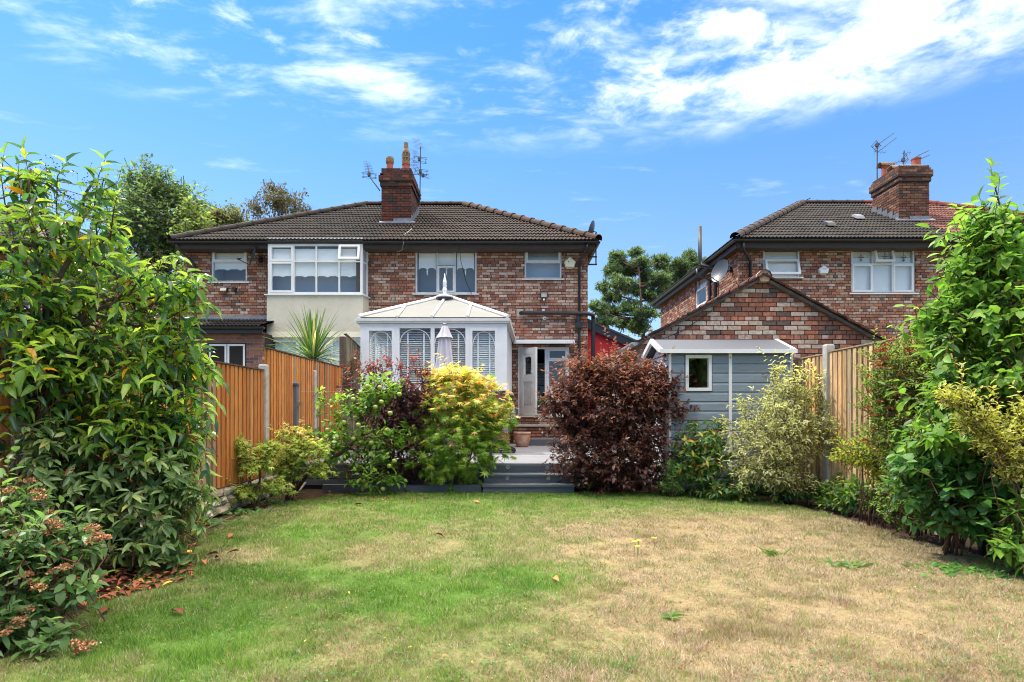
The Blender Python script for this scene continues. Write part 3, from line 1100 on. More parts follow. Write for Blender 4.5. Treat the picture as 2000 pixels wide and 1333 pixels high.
mb.box8([(bx0, BD, bz_b), (bx1 + .01, BD, bz_b), (bx2 + .01, D_H, bz_b), (bx0, D_H, bz_b), (bx0, BD, bz_s - .001), (bx1 + .01, BD, bz_s - .001), (bx2 + .01, D_H, bz_s - .001), (bx0, D_H, bz_s - .001)])
e = .05   # bell-cast drip at its foot
mb.box8([(bx0 - e, BD - e, bz_b - .05), (bx1 + e, BD - e, bz_b - .05), (bx2 + e, D_H, bz_b - .05), (bx0 - e, D_H, bz_b - .05), (bx0 - .004, BD - .006, bz_b + .10), (bx1 + .014, BD - .006, bz_b + .10), (bx2 + .014, D_H, bz_b + .10), (bx0 - .004, D_H, bz_b + .10)])
mb.build('rendered_bay_panel', M_render, house)
mb = MB()
mb.box8([(bx0, BD + .02, bz_t), (bx1, BD + .02, bz_t), (bx2, D_H, bz_t), (bx0, D_H, bz_t), (bx0, BD + .02, bz_t + .16), (bx1, BD + .02, bz_t + .16), (bx2, D_H, bz_t + .16), (bx0, D_H, bz_t + .16)])
mb.build('bay_header', M_upvc, house)
window(house, BF, 0.05, bx1 - bx0, 1.1, bz_b - .055, [(0, .3, 0, 1, 'sash'), (.3, .68, 0, 1, 'fixed'), (.68, 1, 0, 1, 'fixed')], sill=True, depth=0.04, name='bay_window', ft=.07, blind=scallop(.99, 1, 0), room_depth=.3)
mb = MB()
mb.box8([(bx0, BD, 0), (bx1, BD, 0), (bx2, D_H, 0), (bx0, D_H, 0), (bx0, BD, 1.06), (bx1, BD, 1.06), (bx2, D_H, 1.06), (bx0, D_H, 1.06)])
mb.build('bay_base', M_mortar_light, house)

# roof
EX0, EX1 = -8.95, 2.26
RX0, RX1 = -4.92, -1.62
EB_Y = 24.1
roof_mb = MB()
ec = [(EX0, EAVE_Y, EAVE_Z), (EX1, EAVE_Y, EAVE_Z), (EX1, EB_Y, EAVE_Z), (EX0, EB_Y, EAVE_Z)]
rr = [(RX0, RIDGE_Y, RIDGE_Z), (RX1, RIDGE_Y, RIDGE_Z)]
for f in ([ec[0], ec[1], rr[1], rr[0]], [ec[1], ec[2], rr[1]], [ec[2], ec[3], rr[0], rr[1]], [ec[3], ec[0], rr[0]]):
    roof_mb.face(f)
roof_mb.face(ec)
roof = roof_mb.build('roof', M_dark, house)
TP_GREY = [((54, 50, 47), .5), ((46, 43, 40), .3), ((63, 58, 53), .2)]
TP_BROWN = [((62, 50, 44), .5), ((53, 44, 39), .3), ((71, 58, 49), .2)]
sl = Vector((0, RIDGE_Y - EAVE_Y, RIDGE_Z - EAVE_Z))
LS = sl.length
tile_plane(roof, ec[0], ec[1], sl, LS, lambda t: (RX0 - EX0) * t / LS, lambda t: (EX1 - EX0) - (EX1 - RX1) * t / LS,
           lambda w: TP_GREY if w.x < HXC - .1 else TP_BROWN, pick=lambda w: not (-3.9 < w.x < -2.6 and 16.6 < w.y < 18.8))
s2 = Vector((RX1 - EX1, 0, RIDGE_Z - EAVE_Z))
L2 = s2.length
wd = EB_Y - EAVE_Y
tile_plane(roof, ec[1], ec[2], s2, L2, lambda t: (RIDGE_Y - EAVE_Y) * t / L2, lambda t: wd - (EB_Y - RIDGE_Y) * t / L2, lambda w: TP_BROWN, npick=0)
cap_tiles(roof, Vector(rr[0]) + Vector((0, 0, .06)), Vector(rr[1]) + Vector((0, 0, .06)), .11, lin(76, 62, 54))
cap_tiles(roof, Vector(ec[1]) + Vector((0, 0, .05)), Vector(rr[1]) + Vector((0, 0, .06)), .12, lin(92, 70, 58), taper=.022)
cap_tiles(roof, Vector(ec[0]) + Vector((0, 0, .05)), Vector(rr[0]) + Vector((0, 0, .06)), .12, lin(62, 57, 52))
mb = MB()
mb.box(EX0 + .08, EX1 - .08, EAVE_Y + .06, EAVE_Y + .085, EAVE_Z - .20, EAVE_Z - .02)
mb.box(EX1 - .105, EX1 - .08, EAVE_Y + .086, EB_Y, EAVE_Z - .20, EAVE_Z - .02)
mb.build('fascia', M_fascia, house)
mb = MB()
mb.box(EX0 + .09, EX1 - .106, EAVE_Y + .086, D_H + .1, EAVE_Z - .19, EAVE_Z - .17)
mb.box(HX1 - .1, EX1 - .106, D_H + .101, EB_Y, EAVE_Z - .19, EAVE_Z - .17)
mb.build('soffit', M_soffit, house)
gutter(house, (EX0 - .02, EAVE_Y - .02, EAVE_Z - .035), (EX1 + .03, EAVE_Y - .02, EAVE_Z - .035))
gutter(house, (EX1 + .0, EAVE_Y - .02, EAVE_Z - .035), (EX1 + .0, EB_Y, EAVE_Z - .035))

# downpipes
mb = MB()
x = XX(1131, D_H)
mb.tube([(x + .16, EAVE_Y - .01, EAVE_Z - .1), (x + .16, EAVE_Y - .01, EAVE_Z - .2), (x, D_H - .06, EAVE_Z - .45), (x, D_H - .06, 2.9), (x, D_H - .06, 1.2)], .035, 10)
mb.build('downpipe', M_black, house, smooth=True)
mb = MB()
x = XX(381, D_H)
mb.tube([(x - .25, EAVE_Y, EAVE_Z - .1), (x - .22, EAVE_Y + .1, EAVE_Z - .22), (x, D_H - .06, EAVE_Z - .5), (x, D_H - .06, ZZ(612, D_H))], .04, 10)
mb.build('downpipe', mat('brown_pipe', lin(62, 50, 46), rough=.6), house, smooth=True)
mb = MB()    # black soil pipe across the wall
zp = ZZ(612, D_H - .1)
mb.tube([(XX(1017, D_H), D_H + .02, zp + .02), (XX(1021, D_H - .12), D_H - .10, zp + .01), (XX(1149, D_H), D_H - .12, zp - .02), (HX1 + .12, D_H - .1, zp - .04), (HX1 + .16, D_H + .1, zp - .12), (HX1 + .16, D_H + .1, .5)], .055, 12)
mb.tube([(XX(1129, D_H), D_H - .09, zp), (XX(1129, D_H), D_H - .09, ZZ(634, D_H))], .05, 10)
mb.box(XX(1123, D_H), XX(1136, D_H), D_H - .16, D_H - .02, ZZ(642, D_H), ZZ(632, D_H))
mb.build('soil_pipe', M_black, house, smooth=False)
mb = MB()    # mortar patch around the pipe hole
mb.box(XX(1009, D_H), XX(1022, D_H), D_H - .004, D_H + .01, ZZ(619, D_H), ZZ(604, D_H))
mb.build('mortar_patch', mat('pale_mortar', lin(176, 168, 150), rough=.95, noise=.2, nscale=9), house)
mb = MB()    # thin cables down the wall
for (pa, pb, q) in ((725, 490, 700), (1102, 480, 565), (988, 590, 660), (771, 480, 640)):
    mb.tube([(XX(pa, D_H), D_H - .012, ZZ(pb, D_H)), (XX(pa + .5, D_H), D_H - .012, ZZ((pb + q) / 2, D_H)), (XX(pa, D_H), D_H - .012, ZZ(q, D_H))], .008, 5)
mb.build('wall_cable', mat('cable_grey', lin(110, 106, 102), rough=.6), house)
mb = MB()
g0 = P(812, 443, 16.9)
g0.z += .06
mb.tube([g0, P(800, 455, 16.2) + Vector((0, 0, .05)), P(790, 462, 15.75) + Vector((0, 0, .05)), P(788, 474, 15.22), P(786, 488, 15.4), P(778, 492, 15.6), P(766, 484, 15.6)], .011, 6)
mb.build('aerial_cable', mat('cable_pale', lin(160, 156, 150), rough=.6), house, smooth=True)
mb = MB()
pts = [P(895, 462, 15.28), P(900, 510, 15.45), P(910, 550, 15.6), P(921, 574, 15.7)]
mb.tube(pts, .008, 5)
mb.build('hanging_cable', M_black, house)


# chimneys
def chimney(parent, x0, x1, y0, y1, zb, zt, pal, seed):
    ch = MB()
    ch.box(x0 + .02, x1 - .02, y0 + .02, y1 - .02, zb - .6, zt - .02)
    c = ch.build('chimney', M_mortar, parent)
    zc = zt - .5
    fs = [(Fr((x0, y0, 0), (1, 0, 0), (0, -1, 0)), x1 - x0), (Fr((x1, y0, 0), (0, 1, 0), (1, 0, 0)), y1 - y0), (Fr((x0, y1, 0), (0, -1, 0), (-1, 0, 0)), y1 - y0)]
    mbx = MB()
    rng = random.Random(seed)
    for fr, ln in fs:
        z = zb - .6
        k = 0
        while z < zt - .02:
            o = 0.0
            tz = zt - z
            if tz < .12:
                o = .0
            elif tz < .20:
                o = .03
            elif tz < .34:
                o = .07
            elif tz < .48:
                o = .035
            a = -o - (.1125 if k % 2 else 0)
            while a < ln + o:
                p0, p1 = max(a, -o), min(a + BL, ln + o)
                a += .225
                if p1 - p0 < .03:
                    continue
                ins = .0 if p0 > -o else .0
                fr.box(mbx, p0, p1, z + .006, z + .068, -.06 + 0, o + rng.uniform(-.003, .003), pick_col(pal, rng))
            z += .075
            k += 1
    mbx.build('brickwork', M_brick, c, kind='stuff')
    cap = MB()
    cap.box(x0 - .068, x1 + .068, y0 - .068, y1 + .068, zt - .34, zt - .21)
    cap.box(x0 - .033, x1 + .033, y0 - .033, y1 + .033, zt - .48, zt - .345)
    cap.box(x0 - .03, x1 + .03, y0 - .03, y1 + .03, zt - .205, zt - .13)
    cap.build('corbel', M_mortar, c)
    cap = MB()
    cap.box8([(x0, y0, zt - .02), (x1, y0, zt - .02), (x1, y1, zt - .02), (x0, y1, zt - .02), (x0 + .12, y0 + .12, zt + .06), (x1 - .12, y0 + .12, zt + .06), (x1 - .12, y1 - .12, zt + .06), (x0 + .12, y1 - .12, zt + .06)])
    cap.build('flaunching', M_concrete, c)
    return c


def pot(parent, x, y, z, r, h, style):
    mb = MB()
    mb.lathe((x, y, z), [(r * 1.08, 0), (r * .98, h * .1), (r * .92, h * .85), (r * 1.05, h * .88), (r * 1.05, h), (r * .8, h), (r * .78, h * .5)], 18)
    p = mb.build('chimney_pot', M_clay, parent, org=(x, y, z), smooth=False)
    if style == 'cowl':
        mb = MB()
        q = z + h
        mb.lathe((x, y, q), [(r * .95, 0), (r * 1.0, .03), (r * .95, .06), (r * .7, .07), (r * .7, .15), (r * 1.0, .16), (r * .95, .2), (r * .72, .21), (r * .7, .3), (r * .95, .31), (r * .9, .36), (r * .6, .45), (r * .55, .62), (r * .4, .62), (r * .4, .3)], 18)
        for k in range(8):
            an = k * math.pi / 4
            for zz in (.07, .21):
                mb.tube([(x + math.cos(an) * r * .86, y + math.sin(an) * r * .86, q + zz - .01), (x + math.cos(an) * r * .86, y + math.sin(an) * r * .86, q + zz + .1)], .025, 5)
        mb.build('vent_cowl', M_clay_old, p)
    elif style == 'crown':
        mb = MB()
        q = z + h
        mb.lathe((x, y, q), [(r * 1.1, -.02), (r * 1.18, .02), (r * 1.18, .10), (r * 1.02, .15), (r * .7, .15), (r * .7, 0)], 18)
        mb.build('vent_cowl', M_clay_old, p)
    elif style == 'hood':
        mb = MB()
        q = z + h
        n = 8
        for yy in (0,):
            ro, ri = r * 1.25, r * 1.1
            for i in range(n):
                a0, a1 = math.pi * i / n, math.pi * (i + 1) / n
                o0, o1 = (math.cos(a0), math.sin(a0)), (math.cos(a1), math.sin(a1))
                L = r * 1.7
                pts = []
                for (xx) in (-L, L):
                    pts.append([Vector((x + xx, y + o0[0] * ro, q - .02 + o0[1] * ro * .8)), Vector((x + xx, y + o1[0] * ro, q - .02 + o1[1] * ro * .8)), Vector((x + xx, y + o1[0] * ri, q - .02 + o1[1] * ri * .8)), Vector((x + xx, y + o0[0] * ri, q - .02 + o0[1] * ri * .8))])
                mb.box8([*pts[0], *pts[1]])
        mb.build('hood', M_clay_old, p)
    return p


def roof_z(y, ey=EAVE_Y, ez=EAVE_Z, sl_=(RIDGE_Z - EAVE_Z) / (RIDGE_Y - EAVE_Y)):
    return ez + (y - ey) * sl_


cy0 = 17.05
cx0, cx1 = XX(745, cy0), XX(803, cy0)
ch1 = chimney(house, cx0, cx1, cy0, cy0 + 1.3, roof_z(cy0), ZZ(332, cy0), BR_PAL_DARK, 12)
zt = ZZ(332, cy0)
pot(ch1, XX(761.5, cy0 + .3), cy0 + .3, zt + .02, .105, .32, 'crown')
pot(ch1, XX(793, cy0 + .35), cy0 + .35, zt + .02, .12, .30, 'cowl')
mb = MB()
zf = roof_z(cy0)
mb.box8([(cx0 - .06, cy0 - .1, zf - .0), (cx1 + .12, cy0 - .1, zf - .0), (cx1 + .12, cy0 + .02, zf + .06), (cx0 - .06, cy0 + .02, zf + .06), (cx0 - .06, cy0 - .1, zf + .03), (cx1 + .12, cy0 - .1, zf + .03), (cx1 + .12, cy0 + .02, zf + .1), (cx0 - .06, cy0 + .02, zf + .1)])
mb.box(cx0 + .35, cx1 + .02, cy0 - .02, cy0 - .006, zf + .02, zf + .17)
for k in range(5):
    yy = cy0 + k * .26
    mb.box(cx1 + .005, cx1 + .03, yy, yy + .27, roof_z(yy), roof_z(yy) + .28)
mb.build('lead_flashing', M_lead, ch1)

# single-storey extension on the far half
EXT_D = 14.75
ex1 = XX(517.5, EXT_D)
ext = thing('rear_extension', 'low brick rear extension with lean-to tiled roof and white french doors', 'extension', ((-9.6 + ex1) / 2, EXT_D, 0))
EF = Fr((-9.9, EXT_D, 0), (1, 0, 0), (0, -1, 0))
fo = (XX(404, EXT_D) + 9.9, XX(481, EXT_D) + 9.9, .55, ZZ(669, EXT_D))
brick_wall(ext, EF, ex1 + 9.9 - .02, .36, ZZ(648, EXT_D), [fo], pal=BR_PAL_SMOOTH, mortar=M_mortar_light, bond='stretcher', seed=9, proud=.005)
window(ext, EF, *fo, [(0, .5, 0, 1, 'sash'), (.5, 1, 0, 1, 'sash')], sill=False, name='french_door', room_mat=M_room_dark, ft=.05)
ez0, ez1 = ZZ(639, EXT_D - .2), ZZ(626, D_H)
mb = MB()
mb.face([(-9.9, EXT_D - .25, ez0), (ex1, EXT_D - .25, ez0), (ex1, D_H - .01, ez1), (-9.9, D_H - .01, ez1)])
mb.box(-9.9, ex1 - .02, EXT_D + .02, D_H - .012, .2, ez0 - .12)
er = mb.build('roof', M_dark, ext)
sv = Vector((0, D_H - .01 - EXT_D + .25, ez1 - ez0))
tile_plane(er, (-9.9, EXT_D - .25, ez0), (ex1, EXT_D - .25, ez0), sv, sv.length, lambda t: 0, lambda t: ex1 + 9.9, lambda w: TP_GREY, npick=90)
mb = MB()
mb.box(-9.9, ex1 + .02, EXT_D - .21, EXT_D - .18, ez0 - .16, ez0 - .03)
mb.box(-9.9, ex1, EXT_D - .179, EXT_D - .004, ez0 - .16, ez0 - .14)
mb.build('fascia', M_black, ext)
gutter(ext, (-9.9, EXT_D - .275, ez0 - .01), (ex1 + .1, EXT_D - .275, ez0 - .01))
mb = MB()
mb.box8([(-8.8, D_H - .2, ez1 - .02), (ex1 - .02, D_H - .2, ez1 - .02), (ex1 - .02, D_H - .012, ez1 + .06), (-8.8, D_H - .012, ez1 + .06), (-8.8, D_H - .2, ez1 + .03), (ex1 - .02, D_H - .2, ez1 + .03), (ex1 - .02, D_H - .012, ez1 + .13), (-8.8, D_H - .012, ez1 + .13)])
mb.build('lead_flashing', M_lead, ext)

# ------------------------------------------------------------------ neighbouring house on the right
D_R = 15.5
NX0 = XX(1442, D_R)
NXC = 11.75
NX1 = 2 * NXC - NX0
nb = thing('neighbour_house', 'brick neighbouring house behind the shed with grey and red tiled hipped roof', 'house', (NXC, D_R, 0))
NF = Fr((NX0, D_R, 0), (1, 0, 0), (0, -1, 0))


def nx_(px, d=D_R):
    return XX(px, d) - NX0


nw1 = (nx_(1491), nx_(1563), ZZ(542, D_R), ZZ(484, D_R))
nw2 = (nx_(1663), nx_(1788), ZZ(573, D_R), ZZ(484, D_R))
brick_wall(nb, NF, NX1 - NX0, 1.2, 5.46, [nw1, nw2], pick=lambda a, z: 1.8 < a < 5.2 and z > 3.4, npick=300, seed=15)
nsw = (XX(1, 1), 0, 0, 0)
SFN = Fr((NX0, D_R + .012 + 8.1, 0), (0, -1, 0), (-1, 0, 0))       # side wall, a runs towards the garden


def na(px):
    d = -NX0 * F / (CX - px)
    return D_R + 8.1 + .012 - d


def nz(px, py):
    return ZZ(py, -NX0 * F / (CX - px))


sw = (na(1358.5), na(1379.5), nz(1358.5, 604), nz(1358.5, 546))
brick_wall(nb, SFN, 8.1, .4, 5.46, [sw], seed=16, pick=None)
mb = MB()
mb.box(NX1 - .2, NX1, D_R + .02, D_R + 8.1, 0, 5.46)
mb.box(NX0 + .02, NX1 - .2, D_R + 7.95, D_R + 8.1, 0, 5.46)
mb.box(NX0 + .02, NX1, D_R + .03, D_R + .2, 0, 1.19)
mb.build('side_wall', M_mortar_light, nb)
window(nb, NF, *nw1, [(0, 1, 0, .62, 'open'), (0, 1, .62, 1, 'fixed')], blind=vertical_blind)
w2 = window(nb, NF, *nw2, [(0, .335, 0, .66, 'sash'), (0, .335, .66, 1, 'fixed'), (.335, .665, 0, .66, 'fixed'), (.335, .665, .66, 1, 'open'), (.665, 1, 0, .66, 'sash'), (.665, 1, .66, 1, 'fixed')], blind=vertical_blind)
# leaded flower motifs in the top lights
for k in range(3):
    ac = nw2[0] + (nw2[1] - nw2[0]) * (k + .5) / 3
    zc = nw2[2] + (nw2[3] - nw2[2]) * .80
    mb = MB()
    c_ = -.055 + (.16 if k == 1 else 0) * .6
    NF.box(mb, ac - .004, ac + .004, zc - .13, zc + .13, c_, c_ + .006, lin(60, 62, 64))
    NF.box(mb, ac - .2, ac + .2, zc - .004, zc + .004, c_, c_ + .006, lin(60, 62, 64))
    for s_ in (-1, 1):
        mb.face([NF.pt(ac, zc - .03, c_ + .008), NF.pt(ac + s_ * .05, zc + .02, c_ + .008), NF.pt(ac + s_ * .075, zc - .01, c_ + .008)], lin(48, 74, 52))
        mb.face([NF.pt(ac, zc - .1, c_ + .008), NF.pt(ac + s_ * .02, zc - .05, c_ + .008), NF.pt(ac + s_ * .045, zc - .08, c_ + .008)], lin(48, 74, 52))
    mb.face([NF.pt(ac, zc + .01, c_ + .009), NF.pt(ac + .03, zc + .04, c_ + .009), NF.pt(ac, zc + .075, c_ + .009), NF.pt(ac - .03, zc + .04, c_ + .009)], lin(150, 100, 150))
    mb.build('leaded_motif', M_attr, w2)
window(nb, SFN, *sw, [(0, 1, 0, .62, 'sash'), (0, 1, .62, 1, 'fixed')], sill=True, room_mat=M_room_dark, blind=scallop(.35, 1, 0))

NE_Y, NE_Z = 15.05, ZZ(466, 15.05)
NR_Y, NR_Z = 19.6, ZZ(399, 19.6)
nex0 = XX(1436, NE_Y)
nrx0 = XX(1566, NR_Y)
nex1, nrx1 = 2 * NXC - nex0, 2 * NXC - nrx0
NB_Y = 24.15
ec = [(nex0, NE_Y, NE_Z), (nex1, NE_Y, NE_Z), (nex1, NB_Y, NE_Z), (nex0, NB_Y, NE_Z)]
rr = [(nrx0, NR_Y, NR_Z), (nrx1, NR_Y, NR_Z)]
mb = MB()
for f in ([ec[0], ec[1], rr[1], rr[0]], [ec[1], ec[2], rr[1]], [ec[2], ec[3], rr[0], rr[1]], [ec[3], ec[0], rr[0]]):
    mb.face(f)
mb.face(ec)
nroof = mb.build('roof', M_dark, nb)
TP_NG = [((58, 56, 53), .5), ((51, 49, 47), .3), ((66, 63, 58), .2)]
TP_RED = [((124, 82, 76), .5), ((114, 76, 70), .3), ((134, 92, 84), .2)]
sl = Vector((0, NR_Y - NE_Y, NR_Z - NE_Z))
LS = sl.length
tile_plane(nroof, ec[0], ec[1], sl, LS, lambda t: (nrx0 - nex0) * t / LS, lambda t: (nex1 - nex0) - (nex1 - nrx1) * t / LS,
           lambda w: TP_NG if w.x < NXC else TP_RED, pick=lambda w: w.x < 14.2 and not (11.1 < w.x < 12.4 and 16.5 < w.y < 18.6), seed=4)
s2 = Vector((nrx0 - nex0, 0, NR_Z - NE_Z))
L2 = s2.length
wd = NB_Y - NE_Y
tile_plane(nroof, ec[3], ec[0], s2, L2, lambda t: (NB_Y - NR_Y) * t / L2, lambda t: wd - (NR_Y - NE_Y) * t / L2, lambda w: TP_NG, npick=0)
up = Vector((0, 0, .05))
cap_tiles(nroof, Vector(rr[0]) + up, Vector((NXC, NR_Y, NR_Z)) + up, .11, lin(66, 62, 58))
cap_tiles(nroof, Vector((NXC, NR_Y, NR_Z)) + up, Vector(rr[1]) + up, .11, lin(120, 66, 58))
cap_tiles(nroof, Vector(ec[0]) + up, Vector(rr[0]) + up, .13, lin(84, 78, 70))
cap_tiles(nroof, Vector(ec[1]) + up, Vector(rr[1]) + up, .13, lin(120, 66, 58))
mb = MB()
mb.box(nex0 + .08, nex1, NE_Y + .06, NE_Y + .085, NE_Z - .22, NE_Z - .02)
mb.box(nex0 + .06, nex0 + .085, NE_Y + .086, NB_Y, NE_Z - .22, NE_Z - .02)
mb.build('fascia', M_fascia, nb)
mb = MB()
mb.box(nex0 + .086, nex1, NE_Y + .086, D_R + .1, NE_Z - .2, NE_Z - .18)
mb.box(nex0 + .086, NX0 + .1, D_R + .101, NB_Y, NE_Z - .2, NE_Z - .18)
mb.build('soffit', M_soffit, nb)
gutter(nb, (nex0 - .03, NE_Y - .02, NE_Z - .035), (nex1, NE_Y - .02, NE_Z - .035))
gutter(nb, (nex0, NE_Y - .02, NE_Z - .035), (nex0, NB_Y, NE_Z - .035))
mb = MB()
x = XX(1464, D_R)
mb.tube([(XX(1452, NE_Y), NE_Y, NE_Z - .1), (XX(1452, NE_Y), NE_Y, NE_Z - .28), (x, D_R - .06, NE_Z - .5), (x, D_R - .06, 1.5)], .04, 10)
mb.build('downpipe', M_black, nb, smooth=True)


def side_pt(px, py, off=0.0):
    """a point on the neighbour's side wall"""
    d = (NX0 - off) * F / (px - CX)
    return Vector((NX0 - off, d, ZZ(py, d)))


mb = MB()      # soil vent pipe standing above the eaves
a = side_pt(1397, 528, .08)
mb.tube([(a.x, a.y, 1), (a.x, a.y, a.z), (a.x - .05, a.y + .05, a.z + .1), (a.x - .30, a.y + .32, NE_Z - .12), (a.x - .33, a.y + .36, NE_Z + .05), (a.x - .33, a.y + .36, NE_Z + 1.05)], .055, 12)
mb.build('vent_pipe', M_black, nb, smooth=True)
mb = MB()
b = side_pt(1386, 535, .06)
mb.tube([(b.x - .3, b.y + .25, NE_Z - .1), (b.x - .3, b.y + .25, NE_Z - .3), (b.x, b.y, NE_Z - .5), (b.x, b.y, 1)], .04, 10)
mb.build('downpipe', M_black, nb, smooth=True)
cy1 = 16.95
qx0, qx1 = XX(1756, cy1), XX(1815, cy1)
zr = lambda y: NE_Z + (y - NE_Y) * (NR_Z - NE_Z) / (NR_Y - NE_Y)
ch2 = chimney(nb, qx0, qx1, cy1, cy1 + 1.25, zr(cy1), ZZ(323, cy1), BR_PAL_DARK[3:] and [((114, 78, 62), .4), ((92, 60, 48), .3), ((74, 62, 56), .15), ((130, 98, 78), .15)], 22)
zt2 = ZZ(323, cy1)
pot(ch2, XX(1789, cy1 + .3), cy1 + .3, zt2 + .02, .13, .3, 'plain')
pot(ch2, qx0 + .28, cy1 + 1.05, zt2 + .0, .12, .42, 'hood')
pot(ch2, qx0 + .3, cy1 + .55, zt2 + .0, .13, .1, 'hood')
mb = MB()
zf = zr(cy1)
mb.box8([(qx0 - .1, cy1 - .1, zf - .0), (qx1 + .12, cy1 - .1, zf - .0), (qx1 + .12, cy1 + .02, zf + .06), (qx0 - .1, cy1 + .02, zf + .06), (qx0 - .1, cy1 - .1, zf + .03), (qx1 + .12, cy1 - .1, zf + .03), (qx1 + .12, cy1 + .02, zf + .1), (qx0 - .1, cy1 + .02, zf + .1)])
mb.box(qx0 + .3, qx1 + .02, cy1 - .02, cy1 - .006, zf + .02, zf + .16)
for k in range(5):
    yy = cy1 + k * .25
    mb.box(qx0 - .03, qx0 - .005, yy, yy + .26, zr(yy), zr(yy) + .26)
mb.build('lead_flashing', M_lead, ch2)
for (px, py) in ((1622, 437), (1678, 424)):
    y = 16.2 if py > 430 else 17.1
    mb = MB()
    zz = zr(y)
    x = XX(px, y)
    mb.box8([(x - .12, y - .1, zz + .03), (x + .12, y - .1, zz + .03), (x + .12, y + .2, zz + .2), (x - .12, y + .2, zz + .2), (x - .1, y - .06, zz + .13), (x + .1, y - .06, zz + .13), (x + .1, y + .15, zz + .24), (x - .1, y + .15, zz + .24)])
    mb.build('roof_vent', M_lead if py < 430 else M_black, nb)

# ------------------------------------------------------------------ neighbour on the left, mostly behind leaves
LX1, L_D = -12.35, 15.6
lh = thing('brick_house', 'brick house glimpsed behind the big leafy shrub at the picture edge', 'house', (-18, L_D, 0))
LFs = Fr((LX1, L_D, 0), (0, 1, 0), (1, 0, 0))
brick_wall(lh, LFs, 8.2, .4, 5.4, seed=31)
brick_wall(lh, Fr((-17.5, L_D, 0), (1, 0, 0), (0, -1, 0)), 17.5 + LX1 - .01, 2.0, 5.4, [(1.0, 2.3, 3.9, 5.1), (3.4, 4.6, 3.9, 5.1)], seed=32)
LF = Fr((-17.5, L_D, 0), (1, 0, 0), (0, -1, 0))
window(lh, LF, 1.0, 2.3, 3.9, 5.1, [(0, .5, 0, 1, 'sash'), (.5, 1, 0, 1, 'fixed')])
window(lh, LF, 3.4, 4.6, 3.9, 5.1, [(0, .5, 0, 1, 'sash'), (.5, 1, 0, 1, 'fixed')])
lz, lrz = 5.55, 8.0
ec = [(-23.4, 15.1, lz), (-12.1, 15.1, lz), (-12.1, 24.1, lz), (-23.4, 24.1, lz)]
rr = [(-19.4, 19.6, lrz), (-16.0, 19.6, lrz)]
mb = MB()
for f in ([ec[0], ec[1], rr[1], rr[0]], [ec[1], ec[2], rr[1]], [ec[2], ec[3], rr[0], rr[1]], [ec[3], ec[0], rr[0]], ec):
    mb.face(f)
lroof = mb.build('roof', M_dark, lh)
sl = Vector((0, 4.5, lrz - lz))
LS = sl.length
tile_plane(lroof, ec[0], ec[1], sl, LS, lambda t: 4 * t / LS, lambda t: 11.3 - 3.9 * t / LS, lambda w: TP_NG, npick=60, pick=lambda w: w.x > -15, seed=8)
s2 = Vector((-3.9, 0, lrz - lz))
L2 = s2.length
tile_plane(lroof, ec[1], ec[2], s2, L2, lambda t: 4.5 * t / L2, lambda t: 9 - 4.5 * t / L2, lambda w: TP_NG, npick=0)
cap_tiles(lroof, Vector(ec[1]) + up, Vector(rr[1]) + up, .12, lin(104, 96, 90))
cap_tiles(lroof, Vector(rr[0]) + up, Vector(rr[1]) + up, .12, lin(104, 96, 90))
gutter(lh, (-23.4, 15.08, lz - .03), (-12.08, 15.08, lz - .03))
gutter(lh, (-12.1, 15.08, lz - .03), (-12.1, 24.1, lz - .03))
mb = MB()
mb.box(-23.3, -12.2, 15.16, 15.19, lz - .2, lz - .02)
mb.box(-12.2, -12.17, 15.19, 24, lz - .2, lz - .02)
mb.box(-17.4, LX1 - .02, L_D + .02, L_D + .2, 0, 2.0)
mb.build('fascia', M_fascia, lh)

# ------------------------------------------------------------------ red lean-to beside the main house
LT_D = 16.6
lt = thing('red_lean_to', 'red painted lean-to with black bargeboard against the house side', 'lean-to', (2.9, LT_D, 0))
lx0, lx1 = HX1 + .03, XX(1236, LT_D)
za, zb = ZZ(630, LT_D), ZZ(672, LT_D)
mb = MB()
mb.box8([(lx0, LT_D, 0), (lx1, LT_D, 0), (lx1, LT_D + 4, 0), (lx0, LT_D + 4, 0), (lx0, LT_D, za), (lx1, LT_D, zb), (lx1, LT_D + 4, zb), (lx0, LT_D + 4, za)])
mb.build('wall', M_red_wall, lt)
mb = MB()
mb.box8([(lx0, LT_D - .1, za - .16), (lx1 + .1, LT_D - .1, zb - .2), (lx1 + .1, LT_D - .07, zb - .2), (lx0, LT_D - .07, za - .16), (lx0, LT_D - .1, za + .06), (lx1 + .1, LT_D - .1, zb + .02), (lx1 + .1, LT_D - .07, zb + .02), (lx0, LT_D - .07, za + .06)])
mb.build('bargeboard', M_black, lt)
mb = MB()
mb.box8([(lx0, LT_D - .12, za + .06), (lx1 + .14, LT_D - .12, zb + .01), (lx1 + .14, LT_D + 4, zb + .01), (lx0, LT_D + 4, za + .06), (lx0, LT_D - .12, za + .12), (lx1 + .14, LT_D - .12, zb + .07), (lx1 + .14, LT_D + 4, zb + .07), (lx0, LT_D + 4, za + .12)])
mb.build('roof', mat('felt_roof', lin(70, 66, 64), rough=.9, noise=.3, nscale=9), lt)

# ------------------------------------------------------------------ brick garage behind the shed
GA_D = 9.4
gx0, gx1, gxa = XX(1258, GA_D), XX(1712, GA_D), XX(1487, GA_D)
gza, gze = ZZ(546, GA_D), ZZ(664, GA_D)
ga = thing('brick_garage', 'brick garage gable with tiled verges standing behind the blue shed', 'garage', (gxa, GA_D, 0))
GF = Fr((gx0, GA_D, 0), (1, 0, 0), (0, -1, 0))
gw, gm = gx1 - gx0, gxa - gx0


def glim(z):
    if z <= gze:
        return (0.0, gw)
    t = (z - gze) / (gza - gze)
    return (gm * t, gw - (gw - gm) * t)


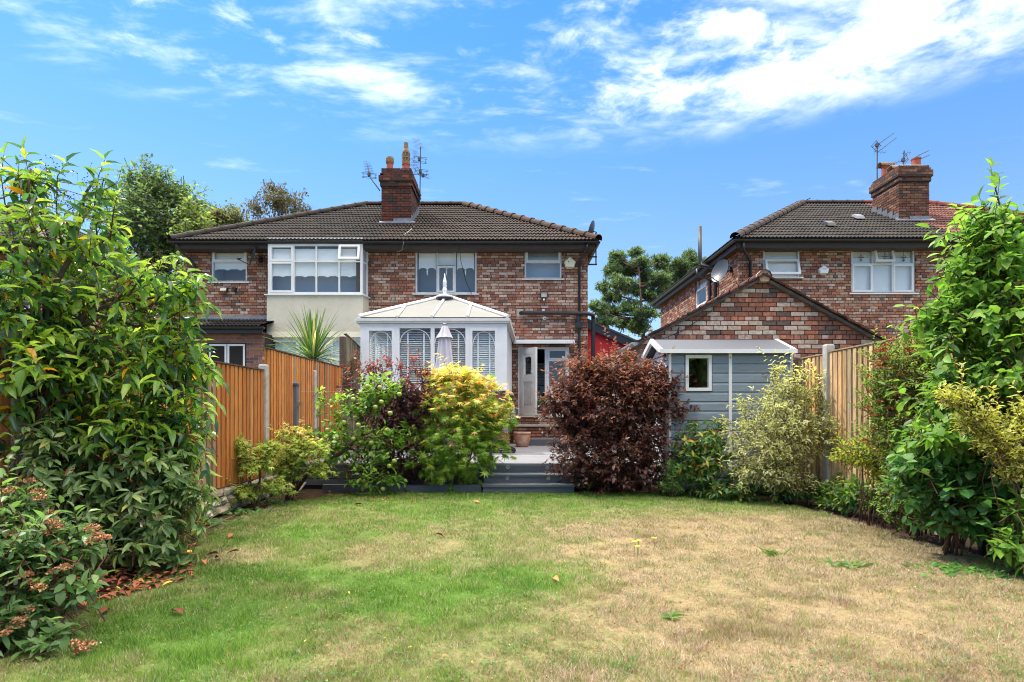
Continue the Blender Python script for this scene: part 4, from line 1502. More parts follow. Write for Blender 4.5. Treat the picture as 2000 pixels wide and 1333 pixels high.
brick_wall(ga, GF, gw, .3, gza - .03, lim=glim, pick=lambda a, z: z > 1.75, npick=300, seed=41,
           pal=[((164, 106, 84), .22), ((138, 92, 75), .18), ((186, 158, 140), .27), ((184, 120, 90), .14), ((100, 84, 75), .08), ((194, 174, 154), .11)], proud=.011)
mb = MB()
mb.box(gx0, gx0 + .2, GA_D + .02, GA_D + 5, 0, gze)
mb.box(gx1 - .2, gx1, GA_D + .02, GA_D + 5, 0, gze)
mb.box(gx0 + .001, gx1 - .001, GA_D - .004, GA_D + .1, 0, .299)
mb.build('side_wall', M_mortar_light, ga)
for s_, xe in ((-1, gx0 - .13), (1, gx1 + .05)):
    # roof slope with clay tiles laid to the verge
    A = Vector((xe, GA_D - .10, gze - (.06 if s_ < 0 else .03)))
    Bv = Vector((gxa, GA_D - .10, gza + .03))
    sv = Bv - A
    L = sv.length
    sn = sv.normalized()
    nrm = Vector((-sn.z, 0, sn.x)) if s_ < 0 else Vector((sn.z, 0, -sn.x))
    if nrm.z < 0:
        nrm = -nrm
    mb = MB()
    mb.face([A, Bv, Bv + Vector((0, 5.2, 0)), A + Vector((0, 5.2, 0))])
    rs_ = mb.build('roof_slope', M_dark, ga)
    rng = random.Random(50 + s_)
    n = int(L / .1)
    for i in range(n):
        p = A + sn * (L * i / n)
        q = A + sn * (L * (i + 1) / n + .05)
        cc = pick_col([((84, 54, 44), .5), ((66, 46, 40), .3), ((98, 68, 56), .2)], rng, .2)
        tm = MB()
        y0, y1 = -rng.uniform(.03, .06), .17
        j = rng.uniform(-.006, .006)
        tm.box8([p + Vector((0, y0, 0)) + nrm * (.012 + j), q + Vector((0, y0, 0)) + nrm * (.002 + j), q + Vector((0, y1, 0)) + nrm * .002, p + Vector((0, y1, 0)) + nrm * .012,
                 p + Vector((0, y0, 0)) + nrm * (.042 + j), q + Vector((0, y0, 0)) + nrm * (.024 + j), q + Vector((0, y1, 0)) + nrm * .016, p + Vector((0, y1, 0)) + nrm * .03], cc)
        tm.build('verge_tile', M_tile, rs_, org=p)
    mb = MB()
    mb.box8([A + Vector((0, .17, 0)) + nrm * .004, Bv + Vector((0, .17, 0)) + nrm * .004, Bv + Vector((0, 5.2, 0)) + nrm * .004, A + Vector((0, 5.2, 0)) + nrm * .004,
             A + Vector((0, .17, 0)) + nrm * .03, Bv + Vector((0, .17, 0)) + nrm * .03, Bv + Vector((0, 5.2, 0)) + nrm * .03, A + Vector((0, 5.2, 0)) + nrm * .03], lin(74, 50, 44))
    mb.build('roof_covering', M_tile, rs_)
    mb = MB()      # mortar fillet under the verge
    dn = -nrm * .04
    mb.box8([A + dn + Vector((0, .02, 0)), Bv + dn + Vector((0, .02, 0)), Bv + dn + Vector((0, .1, 0)), A + dn + Vector((0, .1, 0)), A + Vector((0, .008, 0)), Bv + Vector((0, .008, 0)), Bv + Vector((0, .1, 0)), A + Vector((0, .1, 0))])
    mb.build('verge_mortar', mat('verge_cement', lin(96, 90, 84), rough=.95, noise=.35, nscale=14), rs_)
cap_tiles(ga, (gxa, GA_D - .13, gza + .05), (gxa, GA_D + 5, gza + .05), .095, lin(110, 74, 62), .42)
mb = MB()
mb.lathe((0, 0, 0), [(0, 0)], 3)
mb = MB()
fr_ = [(gxa + math.cos(math.pi * i / 8) * .1, GA_D - .125, gza + .03 + math.sin(math.pi * i / 8) * .1) for i in range(9)]
mb.face(fr_ + [(gxa - .06, GA_D - .125, gza - .06), (gxa + .06, GA_D - .125, gza - .06)])
bk = [(a, GA_D - .02, c) for a, b, c in fr_ + [(gxa - .06, 0, gza - .06), (gxa + .06, 0, gza - .06)]]
fr2 = fr_ + [(gxa - .06, GA_D - .125, gza - .06), (gxa + .06, GA_D - .125, gza - .06)]
for i in range(len(fr2)):
    j = (i + 1) % len(fr2)
    mb.face([fr2[i], fr2[j], bk[j], bk[i]])
mb.build('ridge_end_mortar', mat('pale_mortar2', lin(170, 140, 116), rough=.95, noise=.2, nscale=9), ga)
gutter(ga, (gx0 - .16, GA_D - .1, gze - .05), (gx0 - .16, GA_D + 5, gze - .05), .055, mat('grey_gutter', lin(150, 148, 142), rough=.5))
mb = MB()     # black cable over the gable
mb.tube([P(1395, 603, GA_D - .03), P(1370, 622, GA_D - .03), P(1330, 648, GA_D - .03), P(1290, 664, GA_D - .03)], .006, 5)
mb.tube([P(1326, 640, GA_D - .05), P(1320, 662, GA_D - .05)], .012, 6)
mb.build('gable_cable', M_black, ga)

# ------------------------------------------------------------------ back door and kitchen
DKZ = 0.378                                  # deck level
da0, da1, db0, db1 = door_o
dw = thing('back_door', 'white back door standing open beside a narrow side window', 'door', HF.pt((da0 + da1) / 2, db0, 0))
dj = hx(1067)                                # between door and side light
mb = MB()
HF.box(mb, da0, da0 + .06, db0, db1, -.1, -.02)
HF.box(mb, da1 - .06, da1, db0, db1, -.1, -.02)
HF.box(mb, da0 + .06, da1 - .06, db1 - .07, db1, -.1, -.02)
HF.box(mb, dj - .04, dj + .04, db0, db1 - .07, -.1, -.02)
HF.box(mb, da0 + .06, da1 - .06, db0, db0 + .05, -.1, .03)
mb.build('door_frame', M_upvc, dw)
# side light: top pane, lower pane, panel
sl0, sl1 = dj + .04, da1 - .06
mb = MB()
HF.ring(mb, sl0, sl1, db1 - .36, db1 - .07, .05, -.09, -.01)
HF.ring(mb, sl0, sl1, db0 + .75, db1 - .36, .04, -.09, -.02)
HF.box(mb, sl0, sl1, db0 + .05, db0 + .75, -.08, -.03)
mb.build('side_window', M_upvc, dw)
for (z0, z1) in ((db1 - .31, db1 - .12), (db0 + .79, db1 - .4)):
    plane_obj('pane', [HF.pt(sl0 + .04, z0, -.05), HF.pt(sl1 - .04, z0, -.05), HF.pt(sl1 - .04, z1, -.05), HF.pt(sl0 + .04, z1, -.05)], M_glass, dw)
# the leaf, swung out towards the garden
hinge = HF.pt(da0 + .07, 0, .0)
ang = R(52)
LFm = Fr(hinge, (math.cos(ang), -math.sin(ang), 0), (-math.sin(ang), -math.cos(ang), 0))
lw = dj - .04 - da0 - .07
l0, l1 = db0 + .05, db1 - .075
mb = MB()
gl = (l0 + 1.05, l1 - .22)
pl = (l0 + .28, l0 + .78)
LFm.box(mb, 0, .13, l0, l1, -.03, .03)
LFm.box(mb, lw - .13, lw, l0, l1, -.03, .03)
LFm.box(mb, .13, lw - .13, l0, l0 + .2, -.03, .03)
LFm.box(mb, .13, lw - .13, l0 + .85, l0 + .98, -.03, .03)
LFm.box(mb, .13, lw - .13, l1 - .16, l1, -.03, .03)
leaf = mb.build('door_leaf', M_upvc, dw)
mb = MB()
LFm.box(mb, .13, lw - .13, l0 + .2, l0 + .85, -.015, .012)
LFm.ring(mb, .18, lw - .18, l0 + .27, l0 + .78, .025, .012, .024)
mb.build('lower_panel', M_upvc_old, leaf)
mb = MB()
# arched glazing surround
N = 12
o0, o1, zb_, zs_ = .13, lw - .13, l0 + .98, l1 - .16
i0, i1 = .18, lw - .18
r_ = (i1 - i0) / 2
ac = (i0 + i1) / 2
zsp = zs_ - .06 - r_ * .45
pts_in = [(i0, zb_ + .06)] + [(ac - r_ * math.cos(math.pi * k / N), zsp + .45 * r_ * math.sin(math.pi * k / N)) for k in range(N + 1)] + [(i1, zb_ + .06)]
pts_out = [(o0, zb_)] + [(o0 + (o1 - o0) * k / N, zs_) for k in range(N + 1)] + [(o1, zb_)]
pts_out[1] = (o0, zs_)
for k in range(len(pts_in) - 1):
    mb.face([LFm.pt(*pts_out[k], .015), LFm.pt(*pts_out[k + 1], .015), LFm.pt(*pts_in[k + 1], .022), LFm.pt(*pts_in[k], .022)])
    mb.face([LFm.pt(*pts_in[k], .022), LFm.pt(*pts_in[k + 1], .022), LFm.pt(*pts_in[k + 1], -.02), LFm.pt(*pts_in[k], -.02)])
mb.face([LFm.pt(o0, zb_, .015), LFm.pt(o1, zb_, .015), LFm.pt(i1, zb_ + .06, .022), LFm.pt(i0, zb_ + .06, .022)])
mb.build('glazing_surround', M_upvc, leaf)
mb = MB()
mb.face([LFm.pt(a, b, 0) for a, b in pts_in])
mb.build('pane', M_glass, leaf)
mb = MB()
LFm.box(mb, lw - .09, lw - .055, l0 + .98, l0 + 1.2, .03, .04)
LFm.box(mb, lw - .16, lw - .06, l0 + 1.1, l0 + 1.12, .055, .075)
mb.build('handle', M_upvc, leaf)
# kitchen seen through the opening
kx0, kx1 = HX0 + da0 - .6, HX0 + da1 + .4
ky0, ky1 = D_H + .22, D_H + 3.0
kz0, kz1 = db0, db0 + 2.35
kt = thing('kitchen_room', 'dim kitchen with tiled wall seen through the open back door', 'room', ((kx0 + kx1) / 2, ky1, kz0))
mb = MB()
mb.face([(kx0, ky1, kz0), (kx1, ky1, kz0), (kx1, ky1, kz1), (kx0, ky1, kz1)])
mb.face([(kx0, ky0, kz0), (kx0, ky1, kz0), (kx0, ky1, kz1), (kx0, ky0, kz1)])
mb.face([(kx1, ky0, kz0), (kx1, ky1, kz0), (kx1, ky1, kz1), (kx1, ky0, kz1)])
mb.face([(kx0, ky0, kz0), (kx1, ky0, kz0), (kx1, ky1, kz0), (kx0, ky1, kz0)])
mb.face([(kx0, ky0, kz1), (kx1, ky0, kz1), (kx1, ky1, kz1), (kx0, ky1, kz1)])
mb.build('room_shell', mat('kitchen_paint', lin(128, 118, 112), rough=.9), kt)
tm = MB()
tm.box(-.095, .095, -.008, 0, -.045, .045)
tme = tm.mesh('wall_tile', (0, 0, 0))
tme.materials.append(mat('cream_wall_tile', lin(206, 200, 190), rough=.25))
for i in range(9):
    for j in range(12):
        link('wall_tile', tme, kt, (kx0 + .4 + j * .2 + (.1 if i % 2 else 0), ky1 - .001, kz0 + .95 + i * .1))
ck = thing('cooker', 'white oven with dark glass beneath the cooker hood, inside the doorway', 'cooker', (XX(1047, ky1), ky1 - .35, kz0))
cxk = XX(1048, ky1 - .6)
mb = MB()
mb.box(cxk - .3, cxk + .3, ky1 - .6, ky1 - .02, kz0, kz0 + .9)
mb.build('body', M_upvc, ck)
mb = MB()
mb.box(cxk - .3, cxk + .3, ky1 - .6, ky1 - .02, kz0 + .902, kz0 + .93)
mb.box(cxk + .18, cxk + .3, ky1 - .61, ky1 - .602, kz0 + .1, kz0 + .7)
mb.build('hob', M_black, ck)
mb = MB()
mb.box(cxk - .1, cxk + .1, ky1 - .608, ky1 - .602, kz0 + .78, kz0 + .86)
mb.build('display', mat('dark_display', lin(40, 60, 40), rough=.2), ck)
hd = thing('cooker_hood', 'black tapered cooker hood above the white oven', 'hood', (cxk, ky1 - .3, kz0 + 1.6))
mb = MB()
mb.box8([(cxk - .32, ky1 - .5, kz0 + 1.6), (cxk + .32, ky1 - .5, kz0 + 1.6), (cxk + .32, ky1 - .02, kz0 + 1.6), (cxk - .32, ky1 - .02, kz0 + 1.6), (cxk - .14, ky1 - .3, kz0 + 1.9), (cxk + .14, ky1 - .3, kz0 + 1.9), (cxk + .14, ky1 - .02, kz0 + 1.9), (cxk - .14, ky1 - .02, kz0 + 1.9)])
mb.build('canopy', M_black, hd)
mb = MB()
mb.box(cxk - .13, cxk + .13, ky1 - .28, ky1 - .02, kz0 + 1.9, kz0 + 2.34)
mb.build('flue', M_black, hd)
mb = MB()
mb.box(cxk - .33, cxk + .33, ky1 - .515, ky1 - .505, kz0 + 1.57, kz0 + 1.61)
mb.build('light_strip', M_upvc, hd)
# white gutter board above the door
mb = MB()
za, zb = ZZ(672, D_H - .25), ZZ(664.5, D_H - .25)
mb.box(XX(1003, D_H - .25), XX(1122, D_H - .25), D_H - .3, D_H - .012, za + .03, zb)
mb.box(XX(1003, D_H - .25), XX(1122, D_H - .25), D_H - .34, D_H - .301, za, zb - .02)
mb.build('gutter_board', M_upvc, house)

# brick steps up to the door
ds = thing('door_steps', 'brick steps with stone treads below the open back door', 'steps', (XX(1050, 14.7), 14.7, DKZ))
sx0, sx1 = XX(1003, 14.6), XX(1125, 14.6)
SBF = Fr((sx0, 14.5, 0), (1, 0, 0), (0, -1, 0))
brick_wall(ds, SBF, sx1 - sx0, DKZ + .02, .80, seed=61, bond='stretcher', pick=lambda a, z: True, npick=60)
SBF2 = Fr((sx0 + .1, 15.05, 0), (1, 0, 0), (0, -1, 0))
brick_wall(ds, SBF2, sx1 - sx0 - .1, .84, 1.03, seed=62, bond='stretcher', pick=lambda a, z: True, npick=60)
mb = MB()
mb.box(sx0 - .03, sx1 + .03, 14.46, 15.03, .801, .84)
mb.box(sx0 + .07, sx1 + .03, 15.0, D_H - .03, 1.031, 1.062)
mb.build('tread', M_concrete, ds)

# ------------------------------------------------------------------ conservatory
C_D = 12.3
cxl, cxr = XX(704, C_D), XX(990, C_D)
cxrb = XX(1000.2, D_H)                        # right wall runs back to the house
C_EZ = ZZ(625, C_D)
C_SZ = ZZ(760, C_D)
con = thing('conservatory', 'white framed conservatory with cream hipped roof and finial', 'conservatory', ((cxl + cxr) / 2, C_D + 1, DKZ))
CF = Fr((cxl, C_D, 0), (1, 0, 0), (0, -1, 0))
cw = cxr - cxl


def ca(px):
    return XX(px, C_D) - cxl


cz1 = C_EZ - .08
# dwarf wall
brick_wall(con, Fr((cxl + .03, C_D + .03, 0), (1, 0, 0), (0, -1, 0)), cw - .06, DKZ + .01, C_SZ - .04, seed=71, bond='stretcher', pick=lambda a, z: a > 2.0, npick=90,
           pal=[((164, 120, 100), .4), ((150, 104, 86), .3), ((176, 146, 126), .2), ((132, 92, 78), .1)], mortar=M_mortar_light)
sv = Vector((cxrb - cxr, D_H - C_D, 0))
CS = Fr((cxr - .03, C_D + .03, 0), sv, (sv.y, -sv.x, 0))
brick_wall(con, CS, sv.length - .05, DKZ + .01, C_SZ - .04, seed=72, bond='stretcher', mortar=M_mortar_light)
# frame of posts and rails
mb = MB()
CF.box(mb, 0, ca(715), C_SZ, cz1, -.09, 0)
CF.box(mb, ca(972), cw, C_SZ, cz1, -.09, 0)
CF.box(mb, ca(715), ca(972), C_SZ, C_SZ + .07, -.088, -.002)
CF.box(mb, ca(715), ca(972), cz1 - .09, cz1, -.088, -.002)
mulls = [(771, 780), (841, 848.5), (909, 917)]
for a_, b_ in mulls:
    CF.box(mb, ca(a_), ca(b_), C_SZ + .07, cz1 - .09, -.088, -.002)
CF.box(mb, -.03, cw + .03, C_SZ - .04, C_SZ - .001, -.12, .05)
mb.build('front_frame', M_upvc, con)
spans = [(715, 771, True), (780, 841, False), (848.5, 909, False), (917, 972, True)]
pz0, pz1 = C_SZ + .07, cz1 - .09
for a_, b_, opener in spans:
    a0, a1 = ca(a_), ca(b_)
    m_ = 0.0
    if opener:
        mb = MB()
        CF.ring(mb, a0, a1, pz0, pz1, .06, -.08, .012)
        sash = mb.build('sash', M_upvc, con)
        m_ = .06
    pane = plane_obj('pane', [CF.pt(a0 + m_, pz0 + m_, -.045), CF.pt(a1 - m_, pz0 + m_, -.045), CF.pt(a1 - m_, pz1 - m_, -.045), CF.pt(a0 + m_, pz1 - m_, -.045)], M_glass_clear, con)
    # arched glazing bar
    mb = MB()
    i0, i1, top = a0 + m_, a1 - m_, pz1 - m_ - .012
    ac, r_ = (i0 + i1) / 2, (i1 - i0) / 2
    hh = .30
    Nn = 20
    for k in range(Nn):
        t0, t1 = math.pi * k / Nn, math.pi * (k + 1) / Nn
        q = []
        for t in (t0, t1):
            q.append((ac - r_ * math.cos(t), top - hh + hh * math.sin(t)))
        mb.face([CF.pt(q[0][0], q[0][1], -.04), CF.pt(q[1][0], q[1][1], -.04), CF.pt(q[1][0] * 1 - .028 * -math.cos(t1) * 0 - .015 * -math.cos(t1), q[1][1] - .015 * math.sin(t1), -.04), CF.pt(q[0][0] - .015 * -math.cos(t0), q[0][1] - .015 * math.sin(t0), -.04)])
    mb.build('arched_bar', M_upvc, con)
    # venetian blind: tapes are one part, every slat a piece
    bl = link('venetian_blind', None, con, CF.pt(ac, pz0, -.15))
    mb = MB()
    for tq in (.24, .76):
        tx = i0 + (i1 - i0) * tq
        CF.box(mb, tx - .016, tx + .016, pz0, pz1 - .1, -.118, -.114)
    mb.build('tape', M_blind, bl)
    sm = MB()
    lf = Fr((0, 0, 0), (1, 0, 0), (0, -1, 0))
    tilt = .010 if a_ < 917 else .016
    sm.face([lf.pt(-r_, -tilt, .022), lf.pt(r_, -tilt, .022), lf.pt(r_, tilt, -.022), lf.pt(-r_, tilt, -.022)])
    sme = sm.mesh('slat', (0, 0, 0))
    sme.materials.append(M_blind)
    z = pz0 + .03
    while z < pz1 - .05:
        link('slat', sme, bl, CF.pt(ac, z, -.145))
        z += .046
# right side wall: frame and glass
mb = MB()
L_s = sv.length - .05
CSg = Fr((cxr - .001, C_D, 0), sv, (sv.y, -sv.x, 0))
CSg.box(mb, .095, L_s, C_SZ, C_SZ + .07, -.09, -.003)
CSg.box(mb, .095, L_s, cz1 - .09, cz1, -.09, -.003)
for q in (.3, .9, 1.6, 2.3, 3.0, L_s - .07):
    CSg.box(mb, q, q + .07, C_SZ + .07, cz1 - .09, -.09, -.003)
CSg.box(mb, .0, L_s, C_SZ - .04, C_SZ - .001, -.12, .05)
mb.build('side_frame', M_upvc, con)
plane_obj('pane', [CSg.pt(.1, pz0, -.05), CSg.pt(L_s, pz0, -.05), CSg.pt(L_s, pz1, -.05), CSg.pt(.1, pz1, -.05)], M_glass_clear, con)
mb = MB()      # left side wall
mb.box(cxl + .0, cxl + .08, C_D + .1, D_H - .02, C_SZ, C_SZ + .08)
mb.box(cxl + .0, cxl + .08, C_D + .1, D_H - .02, cz1 - .09, cz1)
for yy in np.linspace(C_D + .1, D_H - .1, 6):
    mb.box(cxl + .001, cxl + .079, yy, yy + .07, C_SZ + .08, cz1 - .09)
mb.box(cxl + .03, cxl + .2, C_D + .14, D_H - .02, DKZ, C_SZ)
mb.build('side_frame', M_upvc, con)
mb = MB()
zz = C_SZ + .1
while zz < cz1 - .12:
    mb.face([(cxl + .1, C_D + .15, zz), (cxl + .1, D_H - .1, zz), (cxl + .135, D_H - .1, zz + .012), (cxl + .135, C_D + .15, zz + .012)])
    zz += .046
mb.build('side_blind', M_blind, con, kind='stuff')
mb = MB()
mb.box(cxl + .2, cxr - .15, C_D + .15, D_H - .03, DKZ + .2, DKZ + .24)
mb.build('floor', mat('pale_floor', lin(176, 168, 156), rough=.6), con)
# gutter all round
mb = MB()
g0, g1 = cxl - .07, cxr + .04
for (zz0, zz1, yo) in ((C_EZ - .075, C_EZ - .02, .06), (C_EZ - .035, C_EZ + .02, .085)):
    mb.box8([(g0 - yo + .06, C_D - yo, zz0), (g1 + yo - .06, C_D - yo, zz0), (g1 - .05, C_D + .03, zz0), (g0 + .05, C_D + .03, zz0), (g0 - yo + .06, C_D - yo, zz1), (g1 + yo - .06, C_D - yo, zz1), (g1 - .05, C_D + .03, zz1), (g0 + .05, C_D + .03, zz1)])
ge = Vector((cxrb + .04, D_H - .03, 0))
mb.box8([(g1 - .045, C_D + .031, C_EZ - .07), (g1 + .03, C_D - .05, C_EZ - .07), (ge.x + .07, ge.y, C_EZ - .07), (ge.x - .03, ge.y, C_EZ - .07), (g1 - .045, C_D + .031, C_EZ + .018), (g1 + .03, C_D - .05, C_EZ + .018), (ge.x + .07, ge.y, C_EZ + .018), (ge.x - .03, ge.y, C_EZ + .018)])
mb.box(g0 - .02, g0 + .06, C_D + .031, D_H - .03, C_EZ - .07, C_EZ + .018)
mb.build('gutter', M_upvc_old, con)
# roof
C_AY = 13.95
C_AZ = ZZ(586, C_AY)
apx = XX(869, C_AY)
rz = C_EZ + .02
hl = XX(853, C_AY)
hr = XX(885, C_AY)
RE0, RE1 = cxl - .03, cxr + .02
AL, AR = Vector((hl, C_AY, C_AZ)), Vector((hr, C_AY, C_AZ))
FL, FR_ = Vector((RE0, C_D - .05, rz)), Vector((RE1, C_D - .05, rz))
BL_, BR_ = Vector((RE0, D_H - .02, rz)), Vector((cxrb + .02, D_H - .02, rz))
AB = Vector((apx, D_H - .02, C_AZ))
for nm, f in (('roof_sheet', [FL, FR_, AR, AL]), ('roof_sheet', [FR_, BR_, AB, AR]), ('roof_sheet', [BL_, FL, AL, AB])):
    mb = MB()
    mb.face(f)
    mb.face([p + Vector((0, 0, .03)) for p in f])
    mb.build(nm, M_polycarb, con)
mb = MB()
mb.face([AL, AR, AB])
mb.build('roof_sheet', M_polycarb, con)
raft = []
upv = Vector((0, 0, .045))


def rafter(A, B, w=.035):
    mb = MB()
    mb.tube([A + upv, B + upv], w, 8)
    mb.build('rafter', M_upvc, con)


rafter(FL, AL, .042)
rafter(FR_, AR, .042)
wf = RE1 - RE0
for px in (776, 844, 913):
    x = XX(px, C_D)
    t = (x - RE0) / wf
    # jack rafters rise until they meet a hip; the middle one reaches the apex
    if px == 844:
        rafter(Vector((x, C_D - .05, rz)), (AL + AR) / 2, .03)
    elif px < 844:
        k = (x - FL.x) / (AL.x - FL.x)
        rafter(Vector((x, C_D - .05, rz)), FL.lerp(AL, k), .03)
    else:
        k = (FR_.x - x) / (FR_.x - AR.x)
        rafter(Vector((x, C_D - .05, rz)), FR_.lerp(AR, k), .03)
for k in (.3, .6, .85):
    for e0, e1 in ((FR_, BR_), (BL_, FL)):
        p = e0.lerp(e1, k)
        rafter(p, Vector((apx, max(C_AY, p.y), C_AZ)) if p.y > C_AY else (FR_.lerp(AR, (p.y - FR_.y) / (AR.y - FR_.y)) if e0 is FR_ else FL.lerp(AL, (p.y - FL.y) / (AL.y - FL.y))), .03)
mb = MB()
mb.tube([Vector((apx, C_AY - .05, C_AZ + .05)), AB + Vector((0, 0, .05))], .06, 8)
mb.build('ridge_beam', M_upvc, con)
mb = MB()
fb = ((AL + AR) / 2) + Vector((0, -.03, .05))
mb.lathe(fb, [(.2, -.06), (.2, -.02)], 18)
mb.build('finial_seal', M_black, con)
mb = MB()
mb.lathe(fb, [(.0, .0), (.21, -.01), (.2, .03), (.07, .06), (.045, .09), (.04, .13), (.055, .15), (.055, .2), (.04, .23), (.04, .26), (.055, .28), (.035, .31), (.05, .34), (.045, .38), (.02, .48), (.004, .58), (0, .58)], 16)
mb.build('finial', M_upvc, con, smooth=True)
mb = MB()
mb.box(cxl + .1, cxr - .12, D_H - .028, D_H - .016, DKZ + .25, C_EZ - .02)
mb.build('interior_wall', mat('white_plaster', lin(206, 204, 198), rough=.9), con)
# pale furniture shape inside
mb = MB()
mb.box(cxl + .9, cxl + 1.7, D_H - 1.2, D_H - .5, DKZ + .241, DKZ + 1.5)
mb.build('cabinet', mat('soft_grey_cabinet', lin(150, 152, 156), rough=.6), con)

# ------------------------------------------------------------------ deck, steps, balustrade
DK_Y0, DK_Y1 = 8.82, 14.45
DK_X0, DK_X1 = -3.24, 2.0
dk = thing('timber_deck', 'raised grey painted timber deck in front of the conservatory', 'deck', (-.6, DK_Y0, 0))
bm_ = MB()
bm_.box(DK_X0, DK_X1, -.07, .07, -.028, 0)
yy = DK_Y0 + .07
k = 0
while yy < DK_Y1:
    m_ = MB()
    m_.box(DK_X0 + random.uniform(0, .004), DK_X1, yy - .07, yy + .07, DKZ - .028, DKZ + random.uniform(-.002, .002))
    m_.build('deck_board', M_deck, dk, org=((DK_X0 + DK_X1) / 2, yy, DKZ - .03))
    yy += .147
for zz in (0.05, .155, .255):
    m_ = MB()
    m_.box(DK_X0, DK_X1, DK_Y0 + .012, DK_Y0 + .035, zz, zz + .095)
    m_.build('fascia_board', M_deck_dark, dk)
m_ = MB()
m_.box(DK_X0 + .02, DK_X1 - .02, DK_Y0 + .036, DK_Y1 - .1, -.02, DKZ - .03)
m_.build('sub_frame', M_dark, dk)
m_ = MB()
m_.box(XX(1030, 13.6), DK_X1, 13.55, 13.58, DKZ + .001, DKZ + .12)
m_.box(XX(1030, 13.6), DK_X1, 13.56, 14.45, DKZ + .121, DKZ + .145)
m_.build('rear_upstand', M_deck_dark, dk)

st = thing('deck_steps', 'three wide grey timber steps with small round lights rising from lawn', 'steps', (.23, 8.3, 0))
s0, s1 = XX(942, 8.25), XX(1123, 8.25)
for i, (y0, zt_) in enumerate(((8.25, .122), (8.52, .242))):
    zb_ = (0.0, .122)[i]
    m_ = MB()
    m_.box(s0 + .01 - i * .0, s1 - .01 - i * .02, y0 + .02, y0 + .045, zb_ - .01, zt_ - .03)
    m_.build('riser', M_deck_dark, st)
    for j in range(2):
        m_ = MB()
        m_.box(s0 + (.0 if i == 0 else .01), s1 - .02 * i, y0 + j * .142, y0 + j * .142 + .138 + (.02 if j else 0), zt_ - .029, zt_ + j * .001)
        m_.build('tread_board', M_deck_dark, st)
    m_ = MB()
    m_.box(s0 + .015, s1 - .03, y0 + .046, 8.82, zb_ - .01, zt_ - .03)
    m_.build('step_carcass', M_dark, st)
m_ = MB()
m_.box(s0 + .06, s1 - .04, 8.80, 8.83, .243, DKZ - .03)
m_.build('riser', M_deck_dark, st)
lg = MB()
lf_ = (0, 0, 0)
for (r0, r1, y0, y1) in ((.026, .017, -.008, -.008),):
    for k in range(18):
        t0, t1 = 2 * math.pi * k / 18, 2 * math.pi * (k + 1) / 18
        lg.face([(math.cos(t0) * r0, y0, math.sin(t0) * r0), (math.cos(t1) * r0, y0, math.sin(t1) * r0), (math.cos(t1) * r1, y1, math.sin(t1) * r1), (math.cos(t0) * r1, y1, math.sin(t0) * r1)])
        lg.face([(math.cos(t0) * r0, y0, math.sin(t0) * r0), (math.cos(t1) * r0, y0, math.sin(t1) * r0), (math.cos(t1) * r0, 0, math.sin(t1) * r0), (math.cos(t0) * r0, 0, math.sin(t0) * r0)])
    lg.face([(math.cos(2 * math.pi * k / 12) * .008, -.009, math.sin(2 * math.pi * k / 12) * .008) for k in range(12)])
lme = lg.mesh('step_light', (0, 0, 0))
lme.materials.append(M_brass)
for (px, py, d) in ((992, 913, 8.797), (1069, 914, 8.797), (991, 934, 8.537), (1071, 935, 8.537)):
    link('step_light', lme, st, P(px, py, d))

# grey balustrade posts with a glass panel
for i, (px, lab) in enumerate(((574.5, 'grey capped balustrade post beside the stained fence'), (955, 'grey balustrade post behind the yellow maple at the steps'))):
    x = XX(px, 8.95)
    ps = thing('balustrade_post', lab, 'post', (x, 8.95, DKZ), group='deck balustrade posts')
    m_ = MB()
    hz = ZZ(752, 8.95) if i == 0 else 1.5
    m_.box(x - .055, x + .055, 8.9, 9.01, 0.02, hz)
    m_.build('shaft', M_post_grey, ps)
    m_ = MB()
    m_.box(x - .075, x + .075, 8.88, 9.03, hz, hz + .022)
    m_.box8([(x - .07, 8.885, hz + .0221), (x + .07, 8.885, hz + .0221), (x + .07, 9.025, hz + .0221), (x - .07, 9.025, hz + .0221), (x - .02, 8.935, hz + .04), (x + .02, 8.935, hz + .04), (x + .02, 8.975, hz + .04), (x - .02, 8.975, hz + .04)])
    m_.build('cap', M_post_grey, ps)
    m_ = MB()
    sg = 1 if i == 0 else -1
    m_.box(x + sg * .056 if sg > 0 else x - .105, x + .105 if sg > 0 else x - .056, 8.925, 8.985, 1.25, 1.31)
    m_.build('clamp', M_brass, ps)
gx_0, gx_1 = XX(574.5, 8.95) + .085, XX(955, 8.95) - .085
m_ = MB()
m_.box(gx_0, gx_1, 8.95, 8.96, DKZ + .06, ZZ(766, 8.95))
gp = m_.build('glass_balustrade', M_glass_clear, label='clear glass balustrade panel along the deck edge', cat='balustrade')
m_ = MB()
m_.box(gx_0, gx_1, 8.9495, 8.9605, ZZ(766, 8.95) + .0005, ZZ(766, 8.95) + .004)
m_.build('polished_edge', mat('glass_edge', lin(196, 210, 206), rough=.2), gp)

# timber edging along the lawn
for (xa, xb, y, lab) in ((-2.75, -1.55, 8.42, 'dark timber edging under the apple tree'), (-1.53, s0 - .02, 8.34, 'dark timber edging below the yellow maple')):
    m_ = MB()
    m_.box8([(xa, y + .05, -.03), (xb, y, -.03), (xb, y + .09, -.03), (xa, y + .14, -.03), (xa, y + .05, .10), (xb, y, .11), (xb, y + .09, .11), (xa, y + .14, .10)])
    m_.build('timber_edging', M_deck_dark, label=lab, cat='edging', group='timber edging boards')

# ------------------------------------------------------------------ fences
FX = -3.37


def orange(rng):
    return pick_col([((190, 122, 62), .45), ((178, 110, 54), .3), ((198, 136, 78), .15), ((152, 122, 94), .1)], rng, .2)


def tan(rng):
    return pick_col([((190, 152, 108), .4), ((170, 138, 100), .25), ((200, 168, 126), .2), ((150, 130, 106), .15)], rng, .2)


